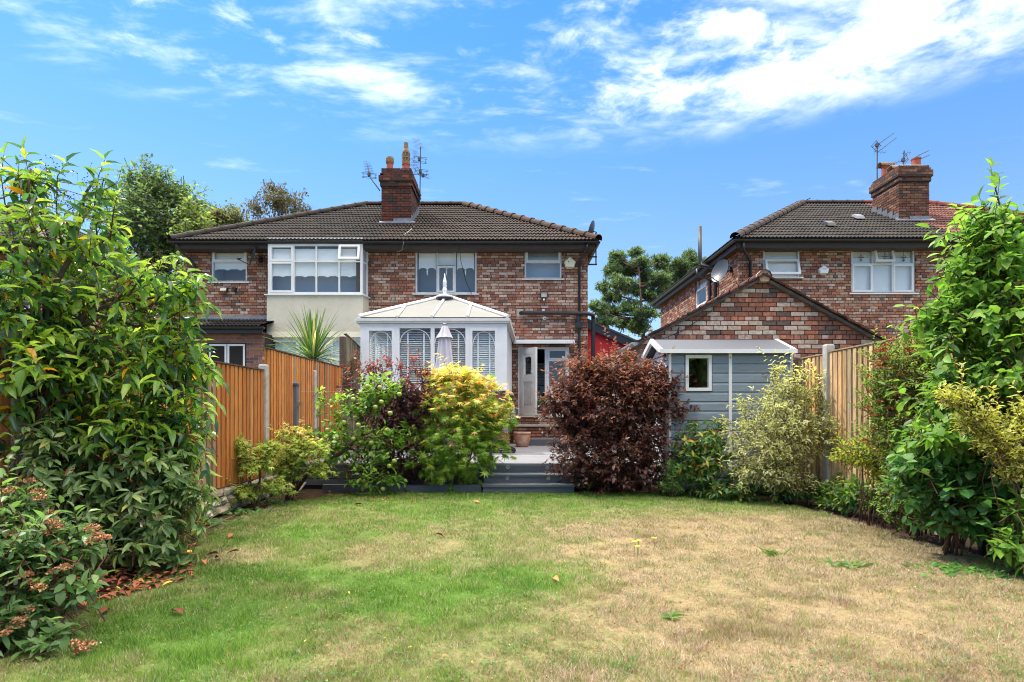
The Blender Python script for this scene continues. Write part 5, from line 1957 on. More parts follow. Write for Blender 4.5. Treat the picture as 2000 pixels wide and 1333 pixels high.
def grey_wood(rng):
    return pick_col([((120, 112, 94), .5), ((100, 94, 78), .3), ((136, 126, 104), .2)], rng, .15)


def fence_panel(label, x, y0, y1, z0, z1, side, colf, m_w, nb_=18, group='fence panels', z1b=None, gap=0.0, x1=None, seed=1):
    """vertical feather-edge boards between two posts; side = +1 when the boards face +X"""
    rng = random.Random(seed)
    z1b = z1 if z1b is None else z1b
    x1 = x if x1 is None else x1
    fp = thing('fence_panel', label, 'fence', ((x + x1) / 2, (y0 + y1) / 2, z0), group)
    w = (y1 - y0) / nb_
    for i in range(nb_):
        # a proud board, and the set-back one that closes the gap beside it
        for (ta, tb, c0, c1, nm) in ((i + .34, i + 1.0 - gap / w, .012, .034, 'board'), (i - .02, i + .38, -.002, .010, 'backing_board')):
            if gap and nm == 'backing_board':
                continue
            ta, tb = max(ta, 0), min(tb, nb_)
            ya, yb = y0 + ta * w, y0 + tb * w
            t = (ta + tb) / 2 / nb_
            zt_ = z1 + (z1b - z1) * t + rng.uniform(-.010, .003)
            xx = x + (x1 - x) * t
            j = rng.uniform(-.004, .004)
            k = rng.uniform(-.004, .004)
            cc = colf(rng)
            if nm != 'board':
                cc = tuple(v * .7 for v in cc)  # shade of the recess put into the set-back board's colour
            m_ = MB()
            m_.box8([(xx + side * c0, ya, z0), (xx + side * (c1 + j), ya, z0), (xx + side * (c1 + k), yb, z0), (xx + side * c0, yb, z0), (xx + side * c0, ya, zt_), (xx + side * (c1 + j), ya, zt_), (xx + side * (c1 + k), yb, zt_), (xx + side * c0, yb, zt_)], cc)
            m_.build(nm, m_w, fp, org=(xx, ya, z0))
    m_ = MB()
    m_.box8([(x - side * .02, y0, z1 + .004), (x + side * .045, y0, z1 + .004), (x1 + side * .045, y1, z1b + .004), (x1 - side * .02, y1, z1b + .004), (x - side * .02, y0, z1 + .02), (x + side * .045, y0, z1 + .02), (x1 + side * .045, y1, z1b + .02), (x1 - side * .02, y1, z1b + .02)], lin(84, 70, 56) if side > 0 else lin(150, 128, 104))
    m_.build('capping', m_w, fp)
    m_ = MB()
    for zz in (z0 + .15, (z0 + z1) / 2, z1 - .15):
        m_.box8([(x - side * .035, y0, zz), (x - side * .002, y0, zz), (x1 - side * .002, y1, zz), (x1 - side * .035, y1, zz), (x - side * .035, y0, zz + .04), (x - side * .002, y0, zz + .04), (x1 - side * .002, y1, zz + .04), (x1 - side * .035, y1, zz + .04)], colf(rng))
    m_.build('rail', m_w, fp)
    return fp


ZL = 1.71
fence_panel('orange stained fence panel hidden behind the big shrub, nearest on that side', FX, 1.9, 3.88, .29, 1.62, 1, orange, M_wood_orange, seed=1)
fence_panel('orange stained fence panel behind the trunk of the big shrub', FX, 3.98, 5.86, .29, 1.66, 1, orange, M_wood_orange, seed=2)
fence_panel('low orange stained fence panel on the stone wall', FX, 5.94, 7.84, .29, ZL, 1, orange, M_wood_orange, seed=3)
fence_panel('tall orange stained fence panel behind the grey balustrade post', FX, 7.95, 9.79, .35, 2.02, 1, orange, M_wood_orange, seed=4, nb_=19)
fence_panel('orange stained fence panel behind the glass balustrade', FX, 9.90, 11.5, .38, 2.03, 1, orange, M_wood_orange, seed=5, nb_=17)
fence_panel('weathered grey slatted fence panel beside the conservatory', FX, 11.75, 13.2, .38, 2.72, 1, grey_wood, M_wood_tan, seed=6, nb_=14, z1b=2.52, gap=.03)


def conc_post(label, x, y, z0, z1, side=1, group='concrete fence posts'):
    m_ = MB()
    m_.box(x - .05, x + .05, y - .05, y + .05, z0, z1 - .02)
    m_.box8([(x - .05, y - .05, z1 - .02), (x + .05, y - .05, z1 - .02), (x + .05, y + .05, z1 - .02), (x - .05, y + .05, z1 - .02), (x - .04, y - .04, z1), (x + .04, y - .04, z1), (x + .04, y + .04, z1), (x - .04, y + .04, z1)])
    m_.build('concrete_post', M_concrete, label=label, cat='post', group=group)


conc_post('concrete post between low and tall orange fence panels', FX + .01, 7.895, -.03, 1.80)
conc_post('concrete post behind the glass balustrade', FX + .01, 9.845, 0, 1.86)
conc_post('concrete post half hidden behind the big shrub', FX + .01, 5.90, 0, 1.74)
conc_post('concrete post behind the thick trunk of the big shrub', FX + .01, 3.93, 0, 1.7)
m_ = MB()
m_.box(FX - .06, FX + .04, 11.6, 11.7, .3, 2.66)
m_.build('timber_post', M_bark, label='old dark timber post ending the orange fence', cat='post')

FXR = 4.05
ZR = 1.89
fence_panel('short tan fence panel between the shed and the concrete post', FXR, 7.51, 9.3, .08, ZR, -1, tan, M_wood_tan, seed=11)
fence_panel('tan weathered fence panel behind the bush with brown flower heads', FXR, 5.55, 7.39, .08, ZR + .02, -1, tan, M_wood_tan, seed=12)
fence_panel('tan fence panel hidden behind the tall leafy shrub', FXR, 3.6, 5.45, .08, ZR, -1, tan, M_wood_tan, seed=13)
conc_post('pale concrete post rising above the tan fence', FXR - .01, 7.45, 0, 2.02)
conc_post('concrete post hidden behind the tall leafy shrub by the tan fence', FXR - .01, 5.5, 0, 1.98)
m_ = MB()
m_.box(3.98, 4.02, 9.32, 9.36, 0, 1.8)

# stone wall under the left fence
sw_ = thing('stone_wall', 'low rough grey stone wall with moss under the orange fence', 'wall', (FX, 6, 0))
m_ = MB()
m_.box(FX - .08, FX + .055, 2.0, 9.0, -.03, .285)
m_.build('wall_core', M_mortar, sw_)
rng = random.Random(77)
for row in range(3):
    y = 2.0 + rng.uniform(0, .2)
    z0, z1 = row * .095 - .005, row * .095 + .09
    while y < 8.9:
        L = rng.uniform(.18, .42)
        # a lumpy pitched-face block: 3x4 front vertices
        m_ = MB()
        nx_s, nz_s = 4, 3
        g = [[None] * (nz_s + 1) for _ in range(nx_s + 1)]
        for i in range(nx_s + 1):
            for j in range(nz_s + 1):
                edge = i in (0, nx_s) or j in (0, nz_s)
                dpt = .055 + (0.0 if edge else rng.uniform(.02, .06)) + rng.uniform(-.006, .006)
                g[i][j] = Vector((FX + dpt, y + L * i / nx_s * .97, z0 + (z1 - z0) * j / nz_s + rng.uniform(-.006, .006)))
        cc = pick_col([((150, 142, 124), .5), ((128, 120, 104), .3), ((166, 160, 142), .2)], rng, .15)
        for i in range(nx_s):
            for j in range(nz_s):
                m_.face([g[i][j], g[i + 1][j], g[i + 1][j + 1], g[i][j + 1]], cc)
        bx = FX + .02
        ring_ = [g[i][0] for i in range(nx_s + 1)] + [g[nx_s][j] for j in range(1, nz_s + 1)] + [g[i][nz_s] for i in range(nx_s - 1, -1, -1)] + [g[0][j] for j in range(nz_s - 1, 0, -1)]
        for i in range(len(ring_)):
            p, q = ring_[i], ring_[(i + 1) % len(ring_)]
            m_.face([p, q, (bx, q.y, q.z), (bx, p.y, p.z)], cc)
        m_.build('stone', M_stone, sw_, org=(FX + .05, y, z0))
        y += L + .008

# ------------------------------------------------------------------ shed
S_Y0, S_Y1 = 8.28, 9.26
sx0, sx1 = XX(1306, S_Y0), XX(1547, S_Y0)
shed = thing('garden_shed', 'blue-grey plastic garden shed with white trim and low pitched roof', 'shed', ((sx0 + sx1) / 2, S_Y0, 0))
SFR = Fr((sx0, S_Y0, 0), (1, 0, 0), (0, -1, 0))
sw = sx1 - sx0
sz1 = ZZ(690, S_Y0)
b0, b1 = .06, sz1
wa0, wa1, wz0, wz1 = XX(1338, S_Y0) - sx0, XX(1389, S_Y0) - sx0, ZZ(764, S_Y0), ZZ(694, S_Y0)
ph = XX(1, 1) * 0
bd = (ZZ(695, S_Y0) - ZZ(713.5, S_Y0))
mid = XX(1425.5, S_Y0) - sx0


def shed_board(fr, a0, a1, z0, z1, parent):
    m_ = MB()
    q = [(z0, .004), (z0 + .012, .016), (z1 - .03, .016), (z1, .002)]
    for (za_, ca_), (zb_, cb_) in zip(q, q[1:]):
        m_.face([fr.pt(a0, za_, ca_), fr.pt(a1, za_, ca_), fr.pt(a1, zb_, cb_), fr.pt(a0, zb_, cb_)])
    m_.face([fr.pt(a0, z0, .004), fr.pt(a1, z0, .004), fr.pt(a1, z0, -.03), fr.pt(a0, z0, -.03)])
    m_.face([fr.pt(a0, z1, .002), fr.pt(a1, z1, .002), fr.pt(a1, z1, -.03), fr.pt(a0, z1, -.03)])
    m_.build('cladding_board', M_shed, parent, org=fr.pt(a0, z0, 0))


z = sz1 - .02
while z > .1:
    zl = max(z - bd, .05)
    for (a0, a1) in ((.03, mid - .02), (mid + .02, sw - .03)):
        if a0 < wa0 and not (zl > wz1 or z < wz0):
            shed_board(SFR, a0, wa0 - .012, zl, z, shed)
            shed_board(SFR, wa1 + .012, a1, zl, z, shed)
        else:
            shed_board(SFR, a0, a1, zl, z, shed)
    z = zl
m_ = MB()
SFR.box(m_, 0.03, wa0, .05, sz1, -.05, -.031)
SFR.box(m_, wa1, sw - .03, .05, sz1, -.05, -.031)
SFR.box(m_, wa0, wa1, .05, wz0, -.05, -.031)
SFR.box(m_, wa0, wa1, wz1, sz1, -.05, -.031)
m_.box(sx1 - .05, sx1 - .02, S_Y0 + .06, S_Y1, .05, sz1)
m_.box(sx0 + .05, sx1 - .05, S_Y1 - .03, S_Y1, .05, sz1)
m_.build('inner_wall', M_shed, shed)
m_ = MB()
for a0, a1 in ((-.005, .032), (mid - .022, mid + .022), (sw - .032, sw + .005)):
    SFR.box(m_, a0, a1, .03, sz1 - .002, -.03, .022)
m_.build('corner_trim', M_upvc, shed)
m_ = MB()
for zz in (sz1 - .07, .9, .2):
    m_.tube([SFR.pt(mid, zz, .02), SFR.pt(mid, zz, .027)], .008, 8)
    m_.tube([SFR.pt(sw - .013, zz, .02), SFR.pt(sw - .013, zz, .027)], .007, 8)
m_.build('screw', M_black, shed)
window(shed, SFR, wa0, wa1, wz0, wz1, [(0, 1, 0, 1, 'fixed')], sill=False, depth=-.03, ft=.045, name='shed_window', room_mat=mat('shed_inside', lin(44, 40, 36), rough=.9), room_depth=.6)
# gable end facing the house side (white)
SGF = Fr((sx0, S_Y1, 0), (0, -1, 0), (-1, 0, 0))
sl_ = S_Y1 - S_Y0
SRY = (S_Y0 + S_Y1) / 2 - .02
sza = ZZ(666, SRY) - .03
z = sz1 - .02
m_ = MB()
while z > .1:
    zl = max(z - bd, .05)
    SGF.box(m_, .03, sl_ - .03, zl + .004, z - .004, -.03, .006)
    z = zl
m_.face([SGF.pt(.0, sz1, -.005), SGF.pt(sl_, sz1, -.005), SGF.pt(sl_ / 2 + .02, sza, -.005)])
SGF.box(m_, .02, sl_ - .02, .05, sz1, -.05, -.031)
m_.build('gable_end', mat('white_shed_plastic', lin(214, 218, 222), rough=.5), shed)
m_ = MB()
SGF.box(m_, -.005, .035, .03, sz1, -.03, .02)
SGF.box(m_, sl_ - .06, sl_ - .035, .03, sz1, .0, .02)
m_.build('corner_trim', M_upvc, shed)
ro, zt_ = .12, .012
rx0, rx1 = XX(1292, S_Y0 - .1), XX(1552, S_Y0 - .1)
ze = ZZ(684, S_Y0 - .1)
e0, e1 = S_Y0 - .1, S_Y1 + .1
zr_ = ZZ(665, SRY)
for (ya, yb) in ((e0, SRY), (e1, SRY)):
    m_ = MB()
    m_.box8([(rx0, ya, ze - .015), (rx1, ya, ze - .015), (rx1, yb, zr_ - .015), (rx0, yb, zr_ - .015), (rx0, ya, ze + .01), (rx1, ya, ze + .01), (rx1, yb, zr_ + .01), (rx0, yb, zr_ + .01)])
    m_.build('roof_panel', M_shed_roof, shed)
    m_ = MB()
    for (xa, xb) in ((rx0 - .025, rx0 + .02), (rx1 - .02, rx1 + .025)):
        m_.box8([(xa, ya, ze - .05), (xb, ya, ze - .05), (xb, yb, zr_ - .05), (xa, yb, zr_ - .05), (xa, ya, ze + .02), (xb, ya, ze + .02), (xb, yb, zr_ + .02), (xa, yb, zr_ + .02)])
    m_.build('barge_trim', M_upvc, shed)
m_ = MB()
m_.box(rx0 - .027, rx1 + .027, e0 - .03, e0 + .02, ze - .045, ze + .012)
m_.build('eaves_trim', M_upvc, shed)

# ------------------------------------------------------------------ fixtures on the houses
def dish(name, label, c, n, r, m_d, wall_pt, tilt=.15):
    t = thing(name, label, 'satellite dish', c)
    n = Vector(n).normalized()
    s = n.cross(Vector((0, 0, 1))).normalized()
    u = s.cross(n)
    m_ = MB()
    rings = []
    for k in range(6):
        rr_ = r * k / 5
        rings.append([c + s * math.cos(a) * rr_ + u * math.sin(a) * rr_ * 1.1 + n * (.12 * r * (k / 5) ** 2 * 2.0) for a in np.linspace(0, 2 * math.pi, 21)[:-1]])
    for a, b in zip(rings, rings[1:]):
        for i in range(20):
            j = (i + 1) % 20
            m_.face([a[i], a[j], b[j], b[i]])
            m_.face([a[i] - n * .012, a[j] - n * .012, b[j] - n * .012, b[i] - n * .012])
    m_.build('reflector', m_d, t, smooth=True)
    m_ = MB()
    f = c + n * (r * 1.5) - u * (r * .9)
    m_.tube([c - u * r * 1.05 + n * .05, f], .012, 6)
    m_.tube([f, f + (c - f).normalized() * .1], .03, 8)
    m_.build('feed_arm', M_black, t)
    m_ = MB()
    m_.tube([c - n * .02, c - n * .1, Vector(wall_pt)], .02, 7)
    m_.box(wall_pt[0] - .05, wall_pt[0] + .05, wall_pt[1] - .03, wall_pt[1] + .03, wall_pt[2] - .08, wall_pt[2] + .08)
    m_.build('bracket', M_black, t)


dish('satellite_dish', 'dark satellite dish between the small window and the bay', P(496, 501, 15.35), (-.8, -.45, .25), .24, M_dark_dish, (XX(510, D_H), D_H - .02, ZZ(508, D_H)))
a = side_pt(1418, 531, .5)
dish('satellite_dish', 'grey satellite dish on the sunlit side wall of the far house', side_pt(1409, 531, .45), (-.9, -.45, .3), .29, M_grey_dish, tuple(side_pt(1428, 527, .03)))
dish('satellite_dish', 'small grey dish seen edge-on at the roof corner', P(1158, 452, 16.2), (-.9, .3, .3), .26, M_grey_dish, (XX(1160, 16.2), 16.2, ZZ(470, 16.2)))
mb = MB()
xm = XX(1164, 16.0)
mb.tube([(xm, 16.0, ZZ(518, 16)), (xm, 16.0, ZZ(470, 16))], .018, 6)
for py in (502, 517):
    mb.tube([(HX1, 16.0, ZZ(py, 16)), (xm + .03, 16.0, ZZ(py, 16))], .022, 6)
mb.build('dish_bracket', M_rust, label='rusty dish bracket on the side wall below the roof corner', cat='bracket')


def aerial(label, base, top, booms):
    """mast with yagi booms: (pos, dir, length, elements, element length, tilt)"""
    t = thing('tv_aerial', label, 'aerial', base)
    m_ = MB()
    m_.tube([base, top], .018, 6)
    m_.build('mast', M_metal, t)
    for (p, dvec, L, n, el, edir, refl) in booms:
        p, dvec, edir = Vector(p), Vector(dvec).normalized(), Vector(edir).normalized()
        m_ = MB()
        m_.tube([p, p + dvec * L], .009, 5)
        for i in range(n):
            q = p + dvec * (L * (i + .5) / n)
            e = el * (1 - .35 * i / n)
            m_.tube([q - edir * e, q + edir * e], .0035, 4)
        if refl:
            up_ = dvec.cross(edir).normalized()
            for k in (-2, -1, 1, 2):
                q = p - dvec * .05 + up_ * (.05 * k)
                m_.tube([q - edir * .22, q + edir * .22], .007, 4)
            for k in (-1, 1):
                m_.tube([p - dvec * .05 + edir * .18 * k - up_ * .1, p - dvec * .05 + edir * .18 * k + up_ * .1], .007, 4)
            m_.box(p.x - .04, p.x + .04, p.y - .04, p.y + .04, p.z - .05, p.z + .05)
        m_.build('antenna', M_metal, t)


d1 = 18.2
b_, t_ = P(820, 400, d1), P(821.5, 287, d1)
aerial('tall tv aerial mast with several booms beside the central chimney', b_, t_,
       [(P(821, 292, d1), (-.35, .55, .85), .62, 8, .16, (1, .3, 0), False), (P(819, 311, d1), (-.45, .4, .75), .5, 8, .14, (1, .3, 0), True),
        (P(821, 335, d1), (-.55, .45, .9), .7, 9, .14, (1, .3, 0), True), (P(819, 343, d1), (-.55, .4, .85), .6, 8, .16, (1, .3, 0), False), (P(826, 343, d1), (.5, .1, -.25), .2, 3, .16, (1, 0, 0), True)])
mb = MB()
for py in (382, 389):
    mb.tube([P(811, py, 18.2), P(823, py, 18.2)], .02, 5)
mb.build('aerial_bracket', M_rust, label='rusty bracket tying the tall aerial to the chimney', cat='bracket')
d2 = 17.3
b_, t_ = P(742, 373, d2), P(723, 347, d2)
aerial('small tv aerial leaning out from the chimney on a cranked arm', b_, t_, [(P(721, 341, d2), (-.22, .3, .9), .5, 8, .15, (1, .25, 0), True), (P(722, 337, d2), (-.2, .25, .85), .3, 5, .13, (1, .2, 0), False)])
d3 = 18.0
b_, t_ = P(1713, 385, d3), P(1713.5, 283, d3)
aerial('tv aerial mast with two raised booms beside the far chimney', b_, t_, [(P(1713, 284, d3), (1, .3, .72), .82, 10, .13, (.2, 1, 0), True), (P(1716, 296, d3), (1, .2, .75), .8, 10, .12, (.2, 1, 0), False), (P(1707, 297, d3), (1, .1, .02), .4, 4, .2, (.3, 1, 0), False)])
d4 = 17.7
b_, t_ = P(1764, 322, d4), P(1766, 295, d4)
aerial('low tv aerial with looped elements on the far chimney top', b_, t_, [(P(1763, 300, d4), (1, .2, .2), .3, 4, .25, (.6, 1, 0), False), (P(1790, 306, d4), (1, .2, .5), .5, 8, .1, (.2, 1, 0), False), (P(1790, 314, d4), (1, .2, .45), .52, 8, .1, (.2, 1, 0), False), (P(1764, 313, d4), (-1, .2, -.3), .4, 4, .2, (.3, 1, 0), True)])


def alarm_box(label, c, w, h, col_mat, light):
    t = thing('alarm_box', label, 'alarm', c)
    m_ = MB()
    pts = [(0, h * .55), (w * .5, h * .12), (w * .36, -h * .38), (-w * .36, -h * .38), (-w * .5, h * .12)]
    f = [Vector((c[0] + a * .86, c[1] - .07, c[2] + b * .86)) for a, b in pts]
    b = [Vector((c[0] + a, c[1] - .045, c[2] + b)) for a, b in pts]
    k = [Vector((c[0] + a, c[1] + .03, c[2] + b)) for a, b in pts]
    m_.face(f)
    for i in range(5):
        j = (i + 1) % 5
        m_.face([f[i], f[j], b[j], b[i]])
        m_.face([b[i], b[j], k[j], k[i]])
    m_.face([Vector((c[0] - w * .3, c[1] - .06, c[2] - h * .33)), Vector((c[0] + w * .3, c[1] - .06, c[2] - h * .33)), Vector((c[0] + w * .3, c[1] + .03, c[2] - h * .46)), Vector((c[0] - w * .3, c[1] + .03, c[2] - h * .46))])
    m_.build('cover', col_mat, t)
    m_ = MB()
    if light:
        m_.tube([(c[0] - .035, c[1] - .07, c[2] + .03), (c[0] - .035, c[1] - .078, c[2] + .03)], .016, 10)
        m_.build('warning_lamp', mat('red_lamp', lin(200, 70, 40), rough=.4), t)
    else:
        for (x0, x1, z0) in ((-.065, -.045, .055), (-.075, -.06, .01), (-.035, .055, .03), (-.03, .06, .018)):
            m_.box(c[0] + x0, c[0] + x1, c[1] - .0715, c[1] - .0705, c[2] + z0, c[2] + z0 + .008)
        m_.build('printed_mark', mat('blue_print', lin(110, 130, 170), rough=.5), t)


alarm_box('cream pentagon alarm box beside the bathroom window', P(1113, 515, D_H - .04), .31, .31, M_cream, True)
alarm_box('white pentagon alarm box with faint print between the far windows', P(1607.5, 529, D_R - .04), .28, .24, M_upvc, False)

fl = thing('floodlight', 'black square floodlight above the soil pipe', 'floodlight', P(1062.5, 577, D_H - .08))
c = P(1062.5, 576, D_H - .1)
mb = MB()
FLF = Fr((c.x, c.y, 0), (1, 0, 0), (0, -1, 0))
FLF.ring(mb, -.095, .095, c.z - .085, c.z + .085, .015, -.05, .03)
FLF.box(mb, -.08, .08, c.z - .07, c.z + .07, -.05, -.03)
mb.build('housing', M_black, fl)
plane_obj('lens', [FLF.pt(-.08, c.z - .07, .0), FLF.pt(.08, c.z - .07, .0), FLF.pt(.08, c.z + .07, .0), FLF.pt(-.08, c.z + .07, .0)], mat('lamp_glass', lin(196, 186, 170), rough=.15), fl)
mb = MB()
mb.tube([(c.x, c.y + .1, c.z - .1), (c.x, c.y, c.z - .12), (c.x, c.y - .02, c.z - .16)], .025, 8)
mb.build('sensor', M_upvc, fl)
fl = thing('floodlight', 'small tilted floodlight with sensor below the small window', 'floodlight', P(440, 566, D_H - .1))
c = P(438, 566, D_H - .14)
mb = MB()
mb.box8([(c.x - .09, c.y - .08, c.z - .06), (c.x + .09, c.y - .08, c.z - .06), (c.x + .09, c.y + .04, c.z - .02), (c.x - .09, c.y + .04, c.z - .02), (c.x - .11, c.y - .02, c.z + .05), (c.x + .09, c.y - .02, c.z + .05), (c.x + .09, c.y + .06, c.z + .07), (c.x - .11, c.y + .06, c.z + .07)])
mb.build('housing', M_black, fl)
plane_obj('lens', [(c.x - .075, c.y - .082, c.z - .045), (c.x + .075, c.y - .082, c.z - .045), (c.x + .072, c.y - .032, c.z + .04), (c.x - .09, c.y - .032, c.z + .04)], mat('lamp_glass', lin(196, 186, 170), rough=.15), fl)
mb = MB()
mb.tube([(c.x + .05, D_H, c.z - .03), (c.x + .05, c.y, c.z - .03)], .02, 6)
mb.box(c.x + .19, c.x + .27, D_H - .1, D_H - .001, c.z - .02, c.z + .07)
mb.build('sensor', M_black, fl)
cc_ = thing('security_camera', 'small white dome security camera under the soil pipe', 'camera', P(1063.5, 623, D_H - .06))
c = P(1063.5, 622, D_H - .06)
mb = MB()
mb.lathe((c.x, c.y, c.z - .05), [(0, 0), (.03, .006), (.048, .03), (.05, .05), (.048, .07), (.03, .094), (0, .1)], 14)
mb.build('ball', M_upvc, cc_, smooth=True)
mb = MB()
mb.tube([(c.x, c.y + .02, c.z), (c.x, D_H - .001, c.z)], .035, 12)
mb.build('mount', M_upvc, cc_)
mb = MB()
mb.tube([(c.x + .008, c.y - .046, c.z - .01), (c.x + .008, c.y - .054, c.z - .01)], .02, 12)
mb.build('lens', M_black, cc_)
mb = MB()
q = P(1061, 607, D_H)
mb.box(q.x - .04, q.x + .04, D_H - .05, D_H - .002, q.z - .03, q.z + .03)
mb.build('junction_box', M_upvc_old, label='small white junction box just above the soil pipe', cat='box')
fl = thing('floodlight', 'small fence lamp clipped to the top of the tall orange fence', 'floodlight', P(600, 714, 9.75))
c = P(598.5, 712, 9.78)
mb = MB()
mb.box8([(c.x - .03, c.y - .02, c.z - .10), (c.x + .04, c.y - .06, c.z - .08), (c.x + .06, c.y, c.z - .06), (c.x, c.y + .03, c.z - .08), (c.x - .04, c.y - .03, c.z + .09), (c.x + .06, c.y - .06, c.z + .04), (c.x + .07, c.y, c.z + .06), (c.x, c.y + .03, c.z + .1)])
mb.build('housing', M_black, fl)
mb = MB()
mb.face([(c.x - .035, c.y - .036, c.z - .08), (c.x + .025, c.y - .064, c.z - .065), (c.x + .04, c.y - .066, c.z + .03), (c.x - .03, c.y - .046, c.z + .07)])
mb.build('lens', mat('lamp_glass', lin(196, 186, 170), rough=.15), fl)

# ------------------------------------------------------------------ things on the deck
pd = 11.4
px_, pz_ = XX(869, pd), ZZ(634, pd)
pa = thing('parasol', 'closed lilac-grey garden parasol in front of the conservatory', 'parasol', (px_, pd, DKZ))
mb = MB()
fold = lambda k, ph_: (lambda an, z: 1 + k * math.sin(8 * an + ph_ + z * 1.5) + .05 * math.sin(3 * an + z * 4))
mb.lathe((px_, pd, pz_), [(.045, -.02), (.06, -.06), (.10, -.16), (.135, -.24), (.15, -.265)], 64, mod=fold(.10, .4))
mb.build('top_valance', M_parasol, pa, smooth=True)
mb = MB()
mb.lathe((px_, pd, pz_), [(.09, -.2), (.105, -.3), (.12, -.5), (.15, -.75), (.19, -1.0), (.22, -1.2), (.2, -1.35), (.15, -1.55), (.12, -1.6)], 72, mod=fold(.16, 0))
mb.build('folded_canopy', M_parasol, pa, smooth=True)
mb = MB()
mb.lathe((px_, pd, pz_), [(0, .02), (.03, .018), (.05, .0), (.05, -.025)], 16)
mb.build('cap', M_post_grey, pa)
mb = MB()
mb.tube([(px_, pd, DKZ + .05), (px_, pd, pz_)], .024, 10)
mb.build('pole', M_post_grey, pa)
mb = MB()
mb.lathe((px_, pd, DKZ), [(0, .001), (.26, .001), (.26, .05), (.06, .08), (.05, .2), (0, .2)], 24)
mb.build('base', M_black, pa)

chd = 11.0
gc = thing('garden_chair', 'grey sling garden chair on black looped feet behind the maple', 'chair', (XX(985, chd), chd, DKZ))
x0, x1 = XX(955, chd), XX(1003, chd)
zf = DKZ + .022
mb = MB()
for yy in (chd, chd + .45):
    mb.tube([(x0 - .2, yy, zf + .5), (x0 - .12, yy, zf + .42), (x0 + .12, yy, zf + .22), (x1 + .04, yy, zf + .02), (x1 + .02, yy, zf), (x0 - .1, yy, zf)], .02, 8)
mb.tube([(x0 - .1, chd, zf), (x0 - .1, chd + .45, zf)], .02, 8)
mb.build('looped_foot', M_black, gc, smooth=True)
zs = DKZ + .42
mb = MB()
mb.box8([(x0 - .25, chd - .02, zs - .03), (x1 - .04, chd - .02, zs), (x1 - .04, chd + .48, zs), (x0 - .25, chd + .48, zs - .03), (x0 - .25, chd - .02, zs), (x1 - .04, chd - .02, zs + .04), (x1 - .04, chd + .48, zs + .04), (x0 - .25, chd + .48, zs)])
mb.build('seat', M_post_grey, gc)
xb, zt_ = XX(1002, chd), ZZ(795, chd)
mb = MB()
mb.box8([(x1 - .1, chd, zs + .02), (x1 - .05, chd, zs + .02), (x1 - .05, chd + .46, zs + .02), (x1 - .1, chd + .46, zs + .02), (xb + .0, chd, zt_), (xb + .08, chd, zt_ - .02), (xb + .08, chd + .46, zt_ - .02), (xb + .0, chd + .46, zt_)])
mb.build('backrest', mat('sling_fabric', lin(150, 152, 158), rough=.8), gc)
mb = MB()
for yy in (chd - .02, chd + .47):
    mb.tube([(x1 - .1, yy, zs), (xb + .04, yy, zt_ - .01), (xb + .1, yy, zt_ - .05)], .02, 8)
mb.tube([(x0 - .2, chd - .02, zs + .2), (x1, chd - .02, zs + .22)], .018, 8)
mb.build('back_frame', M_post_grey, gc)

for (px, py, d, r, hgt, lab) in ((1020, 873, 13.12, .185, .33, 'large weathered terracotta pot at the foot of the door steps'), (987, 872, 13.2, .1, .16, 'small terracotta pot beside the large pot')):
    tp = thing('terracotta_pot', lab, 'plant pot', (XX(px, d), d, DKZ), group='pots on the deck')
    mb = MB()
    mb.lathe((XX(px, d), d, DKZ + .002), [(0, 0), (r * .66, 0), (r * .74, hgt * .08), (r * .92, hgt * .4), (r, hgt * .75), (r * .98, hgt * .86), (r * 1.05, hgt * .88), (r * 1.05, hgt), (r * .9, hgt), (r * .88, hgt * .85)], 28)
    mb.build('bowl', mat('limewashed_terracotta', lin(170, 118, 92), rough=.9, noise=.15, nscale=16, tint2=lin(190, 176, 160), t2scale=7, t2lo=.45, t2hi=.7), tp, smooth=True)
    mb = MB()
    mb.lathe((XX(px, d), d, DKZ), [(0, hgt * .88), (r * .9, hgt * .86)], 16)
    mb.build('soil', M_soil, tp)
m_ = MB()
q = G(585, 958)
m_.box8([(q.x - .055, q.y - .01, .0), (q.x + .02, q.y - .03, .0), (q.x + .025, q.y - .015, .0), (q.x - .05, q.y + .005, .0), (q.x - .0, q.y + .06, .115), (q.x + .085, q.y + .04, .115), (q.x + .09, q.y + .05, .11), (q.x + .005, q.y + .07, .11)])
m_.build('slate_marker', M_concrete, label='pale slate plant marker leaning under the apple trunk', cat='plant marker')

# ------------------------------------------------------------------ plants: leaf shapes
def tpl_oval(curl=.18, fold=.22, w1=.44, w2=.40, t1=.3, t2=.66):
    v = np.array([(0, 0, 0), (0, t1, -curl * t1 ** 2), (0, t2, -curl * t2 ** 2), (0, 1, -curl),
                  (-w1, t1, fold * w1 - curl * t1 ** 2), (-w2, t2, fold * w2 - curl * t2 ** 2), (w1, t1, fold * w1 - curl * t1 ** 2), (w2, t2, fold * w2 - curl * t2 ** 2)], float)
    t = np.array([(0, 6, 1), (0, 1, 4), (1, 6, 7), (1, 7, 2), (1, 2, 5), (1, 5, 4), (2, 7, 3), (2, 3, 5)])
    edge = np.array([.3, 0, 0, 1, 1, 1, 1, 1])
    return v, t, edge


def tpl_diamond(fold=.15, curl=.12):
    v = np.array([(0, 0, 0), (-.5, .42, fold * .5), (0, 1, -curl), (.5, .42, fold * .5)], float)
    return v, np.array([(0, 3, 2), (0, 2, 1)]), np.array([.3, 1, 1, 1])


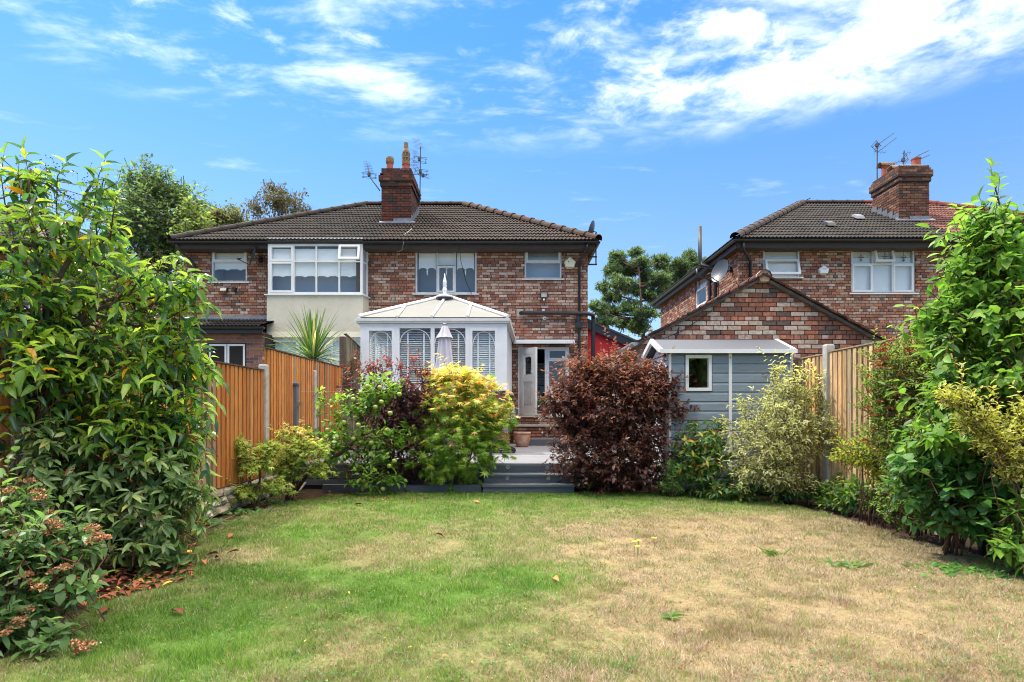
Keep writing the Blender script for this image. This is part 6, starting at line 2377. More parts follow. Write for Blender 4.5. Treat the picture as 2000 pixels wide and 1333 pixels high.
def tpl_palmate(n=7, spread=125, notch=.36, curl=.15):
    v = [(0, .22, .02)]
    e = [0]
    an = np.linspace(-spread, spread, n)
    ln = [.42 + .58 * math.cos(R(a) * .62) for a in an]
    for i, a in enumerate(an):
        r = ln[i]
        v.append((math.sin(R(a)) * r * .8, .22 + math.cos(R(a)) * r * .78, -curl * r * r))
        e.append(1)
        if i < n - 1:
            b = (a + an[i + 1]) / 2
            v.append((math.sin(R(b)) * notch * .6, .22 + math.cos(R(b)) * notch * .6, 0))
            e.append(.4)
    v.append((0, 0, 0))
    e.append(.2)
    k = len(v)
    t = [(0, i + 1, i) for i in range(1, k - 2)] + [(0, 1, k - 1), (0, k - 1, k - 2)]
    return np.array(v, float), np.array(t), np.array(e)


T_OVAL = tpl_oval()
T_LONG = tpl_oval(curl=.30, fold=.30, w1=.46, w2=.36)
T_ROUND = tpl_oval(curl=.12, fold=.16, w1=.5, w2=.46)
T_DIA = tpl_diamond()
T_PALM = tpl_palmate()
T_PALM5 = tpl_palmate(5, 105, .40)


def norm(a):
    return a / np.maximum(np.linalg.norm(a, axis=-1, keepdims=True), 1e-9)


def leaf_frames(f, h, L, w):
    f = norm(f)
    x = np.cross(f, h)
    x = norm(x)
    z = np.cross(x, f)
    return np.stack([x * w[:, None], f * L[:, None], z * L[:, None]], 2)        # columns


def add_leaves(root, rs, tpl, pos, f, h, L, w, cols, material, edge_col=None, name='crown', n_single=0, kind=None, sub=False):
    """one joined crown mesh; the n_single leaves that show largest become 'leaf' objects"""
    v, t, e = tpl
    N = len(pos)
    Mx = leaf_frames(f, h, L, w)
    single = np.zeros(N, bool)
    if n_single:
        to = np.array([0, 0, H])[None] - pos
        dist = np.linalg.norm(to, axis=1)
        zn = norm(Mx[:, :, 2])
        area = L * w * np.abs((zn * to / dist[:, None]).sum(1)) / dist ** 2
        # only those on the near side of the plant can be seen well
        area = area * (dist < np.percentile(dist, 45))
        idx = np.argsort(-area)[:n_single]
        single[idx] = True
        nv = 6
        cols_s = cols[idx]
        vid = rs.randint(0, nv, len(idx))
        o0 = ORG[root.name]
        meshes = []
        for k in range(nv):
            cc = cols_s[rs.randint(len(idx))]
            cv = np.tile(cc, (len(v), 1))
            if edge_col is not None:
                ec_ = edge_col[rs.randint(len(edge_col))]
                cv = cv * (1 - e[:, None]) + ec_ * e[:, None]
            me = np_mesh('leaf', v, t, cv, True)
            me.materials.append(material)
            meshes.append(me)
        for k, i in enumerate(idx):
            o = bpy.data.objects.new('leaf', meshes[vid[k]])
            col.objects.link(o)
            o.parent = root
            m = Matrix([[*Mx[i, r_], pos[i, r_] - o0[r_]] for r_ in range(3)] + [[0, 0, 0, 1]])
            o.matrix_basis = m
    keep = ~single
    n = keep.sum()
    V = np.einsum('nij,kj->nki', Mx[keep], v) + pos[keep][:, None, :]
    C = np.repeat(cols[keep][:, None, :], len(v), 1)
    if edge_col is not None:
        ec_ = edge_col[rs.randint(0, len(edge_col), n)][:, None, :]
        C = C * (1 - e[None, :, None]) + ec_ * e[None, :, None]
    tt = (t[None] + (np.arange(n) * len(v))[:, None, None]).reshape(-1, 3)
    o0 = np.array(ORG[root.name])
    me = np_mesh(name, V.reshape(-1, 3) - o0, tt, C.reshape(-1, 3), len(v) > 5)
    me.materials.append(material)
    return link(name, me, root, kind=kind)


def palette(rs, n, pal, jit=.16):
    cs = np.array([lin(*p[0]) for p in pal])
    ws = np.array([p[1] for p in pal], float)
    ws /= ws.sum()
    c = cs[rs.choice(len(pal), n, p=ws)]
    return 1.32 * c * (1 + jit * (rs.rand(n, 1) * 2 - 1)) * (1 + .06 * (rs.rand(n, 3) * 2 - 1))


def blob(px, py, d, rx, ry, rd, w=1.0):
    c = P(px, py, d)
    return (np.array(c), np.array([rx * d / F, rd, ry * d / F]), w)


def sample(rs, blobs, n, shell=4.0, zmin=.03):
    ws = np.array([b[2] * b[1][0] * b[1][2] for b in blobs])
    ws /= ws.sum()
    k = rs.choice(len(blobs), n, p=ws)
    C = np.array([b[0] for b in blobs])[k]
    Rr = np.array([b[1] for b in blobs])[k]
    u = norm(rs.randn(n, 3))
    r = rs.rand(n) ** (1 / shell)
    lump = .72 + .5 * rs.rand(n)
    p = C + u * Rr * (r * lump)[:, None]
    out = norm(u / Rr)
    ok = p[:, 2] > zmin
    return p[ok], out[ok]


def sprays(rs, tips, dirs, per, tl, side=.9, droop=.35, start=.15):
    """leaves set alternately along a twig that ends at each tip"""
    n = len(tips)
    T = norm(dirs)
    ref = norm(np.cross(T, rs.randn(n, 3)))
    bi = np.cross(T, ref)
    pos, f, h, own = [], [], [], []
    for i in range(per):
        s = start + (1 - start) * (i + .5) / per
        a = i * 2.4 + rs.rand(n) * .6
        sd = ref * np.cos(a)[:, None] + bi * np.sin(a)[:, None]
        p = tips - T * (tl * (1 - s))[:, None]
        ff = T * (.35 + .5 * s) + sd * side * (1.1 - .45 * s) + np.array([0, 0, -droop]) * (.6 + .8 * rs.rand(n))[:, None]
        hh = np.array([0, 0, 1.0]) + T * .35 + rs.randn(n, 3) * .28
        pos.append(p)
        f.append(ff)
        h.append(hh)
        own.append(np.arange(n))
    return np.concatenate(pos), np.concatenate(f), np.concatenate(h), np.concatenate(own)


def whorls(rs, tips, dirs, per, droop=.25, lift=.35):
    n = len(tips)
    T = norm(dirs)
    ref = norm(np.cross(T, rs.randn(n, 3)))
    bi = np.cross(T, ref)
    pos, f, h = [], [], []
    for i in range(per):
        a = i * 6.283 / per + rs.rand(n) * .5
        sd = ref * np.cos(a)[:, None] + bi * np.sin(a)[:, None]
        pos.append(tips - T * .01 * i)
        f.append(T * (lift * (1 - .9 * (i % 2))) + sd + np.array([0, 0, -droop]) * (.4 + .9 * rs.rand(n))[:, None])
        h.append(T * 1.0 + np.array([0, 0, .5]) + rs.randn(n, 3) * .15)
    return np.concatenate(pos), np.concatenate(f), np.concatenate(h)


def add_twigs(root, a, b, r, material, name='twigs', colr=(1, 1, 1)):
    n = len(a)
    T = norm(b - a)
    ref = norm(np.cross(T, np.array([.3, .5, .8]) + 0 * T))
    bi = np.cross(T, ref)
    V = []
    for k in range(3):
        an = k * 2.094
        o = ref * math.cos(an) + bi * math.sin(an)
        V.append(a + o * r)
        V.append(b + o * r * .45)
    V = np.stack(V, 1)
    t = []
    for k in range(3):
        j = (k + 1) % 3
        t += [(2 * k, 2 * j, 2 * j + 1), (2 * k, 2 * j + 1, 2 * k + 1)]
    t = np.array(t)
    tt = (t[None] + (np.arange(n) * 6)[:, None, None]).reshape(-1, 3)
    me = np_mesh(name, V.reshape(-1, 3) - np.array(ORG[root.name]), tt, np.tile(np.array(colr), (n * 6, 1)))
    me.materials.append(material)
    return link(name, me, root, kind='stuff')


def stems(root, rs, base, targets, r0, material, wob=.12, name='stem', spread=.12, each=True):
    """curved stems from the foot of the plant to points inside its crown"""
    for tg in targets:
        b = Vector(base) + Vector(((rs.rand() - .5) * 2 * spread, (rs.rand() - .5) * 2 * spread, -.03))
        tg = Vector(tg)
        L = (tg - b).length
        pts, rad = [], []
        sid = Vector(rs.randn(3)) * wob * L * .5
        for k in range(7):
            t = k / 6
            p = b.lerp(tg, t)
            p.z = b.z + (tg.z - b.z) * (t ** .8)
            p += sid * math.sin(math.pi * t) + Vector(rs.randn(3)) * .012 * L
            pts.append(p)
            rad.append(r0 * (1 - .75 * t))
        m_ = MB()
        m_.tube(pts, rad, 6)
        m_.build(name, material, root, smooth=True)


def shrub(name, label, cat, base, blobs, rs, ntip, per, tl, L, w, pal, material, tpl=T_OVAL, side=.9, droop=.35, up=.35, shell=4.0, edge=None, n_single=0,
          nstem=8, stem_r=.014, stem_mat=None, twig_mat=None, group=None, top_pal=None, top_frac=.5, jit=.16, twig_r=.004, rnd=.5, lv=.45, stem_spread=.12, tips_fn=None, single_tip=False, stem_in=.55, nshoot=None):
    nshoot = int(ntip * .09) if nshoot is None else nshoot
    stem_mat = stem_mat or M_twig
    root = thing(name, label, cat, base, group)
    tips, out = sample(rs, blobs, ntip, shell)
    dirs = norm(out + np.array([0, 0, up]) + rs.randn(len(tips), 3) * rnd)
    tlv = tl * (.6 + .8 * rs.rand(len(tips)))
    if nshoot:                       # loose shoots standing out of the mass
        k = rs.choice(len(tips), min(nshoot, len(tips)), replace=False)
        ext = tl * (.7 + 1.3 * rs.rand(len(k)))
        dirs[k] = norm(dirs[k] + np.array([0, 0, .35]))
        tips[k] = tips[k] + dirs[k] * ext[:, None]
        tlv[k] = ext * 1.3
    pos, f, h, own = sprays(rs, tips, dirs, per, tlv, side, droop)
    n = len(pos)
    ok = pos[:, 2] > .02
    pos, f, h, own = pos[ok], f[ok], h[ok], own[ok]
    n = len(pos)
    cols = palette(rs, n, pal, jit)
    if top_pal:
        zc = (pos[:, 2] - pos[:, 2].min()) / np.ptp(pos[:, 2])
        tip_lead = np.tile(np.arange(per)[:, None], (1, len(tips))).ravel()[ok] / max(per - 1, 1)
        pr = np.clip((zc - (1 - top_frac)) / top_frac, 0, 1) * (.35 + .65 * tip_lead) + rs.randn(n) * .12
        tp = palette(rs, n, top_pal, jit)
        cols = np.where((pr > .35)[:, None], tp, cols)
    Ls = L * (1 - lv + 2 * lv * rs.rand(n))
    ws = w * (1 - lv + 2 * lv * rs.rand(n)) * (.5 + .5 * Ls / L)
    ec = np.array([lin(*c) for c in edge]) if edge else None
    add_leaves(root, rs, tpl, pos, f, h, Ls, ws, cols, material, ec, n_single=n_single)
    add_twigs(root, tips - dirs * (tlv * 1.25)[:, None], tips, twig_r, twig_mat or stem_mat)
    if nstem:
        i = rs.choice(len(tips), nstem)
        C = np.array(blobs[0][0])
        tg = C + (tips[i] - C) * stem_in + np.array([0, 0, .0])
        stems(root, rs, base, tg, stem_r, stem_mat, spread=stem_spread)
    return root


def flower_heads(root, rs, pts, r, pal, n=70, flat=.45, name='flower_head', material=None):
    """domed clusters of tiny dry florets, each head its own part"""
    v, t, e = T_DIA
    for p in pts:
        p = np.array(p)
        u = norm(rs.randn(n, 3))
        u[:, 2] = np.abs(u[:, 2])
        rr_ = r * (.75 + .5 * rs.rand())
        pos = p + u * np.array([1, 1, flat]) * rr_ * (rs.rand(n, 1) ** .4)
        f = u + rs.randn(n, 3) * .6
        L = np.full(n, r * .42) * (.6 + .8 * rs.rand(n))
        Mx = leaf_frames(f, rs.randn(n, 3), L, L * .8)
        V = np.einsum('nij,kj->nki', Mx, v) + pos[:, None, :]
        c = palette(rs, n, pal, .25)
        tt = (t[None] + (np.arange(n) * 4)[:, None, None]).reshape(-1, 3)
        me = np_mesh(name, V.reshape(-1, 3) - p, tt, np.repeat(c, 4, 0))
        me.materials.append(material or M_dry)
        link(name, me, root, p)



def shoot(root, rs, pts, n, L, w, pal, material, tpl=T_LONG, droop=.3, r=.006, twig=M_twig_red):
    """a leading shoot with leaves set alternately along it"""
    pts = [Vector(p) for p in pts]
    m_ = MB()
    m_.tube(pts, [r * (1 - .75 * k / (len(pts) - 1)) for k in range(len(pts))], 6)
    m_.build('leading_shoot', twig, root, smooth=True)
    ps_, fs_ = [], []
    for i in range(n):
        t = (i + .6) / n * (len(pts) - 1)
        k = min(int(t), len(pts) - 2)
        p = pts[k].lerp(pts[k + 1], t - k)
        dr = (pts[k + 1] - pts[k]).normalized()
        a = i * 2.6 + rs.rand() * .5
        sd_ = Vector((math.cos(a), math.sin(a) * .6, 0))
        ps_.append(np.array(p))
        fs_.append(np.array(dr * (.25 + .5 * i / n) + sd_ + Vector((0, 0, .25 - droop * (.4 + rs.rand())))))
    ps_.append(np.array(pts[-1]))
    fs_.append(np.array(pts[-1] - pts[-2]) / (pts[-1] - pts[-2]).length)
    n_ = len(ps_)
    hs_ = np.array([0, -.35, 1.0]) + rs.randn(n_, 3) * .22
    add_leaves(root, rs, tpl, np.array(ps_), np.array(fs_), hs_, L * (.7 + .5 * rs.rand(n_)), np.full(n_, w), palette(rs, n_, pal), material, name='shoot_leaves')


RS = np.random.RandomState
BROWN_HEAD = [((140, 92, 66), 1), ((112, 72, 54), 1), ((164, 116, 84), .7)]

# ---- big glossy shrub at the left edge
lr_base = Vector((-3.13, 4.05, 0))
blobs = [blob(190, 640, 4.25, 165, 170, .55, .75), blob(70, 470, 4.1, 110, 110, .45, .5), blob(185, 440, 4.2, 60, 80, .35, .5), blob(50, 345, 4.1, 60, 50, .2, .36), blob(180, 355, 4.2, 40, 40, .18, .36), blob(310, 560, 4.3, 80, 50, .3, .42),
         blob(330, 700, 4.35, 85, 100, .4), blob(365, 560, 4.4, 40, 30, .18, .5), blob(375, 690, 4.45, 45, 40, .2, .5), blob(70, 720, 4.0, 120, 140, .5), blob(230, 820, 4.35, 150, 90, .45), blob(330, 840, 4.4, 70, 90, .3, .9), blob(30, 600, 3.9, 80, 120, .35)]
LAUREL = [((126, 154, 52), 3), ((94, 128, 48), 2.5), ((66, 102, 54), 2.4), ((148, 172, 66), 2.2), ((52, 84, 56), 2), ((206, 156, 40), .12), ((190, 130, 36), .06)]
lr = shrub('bird_cherry_shrub', 'big shrub with long glossy drooping green leaves at the picture edge', 'shrub', lr_base, blobs, RS(101), 720, 7, .26, .108, .038, LAUREL, M_leaf_gloss, T_LONG,
           droop=.42, up=.5, n_single=280, nstem=0, twig_mat=M_twig_red, twig_r=.004, shell=3.2, lv=.45, nshoot=0)
m_ = MB()
tk = [lr_base + Vector((0, 0, -.05)), P(95, 900, 4.05), P(88, 760, 4.05), P(96, 680, 4.08), P(90, 620, 4.1)]
m_.tube(tk, [.075, .065, .06, .055, .05], 10)
m_.build('trunk', M_bark, lr, smooth=True)
rs = RS(102)
for (px, py, d, r0, st_) in ((60, 330, 4.1, .02, 4), (185, 350, 4.2, .022, 4), (300, 560, 4.3, .024, 3), (370, 690, 4.45, .02, 3), (330, 780, 4.35, .022, 3), (20, 480, 3.95, .022, 4), (20, 640, 3.8, .02, 3), (190, 560, 4.2, .028, 4), (270, 640, 4.3, .022, 3), (60, 840, 3.9, .02, 2), (380, 560, 4.4, .016, 3), (250, 860, 4.3, .02, 2)):
    a_ = tk[st_]
    b_ = P(px, py, d)
    pts = [a_.lerp(b_, k / 5) + Vector(rs.randn(3)) * .03 * (0 < k < 5) + Vector((0, 0, .10 * math.sin(math.pi * k / 5))) for k in range(6)]
    m_ = MB()
    m_.tube(pts, [r0 * (1 - .7 * k / 5) for k in range(6)], 7)
    m_.build('branch', M_bark, lr, smooth=True)
rs = RS(103)
for q in (((95, 470), (75, 400), (55, 340), (48, 292)), ((120, 480), (110, 410), (112, 345), (130, 318)), ((190, 470), (185, 400), (192, 345), (205, 312)), ((30, 460), (10, 400), (2, 345), (8, 300)), ((215, 470), (222, 410), (232, 370)),
          ((290, 600), (340, 560), (380, 535), (402, 540)), ((300, 640), (350, 610), (395, 590), (415, 600)), ((300, 720), (360, 700), (405, 715), (432, 745)), ((310, 780), (360, 770), (400, 790), (415, 820)), ((320, 840), (370, 850), (400, 880), (405, 920)), ((250, 580), (290, 520), (330, 500), (352, 505)), ((280, 760), (340, 745), (390, 760), (425, 790))):
    dd_ = 4.15 + .25 * rs.rand()
    shoot(lr, rs, [P(a_, b_, dd_ - .02 * k) for k, (a_, b_) in enumerate(q)], 17, .115, .038, LAUREL, M_leaf_gloss, droop=.5)
# dark berry sprigs
pts = []
for (px, py, n_) in ((95, 330, 34), (60, 365, 30), (180, 350, 34), (130, 395, 50), (200, 385, 36), (170, 430, 40), (330, 520, 26), (300, 500, 24), (10, 360, 22)):
    c_ = np.array(P(px, py, 4.1))
    pts.append(c_ + rs.randn(n_, 3) * np.array([.06, .06, .04]))
pts = np.concatenate(pts)
n_ = len(pts)
v = np.array([(1, 0, 0), (-1, 0, 0), (0, 1, 0), (0, -1, 0), (0, 0, 1), (0, 0, -1)], float) * .0055
t = np.array([(0, 2, 4), (2, 1, 4), (1, 3, 4), (3, 0, 4), (2, 0, 5), (1, 2, 5), (3, 1, 5), (0, 3, 5)])
me = np_mesh('berries', (pts[:, None] + v[None]).reshape(-1, 3) - np.array(lr_base), (t[None] + (np.arange(n_) * 6)[:, None, None]).reshape(-1, 3), np.tile(np.array(lin(80, 46, 40)), (n_ * 6, 1)), True)
me.materials.append(M_leaf)
link('berries', me, lr, kind='stuff')
add_twigs(lr, pts - np.array([0, 0, .025]) + rs.randn(n_, 3) * .012, pts, .0013, M_twig_red, 'berry_stalks')

# ---- rhododendron under it
def rhodo(label, base, blobs, rs, ntip, per, L, w, pal, n_single=0, nstem=8, buds=None, edge=None, cat='shrub'):
    root = thing('rhododendron', label, cat, base, group='rhododendrons')
    tips, out = sample(rs, blobs, ntip, 4.5, .06)
    dirs = norm(out * .8 + np.array([0, 0, .55]) + rs.randn(len(tips), 3) * .3)
    pos, f, h = whorls(rs, tips, dirs, per)
    ok = pos[:, 2] > .03
    pos, f, h = pos[ok], f[ok], h[ok]
    n = len(pos)
    Ls = L * (.65 + .6 * rs.rand(n))
    add_leaves(root, rs, T_OVAL, pos, f, h, Ls, w * (.5 + .5 * Ls / L), palette(rs, n, pal), M_leaf_gloss, n_single=n_single)
    add_twigs(root, tips - dirs * .18, tips, .005, M_twig)
    stems(root, rs, base, np.array(blobs[0][0]) + (tips[rs.choice(len(tips), nstem)] - np.array(blobs[0][0])) * .7, .016, M_bark, spread=.15)
    if buds:
        sel = tips[rs.choice(len(tips), buds)]
        flower_heads(root, rs, sel + np.array([0, 0, .02]), .035, [((122, 54, 36), 1), ((150, 70, 44), .6), ((90, 44, 34), .8)], 22, .9, 'seed_head')
    return root


RHO = [((96, 122, 70), 3), ((114, 138, 82), 2), ((76, 102, 64), 1.6), ((140, 152, 96), 1.0), ((150, 150, 80), .4)]
rhodo('dark rhododendron with whorled leaves below the big glossy shrub', Vector((-2.9, 4.5, 0)), [blob(240, 930, 4.25, 150, 95, .4, 1.2), blob(310, 1010, 4.3, 95, 90, .35), blob(170, 1000, 4.2, 130, 100, .35), blob(90, 900, 4.0, 90, 90, .35), blob(350, 930, 4.5, 55, 60, .25, .8), blob(250, 1075, 4.2, 120, 50, .3, .9)],
      RS(111), 620, 9, .10, .034, RHO, n_single=260, buds=36)

# ---- spiraea with brown heads in the near corner
sp_base = Vector((-2.62, 2.9, 0))
SPI = [((92, 122, 70), 3), ((80, 110, 66), 2.5), ((112, 138, 80), 2), ((68, 96, 62), 1.2)]
b1_ = [blob(40, 1060, 3.05, 95, 75, .35, 1.2), blob(130, 1060, 3.1, 60, 50, .25, .7), blob(40, 1180, 2.9, 70, 60, .3), blob(30, 1290, 2.75, 60, 50, .25, .8), blob(110, 1240, 2.85, 60, 35, .2, .6), blob(150, 1140, 2.95, 50, 30, .18, .45), blob(20, 980, 3.2, 60, 40, .25, .8)]
spr = shrub('hydrangea_shrub', 'leafy shrub with dry brown flower heads in the near corner', 'shrub', sp_base, b1_, RS(121), 420, 8, .17, .062, .032, SPI, M_leaf, T_OVAL, droop=.2, up=.5, n_single=240, nstem=12, stem_r=.008, twig_mat=M_twig_red)
heads = [(58, 942, 3.2), (20, 962, 3.15), (75, 962, 3.15), (78, 975, 3.1), (98, 1005, 3.1), (100, 1023, 3.0), (112, 1030, 3.0), (88, 1043, 3.0), (110, 1065, 3.0), (125, 1075, 3.0), (180, 1035, 3.0), (190, 1048, 3.0), (205, 1053, 3.0), (182, 1060, 3.0), (50, 1125, 2.85), (65, 1140, 2.85), (110, 1118, 2.9), (125, 1112, 2.9), (75, 1150, 2.8), (52, 1195, 2.8), (38, 1212, 2.75), (30, 1225, 2.75), (10, 1240, 2.7), (148, 1258, 2.75), (168, 1262, 2.75), (160, 1272, 2.75), (60, 1305, 2.7), (30, 1045, 3.0), (10, 1075, 2.95), (0, 1130, 2.9)]
rs = RS(122)
flower_heads(spr, rs, [np.array(P(*h_)) for h_ in heads], .03, [((156, 116, 82), 1), ((130, 94, 66), 1), ((178, 138, 100), .7)], 110, .6)

# ---- spiky plant at the wall foot
def spiky(name, label, base, n, L, w, pal, rs, m=M_leaf, up=.9, cat='plant', curl=.35, each='leaf', zoff=0, trunk=None, group=None):
    root = thing(name, label, cat, base, group)
    if trunk:
        m_ = MB()
        m_.tube([base, base + Vector((.03, 0, trunk * .5)), base + Vector((0, 0, trunk))], [.07, .06, .055], 9)
        m_.build('trunk', M_bark, root)
    c = base + Vector((0, 0, trunk or 0))
    for i in range(n):
        a = i * 2.399 + rs.rand() * .3
        el = R(8 + 80 * ((i + .5) / n) ** up) if trunk else R(25 + 55 * rs.rand())
        dr = Vector((math.cos(a) * math.cos(el), math.sin(a) * math.cos(el), math.sin(el)))
        sd_ = dr.cross(Vector((0, 0, 1))).normalized()
        nr_ = sd_.cross(dr)
        l = L * (.75 + .4 * rs.rand())
        cu = curl * (.4 + rs.rand()) * (1.15 - el / 1.6)
        m_ = MB()
        cc = pick_col([(p[0], p[1] / sum(q[1] for q in pal)) for p in pal], random, .15)
        K = 7
        row = []
        for k in range(K + 1):
            t = k / K
            ww = w * (.55 + .45 * math.sin(min(1, t * 2.2) * math.pi / 2)) * (1 - t ** 3) * .5
            p = c + dr * (l * t) + Vector((0, 0, -cu * l * t * t))
            row.append((p - sd_ * ww + nr_ * ww * .35, p, p + sd_ * ww + nr_ * ww * .35))
        for k in range(K):
            (a0, a1, a2), (b0_, b1x, b2) = row[k], row[k + 1]
            m_.face([a0, a1, b1x, b0_], cc)
            m_.face([a1, a2, b2, b1x], cc)
        m_.build('leaf', m, root, org=c, smooth=True)
    return root


spiky('spiky_grass', 'thin spiky green plant at the foot of the stone wall', Vector((-2.92, 5.35, 0)), 26, .62, .022, [((110, 124, 62), 1), ((84, 104, 56), 1), ((140, 140, 84), .5)], RS(131))
spiky('cordyline', 'cordyline with long sword leaves behind the tall fence', Vector((XX(611, 12.5), 12.5, .3)), 120, 1.3, .05, [((82, 112, 54), 2.4), ((68, 98, 48), 2.4), ((104, 128, 68), 1.2), ((176, 170, 120), .35)], RS(132), trunk=ZZ(706, 12.5) - .3, cat='plant', up=1.0, curl=.45)

# ---- maples, apple, dark shrubs along the deck
MAPLE_G = [((148, 160, 76), 2), ((132, 150, 70), 2), ((114, 136, 64), 1.2), ((168, 172, 92), 1.4)]
shrub('japanese_maple', 'small feathery green maple in front of the stone wall', 'maple', Vector((XX(497, 7.1), 7.1, 0)), [blob(470, 870, 7.1, 26, 20, .15), blob(500, 905, 7.1, 45, 26, .25), blob(475, 960, 7.0, 38, 24, .2), blob(540, 950, 7.1, 30, 20, .2), blob(530, 880, 7.2, 30, 24, .2)], RS(141), 240, 6, .12, .06, .06, MAPLE_G, M_leaf_soft, T_PALM5, droop=.4, up=.2, shell=3, nstem=5, stem_r=.012, n_single=120, stem_spread=.03)
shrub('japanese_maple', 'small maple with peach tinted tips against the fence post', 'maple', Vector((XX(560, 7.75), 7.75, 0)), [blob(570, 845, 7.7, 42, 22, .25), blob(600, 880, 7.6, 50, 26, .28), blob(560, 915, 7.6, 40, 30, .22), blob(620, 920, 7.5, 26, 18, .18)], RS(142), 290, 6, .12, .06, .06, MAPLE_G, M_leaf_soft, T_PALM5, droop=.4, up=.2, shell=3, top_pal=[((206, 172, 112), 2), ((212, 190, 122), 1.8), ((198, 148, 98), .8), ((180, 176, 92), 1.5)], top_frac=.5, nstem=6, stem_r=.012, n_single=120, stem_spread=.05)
APP = [((92, 126, 44), 3), ((76, 110, 42), 2.5), ((112, 144, 56), 2), ((60, 92, 40), 1.5)]
ap_base = G(574, 958)
apb = [blob(690, 800, 8.25, 60, 40, .35), blob(740, 770, 8.3, 48, 45, .3), blob(660, 860, 8.15, 60, 45, .35), blob(745, 870, 8.1, 50, 50, .3), blob(745, 935, 8.0, 48, 36, .25), blob(620, 850, 8.2, 30, 25, .25, .7), blob(700, 925, 8.05, 40, 30, .25, .7), blob(625, 790, 8.3, 14, 36, .12, .6), blob(795, 840, 8.25, 25, 30, .2, .5), blob(775, 760, 8.4, 35, 24, .2, .5)]
ap = shrub('apple_tree', 'leaning young apple tree with green apples', 'tree', ap_base, apb, RS(151), 300, 7, .16, .075, .042, APP, M_leaf, T_ROUND, droop=.3, up=.4, nstem=0, n_single=220, shell=3.2, top_pal=[((126, 158, 56), 2), ((108, 144, 50), 1)], top_frac=.5)
m_ = MB()
m_.tube([ap_base - Vector((0, 0, .04)), P(600, 925, 8.2), P(640, 902, 8.2), P(680, 875, 8.2), P(705, 850, 8.2)], [.038, .034, .03, .025, .02], 9)
m_.build('trunk', M_bark, ap, smooth=True)
for (a_, b_, c_) in (((705, 850), (730, 800), (745, 740)), ((640, 902), (625, 850), (625, 780)), ((680, 875), (720, 890), (745, 930)), ((705, 850), (740, 845), (780, 840)), ((620, 915), (660, 935), (700, 940)), ((600, 925), (590, 890), (600, 850))):
    m_ = MB()
    m_.tube([P(*a_, 8.2), P(*b_, 8.2), P(*c_, 8.2)], [.018, .012, .006], 6)
    m_.build('branch', M_bark, ap, smooth=True)
mb = MB()
mb.lathe((0, 0, 0), [(0, .008), (.012, .0), (.026, .008), (.034, .028), (.033, .045), (.02, .06), (.008, .062), (0, .056)], 12)
ame = mb.mesh('apple', (0, 0, 0), True)
ame.materials.append(mat('green_apple', lin(150, 164, 70), rough=.35, noise=.15, nscale=20, tint2=lin(170, 110, 60), t2scale=12, t2lo=.6, t2hi=.8))
for (px, py) in ((705, 772), (690, 785), (718, 760), (745, 790), (762, 812), (733, 800), (672, 830), (700, 835), (755, 845), (640, 845), (725, 870), (770, 905), (710, 945), (715, 955), (760, 915), (690, 862), (655, 862), (600, 870), (780, 775), (742, 762), (625, 930), (748, 960)):
    link('apple', ame, ap, P(px, py, 7.95 + .1 * random.random()))

PURP = [((66, 46, 52), 3), ((78, 52, 57), 2.5), ((56, 42, 50), 2), ((90, 54, 58), 1.2)]
PURP_T = [((122, 48, 42), 2), ((140, 62, 44), 1.2), ((104, 40, 40), 2)]
shrub('purple_ninebark', 'dark purple leaved shrub between the apple tree and yellow maple', 'shrub', Vector((XX(780, 8.6), 8.6, 0)), [blob(775, 800, 8.6, 80, 75, .3, 1.2), blob(770, 720, 8.6, 85, 26, .2, .6), blob(800, 880, 8.5, 60, 75, .25, 1.2), blob(730, 890, 8.55, 60, 60, .2, .9), blob(830, 770, 8.65, 40, 50, .2, .8), blob(700, 760, 8.65, 50, 50, .2, .6), blob(800, 790, 8.45, 50, 60, .25, 1.1)], RS(161), 820, 8, .17, .055, .036, PURP, M_leaf, T_OVAL, droop=.35, up=.6, top_pal=PURP_T, top_frac=.42, nstem=10, twig_mat=M_twig_red, shell=4, n_single=120)
YM = [((122, 146, 54), 3), ((108, 136, 52), 3), ((92, 124, 50), 2), ((138, 154, 62), 1.5)]
YM_T = [((214, 190, 116), 2.5), ((204, 186, 106), 2.2), ((216, 166, 116), 1.8), ((190, 186, 98), 1.8), ((172, 174, 80), 1.2)]
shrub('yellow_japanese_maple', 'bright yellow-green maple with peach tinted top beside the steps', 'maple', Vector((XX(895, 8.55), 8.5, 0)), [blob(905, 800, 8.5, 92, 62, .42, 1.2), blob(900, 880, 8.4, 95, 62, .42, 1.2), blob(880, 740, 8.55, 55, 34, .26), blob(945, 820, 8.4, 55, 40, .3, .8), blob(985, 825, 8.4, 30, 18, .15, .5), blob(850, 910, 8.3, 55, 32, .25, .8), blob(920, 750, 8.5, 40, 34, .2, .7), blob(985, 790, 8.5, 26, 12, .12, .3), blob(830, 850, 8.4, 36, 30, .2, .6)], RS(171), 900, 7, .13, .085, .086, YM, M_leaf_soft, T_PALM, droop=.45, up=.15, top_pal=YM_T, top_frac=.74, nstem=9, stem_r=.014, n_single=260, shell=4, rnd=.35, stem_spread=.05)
BURG = [((72, 47, 43), 3), ((84, 53, 46), 2.5), ((60, 42, 42), 2.0), ((98, 60, 48), 1.2)]
BURG_T = [((132, 74, 54), 1.2), ((108, 62, 54), 2.5), ((150, 88, 58), .5), ((104, 80, 50), 1.2), ((90, 56, 52), 2.5)]
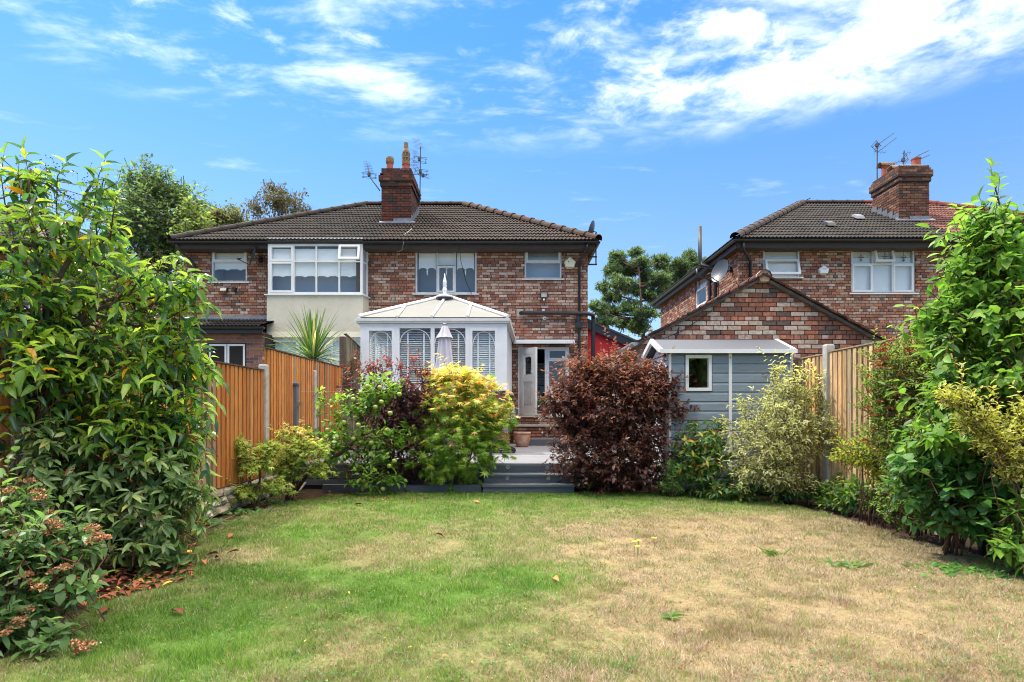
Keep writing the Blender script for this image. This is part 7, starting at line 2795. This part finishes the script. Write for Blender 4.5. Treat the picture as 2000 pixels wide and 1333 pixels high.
shrub('burgundy_ninebark', 'large burgundy leaved bush beside the deck steps', 'shrub', Vector((XX(1205, 8.4), 8.4, 0)), [blob(1200, 790, 8.4, 138, 92, .55, 1.3), blob(1200, 885, 8.3, 132, 85, .6, 1.3), blob(1190, 725, 8.5, 90, 46, .4), blob(1265, 760, 8.4, 62, 60, .35, .8), blob(1110, 790, 8.4, 50, 60, .3, .7), blob(1145, 720, 8.5, 34, 34, .2, .5), blob(1225, 695, 8.5, 26, 24, .18, .35), blob(1300, 740, 8.3, 22, 50, .15, .4), blob(1320, 800, 8.2, 24, 26, .15, .3)], RS(181), 2300, 8, .17, .06, .038, BURG, M_leaf, T_OVAL, droop=.4, up=.6, top_pal=BURG_T, top_frac=.75, nstem=16, stem_r=.012, twig_mat=M_twig_red, n_single=280, shell=3.6)
rs = RS(182)
bg = bpy.data.objects['burgundy_ninebark']
for q in (((1140, 720), (1120, 670), (1115, 640)), ((1190, 700), (1185, 655), (1180, 640)), ((1240, 700), (1262, 665), (1270, 645)), ((1290, 780), (1325, 745), (1345, 735)), ((1300, 830), (1335, 805), (1362, 795)), ((1110, 760), (1075, 730), (1062, 725)), ((1110, 900), (1080, 890), (1062, 905)), ((1280, 730), (1305, 690), (1315, 680))):
    shoot(bg, rs, [P(a_, b_, 8.2) for a_, b_ in q], 12, .058, .034, BURG_T, M_leaf, tpl=T_OVAL, droop=.3, r=.004)
# ---- by the shed
rhodo('small rhododendron with brown buds in front of the shed', Vector((XX(1385, 8.0), 8.0, 0)), [blob(1380, 870, 7.95, 55, 50, .3), blob(1400, 930, 7.8, 60, 35, .3), blob(1345, 900, 7.9, 36, 40, .25), blob(1395, 835, 8.0, 30, 20, .2, .6)], RS(191), 130, 8, .10, .042, [((78, 112, 48), 3), ((64, 98, 46), 2), ((110, 136, 60), 1), ((170, 150, 50), .15)], n_single=100, buds=34, nstem=6)
shrub('willowherb_plant', 'feathery narrow-leaved green plant at the lawn edge by the burgundy bush', 'plant', Vector((XX(1320, 7.95), 7.95, 0)), [blob(1318, 930, 7.9, 26, 34, .15), blob(1345, 915, 7.9, 20, 26, .12, .6), blob(1300, 945, 7.9, 18, 18, .12, .6)], RS(192), 80, 12, .16, .06, .012, [((96, 134, 72), 2), ((80, 118, 62), 2), ((120, 150, 88), 1)], M_leaf, T_DIA, droop=.1, up=1.2, nstem=9, stem_r=.006, shell=3)
VAR = [((92, 108, 52), 2), ((78, 96, 50), 2), ((112, 124, 62), 1.4)]
shrub('variegated_weigela', 'loose variegated cream and green bush in front of shed and fence', 'shrub', Vector((XX(1530, 7.6), 7.6, 0)), [blob(1520, 840, 7.5, 105, 70, .5, 1.2), blob(1500, 905, 7.3, 85, 55, .4), blob(1555, 760, 7.6, 75, 50, .35, .7), blob(1610, 790, 7.5, 40, 60, .25, .6), blob(1450, 780, 7.5, 36, 26, .2, .3), blob(1515, 730, 7.6, 22, 34, .15, .4), blob(1620, 850, 7.3, 45, 50, .3, .5), blob(1540, 940, 7.2, 60, 26, .3, .6), blob(1590, 720, 7.6, 14, 24, .12, .2), blob(1640, 760, 7.4, 20, 30, .12, .2)], RS(201), 820, 8, .17, .055, .022, VAR, M_leaf, T_OVAL, droop=.25, up=.55, edge=[(208, 206, 150), (220, 218, 178), (190, 190, 116)], nstem=18, stem_r=.009, n_single=250, shell=3.4, top_pal=[((186, 186, 88), 2), ((160, 168, 78), 2)], top_frac=.4)
GC = [((78, 112, 50), 2), ((64, 96, 46), 2), ((104, 134, 60), 1), ((140, 150, 66), .5)]
shrub('epimedium_plant', 'leafy ground cover clump with yellow tips below the tan fence', 'plant', Vector((XX(1690, 6.5), 6.5, 0)), [blob(1690, 965, 6.6, 70, 32, .4), blob(1740, 990, 6.2, 45, 30, .3, .7), blob(1640, 985, 6.8, 45, 20, .3, .6)], RS(211), 330, 5, .11, .065, .034, GC, M_leaf, T_OVAL, droop=.15, up=.5, nstem=10, stem_r=.004, n_single=150, shell=3, stem_spread=.3)
shrub('hellebore_plant', 'dark leafy ground cover under the variegated bush', 'plant', Vector((XX(1470, 7.6), 7.6, 0)), [blob(1440, 955, 7.6, 70, 22, .35), blob(1540, 965, 7.4, 60, 20, .3), blob(1380, 960, 7.8, 40, 18, .25), blob(1610, 960, 7.2, 40, 26, .3)], RS(212), 300, 5, .11, .075, .03, [((62, 96, 46), 2), ((50, 82, 42), 2), ((88, 116, 54), 1), ((150, 156, 70), .3)], M_leaf, T_OVAL, droop=.15, up=.5, nstem=8, stem_r=.004, n_single=80, shell=3, stem_spread=.4)
# ---- right side
BSP = [((106, 132, 58), 3), ((90, 116, 54), 2.5), ((128, 150, 68), 2), ((144, 128, 68), .6)]
bs = shrub('spiraea_bush', 'twiggy bush full of brown flower heads against the tan fence', 'shrub', Vector((XX(1790, 5.6), 5.6, 0)), [blob(1780, 740, 5.6, 85, 80, .35, 1.2), blob(1750, 840, 5.55, 80, 60, .35, .9), blob(1800, 670, 5.6, 60, 40, .25, .6), blob(1830, 820, 5.5, 60, 80, .3, .8), blob(1720, 700, 5.7, 36, 40, .2, .5), blob(1725, 790, 5.6, 50, 60, .25, .7), blob(1800, 900, 5.4, 70, 60, .3, .9)], RS(221), 1650, 9, .13, .032, .016, BSP, M_leaf_soft, T_OVAL, droop=.1, up=.6, nstem=22, stem_r=.008, twig_mat=M_twig, shell=3.2, n_single=100)
rs = RS(222)
hp = [(rs.uniform(1690, 1860), rs.uniform(630, 860), 5.45 + .2 * rs.rand()) for _ in range(60)] + [(1712, 712, 5.5), (1722, 705, 5.5), (1735, 720, 5.5), (1760, 735, 5.45), (1790, 655, 5.5), (1815, 650, 5.5), (1745, 770, 5.4), (1830, 640, 5.5), (1700, 870, 5.5), (1690, 862, 5.5)]
flower_heads(bs, rs, [np.array(P(*h_)) for h_ in hp], .036, [((150, 92, 54), 1), ((122, 74, 48), 1), ((170, 110, 66), .6)], 60, .6)
shrub('golden_spiraea', 'yellow-green arching shrub low against the tan fence', 'shrub', Vector((XX(1700, 6.1), 6.1, 0)), [blob(1690, 880, 6.1, 60, 34, .3), blob(1740, 900, 5.9, 50, 40, .3), blob(1650, 895, 6.2, 34, 16, .2, .5)], RS(223), 330, 9, .13, .036, .016, [((150, 160, 56), 2), ((132, 150, 54), 2), ((112, 136, 52), 1.5), ((190, 160, 60), .4)], M_leaf_soft, T_OVAL, droop=.15, up=.35, nstem=14, stem_r=.006, twig_mat=M_twig_red, shell=3)
VIB = [((108, 144, 56), 3), ((90, 126, 52), 2.5), ((126, 158, 66), 2.2), ((70, 104, 50), 1.5)]
vb_base = Vector((XX(1945, 4.75), 4.75, 0))
vb = shrub('viburnum', 'tall viburnum with pleated leaves and one long shoot at the picture edge', 'shrub', vb_base, [blob(1930, 500, 4.6, 70, 80, .35, 1.0), blob(1960, 610, 4.6, 110, 95, .45, 1.2), blob(1870, 590, 4.7, 55, 40, .28, .7), blob(1860, 660, 4.65, 60, 40, .28, .7), blob(1960, 730, 4.5, 110, 70, .4), blob(1930, 420, 4.65, 40, 45, .2, .7), blob(1985, 470, 4.6, 40, 70, .25, .7), blob(1830, 850, 4.6, 75, 50, .3, .8), blob(1810, 630, 4.8, 40, 20, .2, .35), blob(2010, 850, 4.4, 60, 90, .35, .8), blob(1900, 760, 4.65, 70, 60, .35, 1.0), blob(1880, 520, 4.7, 40, 40, .22, .6), blob(1960, 950, 4.5, 60, 60, .3, .8), blob(1900, 850, 4.7, 70, 60, .3, 1.0), blob(1970, 860, 4.65, 60, 70, .3, 1.0), blob(1850, 790, 4.8, 50, 50, .25, .8)], RS(231), 1150, 8, .19, .088, .046, VIB, M_leaf, T_OVAL, droop=.4, up=.3, nstem=14, stem_r=.018, twig_mat=M_twig_red, n_single=280, shell=3.6, stem_mat=M_bark, stem_in=.7)
m_ = MB()
sh = [P(1975, 520, 4.55), P(1962, 450, 4.55), P(1950, 390, 4.55), P(1938, 345, 4.55), P(1935, 326, 4.55)]
m_.tube(sh, [.008, .007, .006, .004, .002], 6)
m_.build('long_shoot', M_twig_red, vb, smooth=True)
rs = RS(232)
lp = np.array([sh[0].lerp(sh[1], .5), sh[1], sh[1].lerp(sh[2], .5), sh[2], sh[2].lerp(sh[3], .5), sh[3], sh[4]])
ps_, fs_, hs_ = [], [], []
for k, p in enumerate(lp):
    for s_ in (-1, 1):
        ps_.append(p)
        fs_.append(np.array([s_ * (.9 - .05 * k), -.3 + .4 * rs.rand(), .35 if k < 5 else .6 - .3 * s_]))
        hs_.append(np.array([0, -.3, 1.0]) + rs.randn(3) * .2)
ps_.append(lp[-1])
fs_.append(np.array([0, 0, 1.0]))
hs_.append(np.array([0, -1, .2]))
n_ = len(ps_)
add_leaves(vb, rs, T_OVAL, np.array(ps_), np.array(fs_), np.array(hs_), np.full(n_, .085), np.full(n_, .042), palette(rs, n_, VIB), M_leaf, name='shoot_leaves')
for q in (((1900, 640), (1860, 615), (1810, 600), (1765, 598)), ((1900, 700), (1850, 680), (1800, 690)), ((1930, 520), (1890, 470), (1850, 455), (1835, 470)), ((1940, 470), (1900, 420), (1870, 405)), ((1890, 850), (1830, 840), (1780, 860), (1750, 890))):
    shoot(vb, rs, [P(a_, b_, 4.55) for a_, b_ in q], 14, .09, .045, VIB, M_leaf, tpl=T_OVAL, droop=.3)
EU = [((150, 162, 70), 2), ((128, 146, 64), 2)]
shrub('golden_euonymus', 'golden variegated euonymus sprays in front of the viburnum', 'shrub', Vector((XX(1985, 4.2), 4.2, 0)), [blob(1870, 770, 4.2, 34, 22, .15), blob(1905, 815, 4.15, 36, 28, .18), blob(1945, 860, 4.1, 36, 36, .18), blob(1985, 905, 4.05, 30, 50, .2), blob(2005, 830, 4.1, 30, 60, .2)], RS(241), 280, 10, .13, .042, .021, EU, M_leaf_gloss, T_OVAL, droop=.1, up=.7, edge=[(214, 202, 112), (202, 194, 98), (222, 214, 144)], nstem=4, stem_r=.006, n_single=200, shell=3)
CAM = [((66, 106, 54), 3), ((80, 120, 60), 2.5), ((98, 136, 68), 1.5), ((56, 90, 50), 1.6)]
shrub('camellia', 'camellia with broad glossy dark leaves and bare stems at lawn edge', 'shrub', Vector((XX(1840, 4.75), 4.75, 0)), [blob(1850, 955, 4.6, 95, 55, .35, 1.2), blob(1790, 910, 4.65, 55, 36, .25, .8), blob(1900, 1000, 4.5, 70, 50, .3), blob(1930, 910, 4.5, 50, 50, .25, .8), blob(1840, 1010, 4.55, 60, 30, .25, .6), blob(1950, 970, 4.45, 60, 60, .3, .9)], RS(251), 360, 6, .15, .082, .05, CAM, M_leaf_gloss, T_ROUND, droop=.25, up=.4, nstem=8, stem_spread=.1, stem_r=.011, n_single=260, shell=3.6, stem_mat=M_twig)
shrub('viburnum_seedling', 'young pleated-leaf viburnum at the lower picture edge beside the lawn', 'shrub', Vector((XX(1985, 4.15), 4.15, 0)), [blob(1965, 1060, 4.1, 55, 36, .25), blob(1990, 1000, 4.1, 40, 40, .25), blob(2010, 1090, 4.0, 50, 36, .2)], RS(252), 70, 7, .15, .085, .042, VIB, M_leaf, T_OVAL, droop=.35, up=.4, nstem=6, stem_r=.008, n_single=140, shell=3)
shrub('yellowing_lily', 'wilted yellow strap leaves beside the leafy ground cover', 'plant', Vector((XX(1740, 6.0), 6.0, 0)), [blob(1735, 930, 6.0, 26, 22, .12)], RS(253), 30, 5, .14, .12, .022, [((206, 166, 80), 2), ((190, 140, 70), 1), ((170, 160, 80), 1)], M_leaf_soft, T_LONG, droop=1.0, up=.3, nstem=3, stem_r=.005, shell=3)


shrub('cotoneaster', 'dense small-leaved green shrub filling the bank below the viburnum', 'shrub', Vector((XX(1880, 5.0), 5.0, 0)), [blob(1880, 880, 4.95, 100, 90, .3, 1.1), blob(1800, 940, 5.15, 65, 60, .28), blob(1965, 960, 4.7, 70, 90, .3), blob(1760, 980, 5.4, 50, 45, .25, .8), blob(1900, 1020, 4.8, 80, 45, .25, .8), blob(1940, 780, 4.85, 70, 60, .28, .8), blob(1850, 780, 5.1, 60, 60, .25, .8)], RS(254), 760, 8, .14, .045, .024, [((104, 138, 58), 3), ((86, 120, 54), 2.5), ((126, 156, 68), 2), ((68, 100, 50), 1.2)], M_leaf, T_OVAL, droop=.2, up=.5, nstem=12, stem_r=.008, shell=3.4, n_single=120)


# ---- low weeds on lawn and bed edges
def rosette(name, label, c, n, L, w, pal, rs, cat='weed', group=None, spread=0.0, tpl=T_LONG, up=.35):
    root = thing(name, label, cat, c, group)
    a = np.arange(n) * 2.399 + rs.rand(n) * .4
    pos = np.tile(np.array(c), (n, 1)) + np.stack([rs.randn(n) * spread, rs.randn(n) * spread * .6, np.full(n, .008)], 1)
    f = np.stack([np.cos(a), np.sin(a), up + .4 * rs.rand(n)], 1)
    h = np.tile(np.array([0, 0, 1.0]), (n, 1)) + rs.randn(n, 3) * .1
    Ls = L * (.6 + .6 * rs.rand(n))
    add_leaves(root, rs, tpl, pos, f, h, Ls, np.full(n, w), palette(rs, n, pal), M_leaf, name='leaves')
    return root


WEED = [((88, 116, 60), 2), ((104, 128, 66), 2), ((76, 102, 54), 1)]
rosette('lawn_weed', 'green rosette weed on the dry grass near the middle', G(1310, 1212), 11, .085, .016, WEED, RS(301))
rosette('lawn_weed', 'tufty green weed on the scorched lawn below the shed', G(1508, 1088), 30, .09, .006, WEED, RS(302), spread=.05, up=.9)
rosette('lawn_weed', 'spreading patch of bright green weeds beside the lower lawn edge', G(1915, 1118), 170, .06, .034, [((72, 118, 52), 2), ((92, 138, 64), 1.5), ((58, 98, 46), 1)], RS(303), spread=.18, tpl=T_ROUND)
rosette('lawn_weed', 'small dark weed patch on the dry lawn towards the far fence', G(1655, 1108), 60, .06, .022, WEED, RS(304), spread=.09, tpl=T_ROUND)
rosette('dock_plant', 'broad-leaved weed at the foot of the burgundy bush', G(1150, 960), 12, .22, .05, WEED, RS(305), up=.9)
for i, (px, py, n_, sp_, lab) in enumerate(((470, 1003, 90, .16, 'creeping green leaves at the bed edge by the feathery maple'), (540, 985, 70, .18, 'creeping green leaves on soil under the peach tipped maple'), (400, 1025, 80, .16, 'creeping green leaves beside the spiky plant'), (980, 962, 40, .2, 'tufts of green weeds at the foot of the steps'))):
    rosette('creeping_weed', lab, G(px, py), n_, .07, .036, [((70, 104, 58), 2), ((84, 118, 66), 1.5), ((56, 88, 52), 1)], RS(310 + i), spread=sp_, tpl=T_ROUND, up=.5, group='low weeds')
for i, (px, py, lab) in enumerate(((1238, 1086, 'leftmost yellow dandelion of the close pair on the lawn'), (1247, 1084, 'right yellow dandelion of the close pair on the lawn'), (1244, 1096, 'yellow dandelion just below the close pair'), (1277, 1078, 'yellow dandelion standing apart from the others'))):
    g_ = G(px, py)
    dd = thing('dandelion', lab, 'flower', g_, 'dandelions on the lawn')
    m_ = MB()
    m_.tube([g_, g_ + Vector((.004, 0, .06)), g_ + Vector((0, -.004, .11))], .0025, 5)
    m_.build('stalk', MATS['leaf'] if False else mat('stalk_green', lin(110, 130, 70), rough=.6), dd)
    m_ = MB()
    for k in range(22):
        a = k * 2.399
        r_ = .026 * math.sqrt((k + 1) / 22)
        b_ = g_ + Vector((0, -.004, .112))
        m_.face([b_, b_ + Vector((math.cos(a - .25) * r_, math.sin(a - .25) * r_, .006)), b_ + Vector((math.cos(a + .25) * r_, math.sin(a + .25) * r_, .006))], lin(236, 196, 20))
    m_.build('petals', M_attr, dd)

# ---- fallen leaves
rs = RS(320)
v, t, e = T_LONG
FALL = [((134, 82, 58), 2), ((108, 66, 50), 2), ((156, 106, 70), 1), ((190, 150, 70), .3)]
var = []
for k in range(5):
    me = np_mesh('fallen_leaf', v * np.array([.045, .11, .11]) - np.array([0, .05, -.012]), t, np.tile(palette(rs, 1, FALL)[0], (8, 1)), True)
    me.materials.append(M_dry)
    var.append(me)
for (px, py) in ((330, 1110), (312, 1135), (265, 1153), (370, 1092), (345, 1120), (415, 1090), (425, 1097), (400, 1105), (450, 1053), (455, 1085), (345, 1205), (205, 1203), (300, 1130), (395, 1050), (860, 1052), (1085, 1140), (930, 985), (700, 990)):
    o = link('fallen_leaf', var[rs.randint(5)], None, G(px, py) + Vector((0, 0, .028)), label='curled brown fallen leaf lying on the grass', cat='leaf', group='fallen leaves on the lawn')
    o.rotation_euler = (rs.rand() * .5, rs.rand() * .5, rs.rand() * 6.28)
n_ = 900
px = np.concatenate([rs.uniform(30, 380, 420), rs.uniform(560, 830, 130), rs.uniform(420, 1900, 350)])
py = np.concatenate([1110 + (380 - px[:420]) * .22 + rs.uniform(-45, 25, 420), rs.uniform(962, 985, 130), rs.uniform(970, 1320, 350)])
gd = H * F / (py - CY)
pos = np.stack([(px - CX) * gd / F, gd, np.full(n_, .022)], 1)
root = thing('leaf_litter', 'scatter of dry brown leaf litter along the shaded bed', 'leaf litter', (-2.5, 4, 0))
root['kind'] = 'stuff'
Ls = np.where(np.arange(n_) < 420, .075, .02) * (.5 + .8 * rs.rand(n_))
Ls[420:550] = .04
add_leaves(root, rs, T_LONG, pos, np.stack([rs.randn(n_), rs.randn(n_), rs.rand(n_) * .3], 1), np.array([0, 0, 1.0]) + rs.randn(n_, 3) * .25, Ls, Ls * .45, palette(rs, n_, FALL, .3), M_dry, name='leaves', kind='stuff')
# clover heads and dry seed specks
n_ = 700
y = 2.2 * (7.5 / 2.2) ** rs.rand(n_)
x = rs.uniform(-1, 1, n_) * (y * .88)
ok = (x > edge_x(LEFT_EDGE, y)) & (x < edge_x(RIGHT_EDGE, y)) & (rs.rand(n_) < .35 + .5 * (x > 0))
pos = np.stack([x, y, .025 + .012 * rs.rand(n_)], 1)[ok]
n_ = len(pos)
root = thing('clover_heads', 'tiny brown clover heads dotted over the lawn', 'clover', (0, 4, 0))
root['kind'] = 'stuff'
oc = np.array([(1, 0, 0), (-1, 0, 0), (0, 1, 0), (0, -1, 0), (0, 0, 1), (0, 0, -1)], float)
ot = np.array([(0, 2, 4), (2, 1, 4), (1, 3, 4), (3, 0, 4), (2, 0, 5), (1, 2, 5), (3, 1, 5), (0, 3, 5)])
sz = (.003 + .004 * rs.rand(n_))[:, None, None]
me = np_mesh('heads', (pos[:, None] + oc[None] * sz).reshape(-1, 3) - np.array([0, 4, 0]), (ot[None] + (np.arange(n_) * 6)[:, None, None]).reshape(-1, 3), np.repeat(palette(rs, n_, [((150, 116, 88), 2), ((124, 96, 74), 2), ((196, 176, 140), .6)]), 6, 0), True)
me.materials.append(M_dry)
link('heads', me, root, kind='stuff')
n_ = 14000
y = 2.2 * (8.0 / 2.2) ** rs.rand(n_)
x = rs.uniform(-1, 1, n_) * (y * .88)
cl = fbm(x, y, 91, 2.2)
ok = (x > edge_x(LEFT_EDGE, y)) & (x < edge_x(RIGHT_EDGE, y)) & (cl > .50)
x, y = x[ok], y[ok]
n_ = len(x)
root = thing('clover_patches', 'dark green clover leaflets mixed through the lawn', 'clover', (0, 4, 0))
root['kind'] = 'stuff'
pos = np.stack([x, y, .018 + .015 * rs.rand(n_)], 1)
add_leaves(root, rs, T_DIA, pos, np.stack([rs.randn(n_), rs.randn(n_), .2 * rs.rand(n_)], 1), np.array([0, 0, 1.0]) + rs.randn(n_, 3) * .2, np.full(n_, .016), np.full(n_, .013), palette(rs, n_, [((70, 108, 48), 2), ((86, 122, 56), 1.5), ((58, 92, 42), 1)]), M_leaf, name='leaflets', kind='stuff')

# ---- red geranium by the door, dry hedge by the old fence, little plant on the post
gr = shrub('geranium', 'geranium with red blooms beside the back door window', 'plant', P(1066, 796, 15.25), [blob(1068, 782, 15.25, 18, 12, .2)], RS(331), 40, 6, .1, .06, .05, GC, M_leaf, T_ROUND, nstem=3, stem_r=.006, shell=3)
rs = RS(332)
flower_heads(gr, rs, [np.array(P(1083, 764, 15.2)), np.array(P(1072, 768, 15.2)), np.array(P(1063, 778, 15.2))], .06, [((210, 30, 70), 1), ((190, 20, 50), 1)], 40, .8, 'bloom', M_leaf_soft)
m_ = MB()
c_ = P(1066, 796, 15.25)
m_.lathe((c_.x, 15.25, 1.064), [(0, 0), (.08, 0), (.11, c_.z - 1.05), (.09, c_.z - 1.05)], 18)
m_.build('pot', M_clay, gr)
shrub('dry_hedge', 'dry brown twiggy bush at the end of the orange fence', 'shrub', Vector((XX(683, 11.6), 11.6, .3)), [blob(683, 740, 11.6, 18, 36, .2), blob(690, 712, 11.6, 14, 22, .15)], RS(333), 220, 6, .14, .03, .008, [((128, 96, 66), 2), ((106, 78, 56), 2), ((150, 130, 86), 1)], M_leaf_soft, T_DIA, droop=.1, nstem=8, stem_r=.008, shell=3)

# ------------------------------------------------------------------ background trees
def tree(name, label, base, crown_blobs, rs, ntip, per, tl, L, w, pal, trunk_r, limbs, m=M_leaf_soft, tpl=T_DIA, droop=.2, up=.3, shell=3.5, group='trees beyond the houses'):
    root = thing(name, label, 'tree', base, group)
    tips, out = sample(rs, crown_blobs, ntip, shell)
    dirs = norm(out + np.array([0, 0, up]) + rs.randn(len(tips), 3) * .6)
    tlv = tl * (.6 + .8 * rs.rand(len(tips)))
    pos, f, h, own = sprays(rs, tips, dirs, per, tlv, .9, droop)
    pos = pos + rs.randn(*pos.shape) * L * .6
    n = len(pos)
    lum = (1 + .25 * rs.randn(len(tips)))[own][:, None]
    add_leaves(root, rs, tpl, pos, f, h, L * (.6 + .8 * rs.rand(n)), w * (.6 + .8 * rs.rand(n)), palette(rs, n, pal) * np.clip(lum, .55, 1.5), m)
    add_twigs(root, tips - dirs * (tlv * (1.6 if up > 0 else .9))[:, None], tips, .02 if up > 0 else .009, M_bark)
    C = crown_blobs[0][0]
    m_ = MB()
    b = Vector(base)
    tc = Vector(C)
    mid_ = b.lerp(tc, .55)
    m_.tube([b, mid_, tc], [trunk_r, trunk_r * .75, trunk_r * .35], 10)
    m_.build('trunk', M_bark, root, smooth=True)
    for i in range(limbs):
        tg = Vector(tips[rs.randint(len(tips))])
        a_ = b.lerp(tc, .35 + .6 * rs.rand())
        q = a_.lerp(tg, .8)
        m_ = MB()
        m_.tube([a_, a_.lerp(q, .5) + Vector((0, 0, .06 * (q - a_).length)), q], [trunk_r * .4, trunk_r * .25, trunk_r * .1], 6)
        m_.build('limb', M_bark, root, smooth=True)
    return root


OAK = [((92, 114, 70), 3), ((80, 102, 66), 3), ((108, 128, 76), 2), ((70, 90, 62), 2)]
tree('oak_tree', 'tall dark green oak behind the houses at the left', Vector((XX(310, 36), 36, 0)), [blob(320, 430, 36, 85, 85, 3.2, 1.2), blob(285, 360, 36, 45, 40, 1.8, .8), blob(380, 430, 36, 55, 70, 2.2, .8), blob(250, 420, 36, 50, 70, 2.0, .8), blob(330, 370, 36, 50, 36, 1.6, .7), blob(300, 540, 36, 110, 90, 3.0, 1.0)], RS(401), 1500, 12, .8, .24, .16, OAK, .38, 16)
tree('lime_tree', 'paler yellow-green tree in front of the dark oak', Vector((XX(385, 31), 31, 0)), [blob(385, 470, 31, 40, 60, 1.4), blob(370, 410, 31, 22, 28, .9, .6), blob(400, 560, 31, 60, 70, 2, .8)], RS(402), 420, 12, .6, .2, .14, [((104, 120, 66), 2), ((92, 110, 62), 2), ((116, 130, 70), 1)], .2, 8)
tree('hawthorn_tree', 'brownish-green rounded tree between the oak and the weeping birch', Vector((XX(450, 33), 33, 0)), [blob(455, 440, 33, 42, 36, 1.5), blob(430, 430, 33, 22, 26, 1, .6), blob(460, 520, 33, 50, 70, 1.6, .7)], RS(403), 420, 12, .6, .2, .13, [((92, 96, 58), 2), ((78, 86, 54), 2), ((112, 100, 60), .8)], .2, 8)
br = tree('weeping_birch', 'sparse weeping birch with drooping twigs above the roof', Vector((XX(548, 30), 30, 0)), [blob(550, 400, 30, 45, 30, 1.3), blob(530, 375, 30, 30, 18, .8, .7), blob(590, 420, 30, 26, 22, .8, .6), blob(500, 412, 30, 26, 20, .8, .6), blob(545, 450, 30, 50, 30, 1.2, .7)], RS(404), 330, 11, .75, .13, .085, [((72, 74, 50), 2), ((88, 84, 56), 2), ((112, 92, 62), 1)], .14, 14, droop=.9, up=-.7, shell=3)
tree('sycamore_tree', 'low green treetops filling the gap left of the paired houses', Vector((XX(300, 29), 29, 0)), [blob(300, 620, 29, 80, 60, 2), blob(240, 560, 29, 70, 60, 2), blob(345, 590, 29, 40, 50, 1.4)], RS(405), 500, 10, .7, .22, .15, [((74, 96, 54), 2), ((62, 84, 50), 2), ((92, 108, 60), 1)], .25, 8)


def pine(label, base, top, layers, rs, ntuft, pal, trunk_r=.22):
    """scots-pine like: bare trunk, spreading limbs, bristly tufts"""
    root = thing('pine_tree', label, 'tree', base, 'pines behind the houses')
    m_ = MB()
    b, tp = Vector(base), Vector(top)
    m_.tube([b, b.lerp(tp, .5) + Vector((.15, 0, 0)), tp], [trunk_r, trunk_r * .6, trunk_r * .1], 10)
    m_.build('trunk', mat('pine_bark', lin(92, 74, 62), rough=.95, noise=.4, nscale=6), root, smooth=True)
    tips, out = sample(rs, layers, ntuft, 3.0)
    dirs = norm(out * .7 + np.array([0, 0, .8]) + rs.randn(len(tips), 3) * .4)
    for i in range(26):
        tg = Vector(tips[rs.randint(len(tips))])
        k = min(.97, max(.3, (tg.z - .6 - b.z) / (tp.z - b.z)))
        a_ = b.lerp(tp, k)
        m_ = MB()
        m_.tube([a_, a_.lerp(tg, .5) + Vector((0, 0, -.15)), tg], [.07, .045, .015], 5)
        m_.build('limb', MATS['pine_bark'], root, smooth=True)
    # tufts: clusters of needle bundles, short shoots
    per = 16
    sub = np.repeat(np.arange(len(tips)), 7)
    cpos = tips[sub] + rs.randn(len(sub), 3) * np.array([.15, .15, .10])
    cdir = norm(dirs[sub] + rs.randn(len(sub), 3) * .5)
    lum = np.clip(1 + .22 * rs.randn(len(sub)), .6, 1.5)
    own = np.repeat(np.arange(len(sub)), per)
    pos = cpos[own] - cdir[own] * (rs.rand(len(own), 1) * .16)
    f = cdir[own] * .8 + rs.randn(len(own), 3) * .6
    n = len(pos)
    add_leaves(root, rs, T_DIA, pos, f, rs.randn(n, 3), .21 * (.7 + .6 * rs.rand(n)), np.full(n, .036), palette(rs, n, pal) * lum[own][:, None], M_leaf_soft)
    add_twigs(root, tips - dirs * .5 - np.array([0, 0, .1]), tips, .018, MATS['pine_bark'])
    return root


PINE = [((102, 122, 86), 2), ((88, 108, 80), 2), ((120, 138, 94), 1.3), ((74, 92, 72), 1.2)]
dp = 32
def clumps(rs, d, rows):
    """irregular foliage plates along the limbs: (px, py, half width, half height)"""
    return [blob(px, py, d + rs.uniform(-1.2, 1.2), rx * .88, ry * .66, rx * d / F * .7) for px, py, rx, ry in rows]


pine('tall pine with gaps between its tufts beside the paired houses', Vector((XX(1258, dp), dp, 0)), P(1247, 512, dp),
     clumps(RS(410), dp, [(1243, 492, 9, 14), (1252, 515, 18, 13), (1232, 525, 20, 12), (1264, 540, 22, 14), (1205, 505, 13, 20), (1196, 530, 18, 13), (1213, 550, 22, 13), (1290, 512, 14, 18), (1288, 545, 20, 15), (1240, 565, 24, 12), (1182, 560, 15, 11), (1200, 580, 22, 11), (1270, 575, 22, 14), (1165, 598, 15, 11), (1190, 608, 22, 11), (1228, 600, 24, 12), (1260, 612, 24, 11), (1215, 632, 22, 9), (1250, 640, 20, 9), (1178, 628, 14, 8), (1290, 590, 14, 16)]), RS(411), 480, PINE)
dq = dp + 2
pine('second pine rising behind the sunlit side wall', Vector((XX(1345, dq), dq, 0)), P(1346, 518, dq),
     clumps(RS(409), dq, [(1348, 503, 14, 10), (1362, 515, 14, 14), (1330, 518, 16, 12), (1310, 530, 12, 18), (1340, 538, 22, 13), (1318, 560, 20, 14), (1362, 545, 14, 14), (1300, 560, 12, 14), (1340, 570, 26, 16)]), RS(412), 260, PINE)
# a row of low hedging far behind to close the gap between the houses
shrub('distant_hedge', 'dark distant hedge between the two houses', 'hedge', Vector((3.5, 27, 0)), [blob(1190, 690, 27, 50, 30, .6), blob(1260, 690, 27, 60, 30, .6)], RS(413), 300, 8, .4, .16, .11, OAK, M_leaf_soft, T_DIA, nstem=6, stem_r=.03)
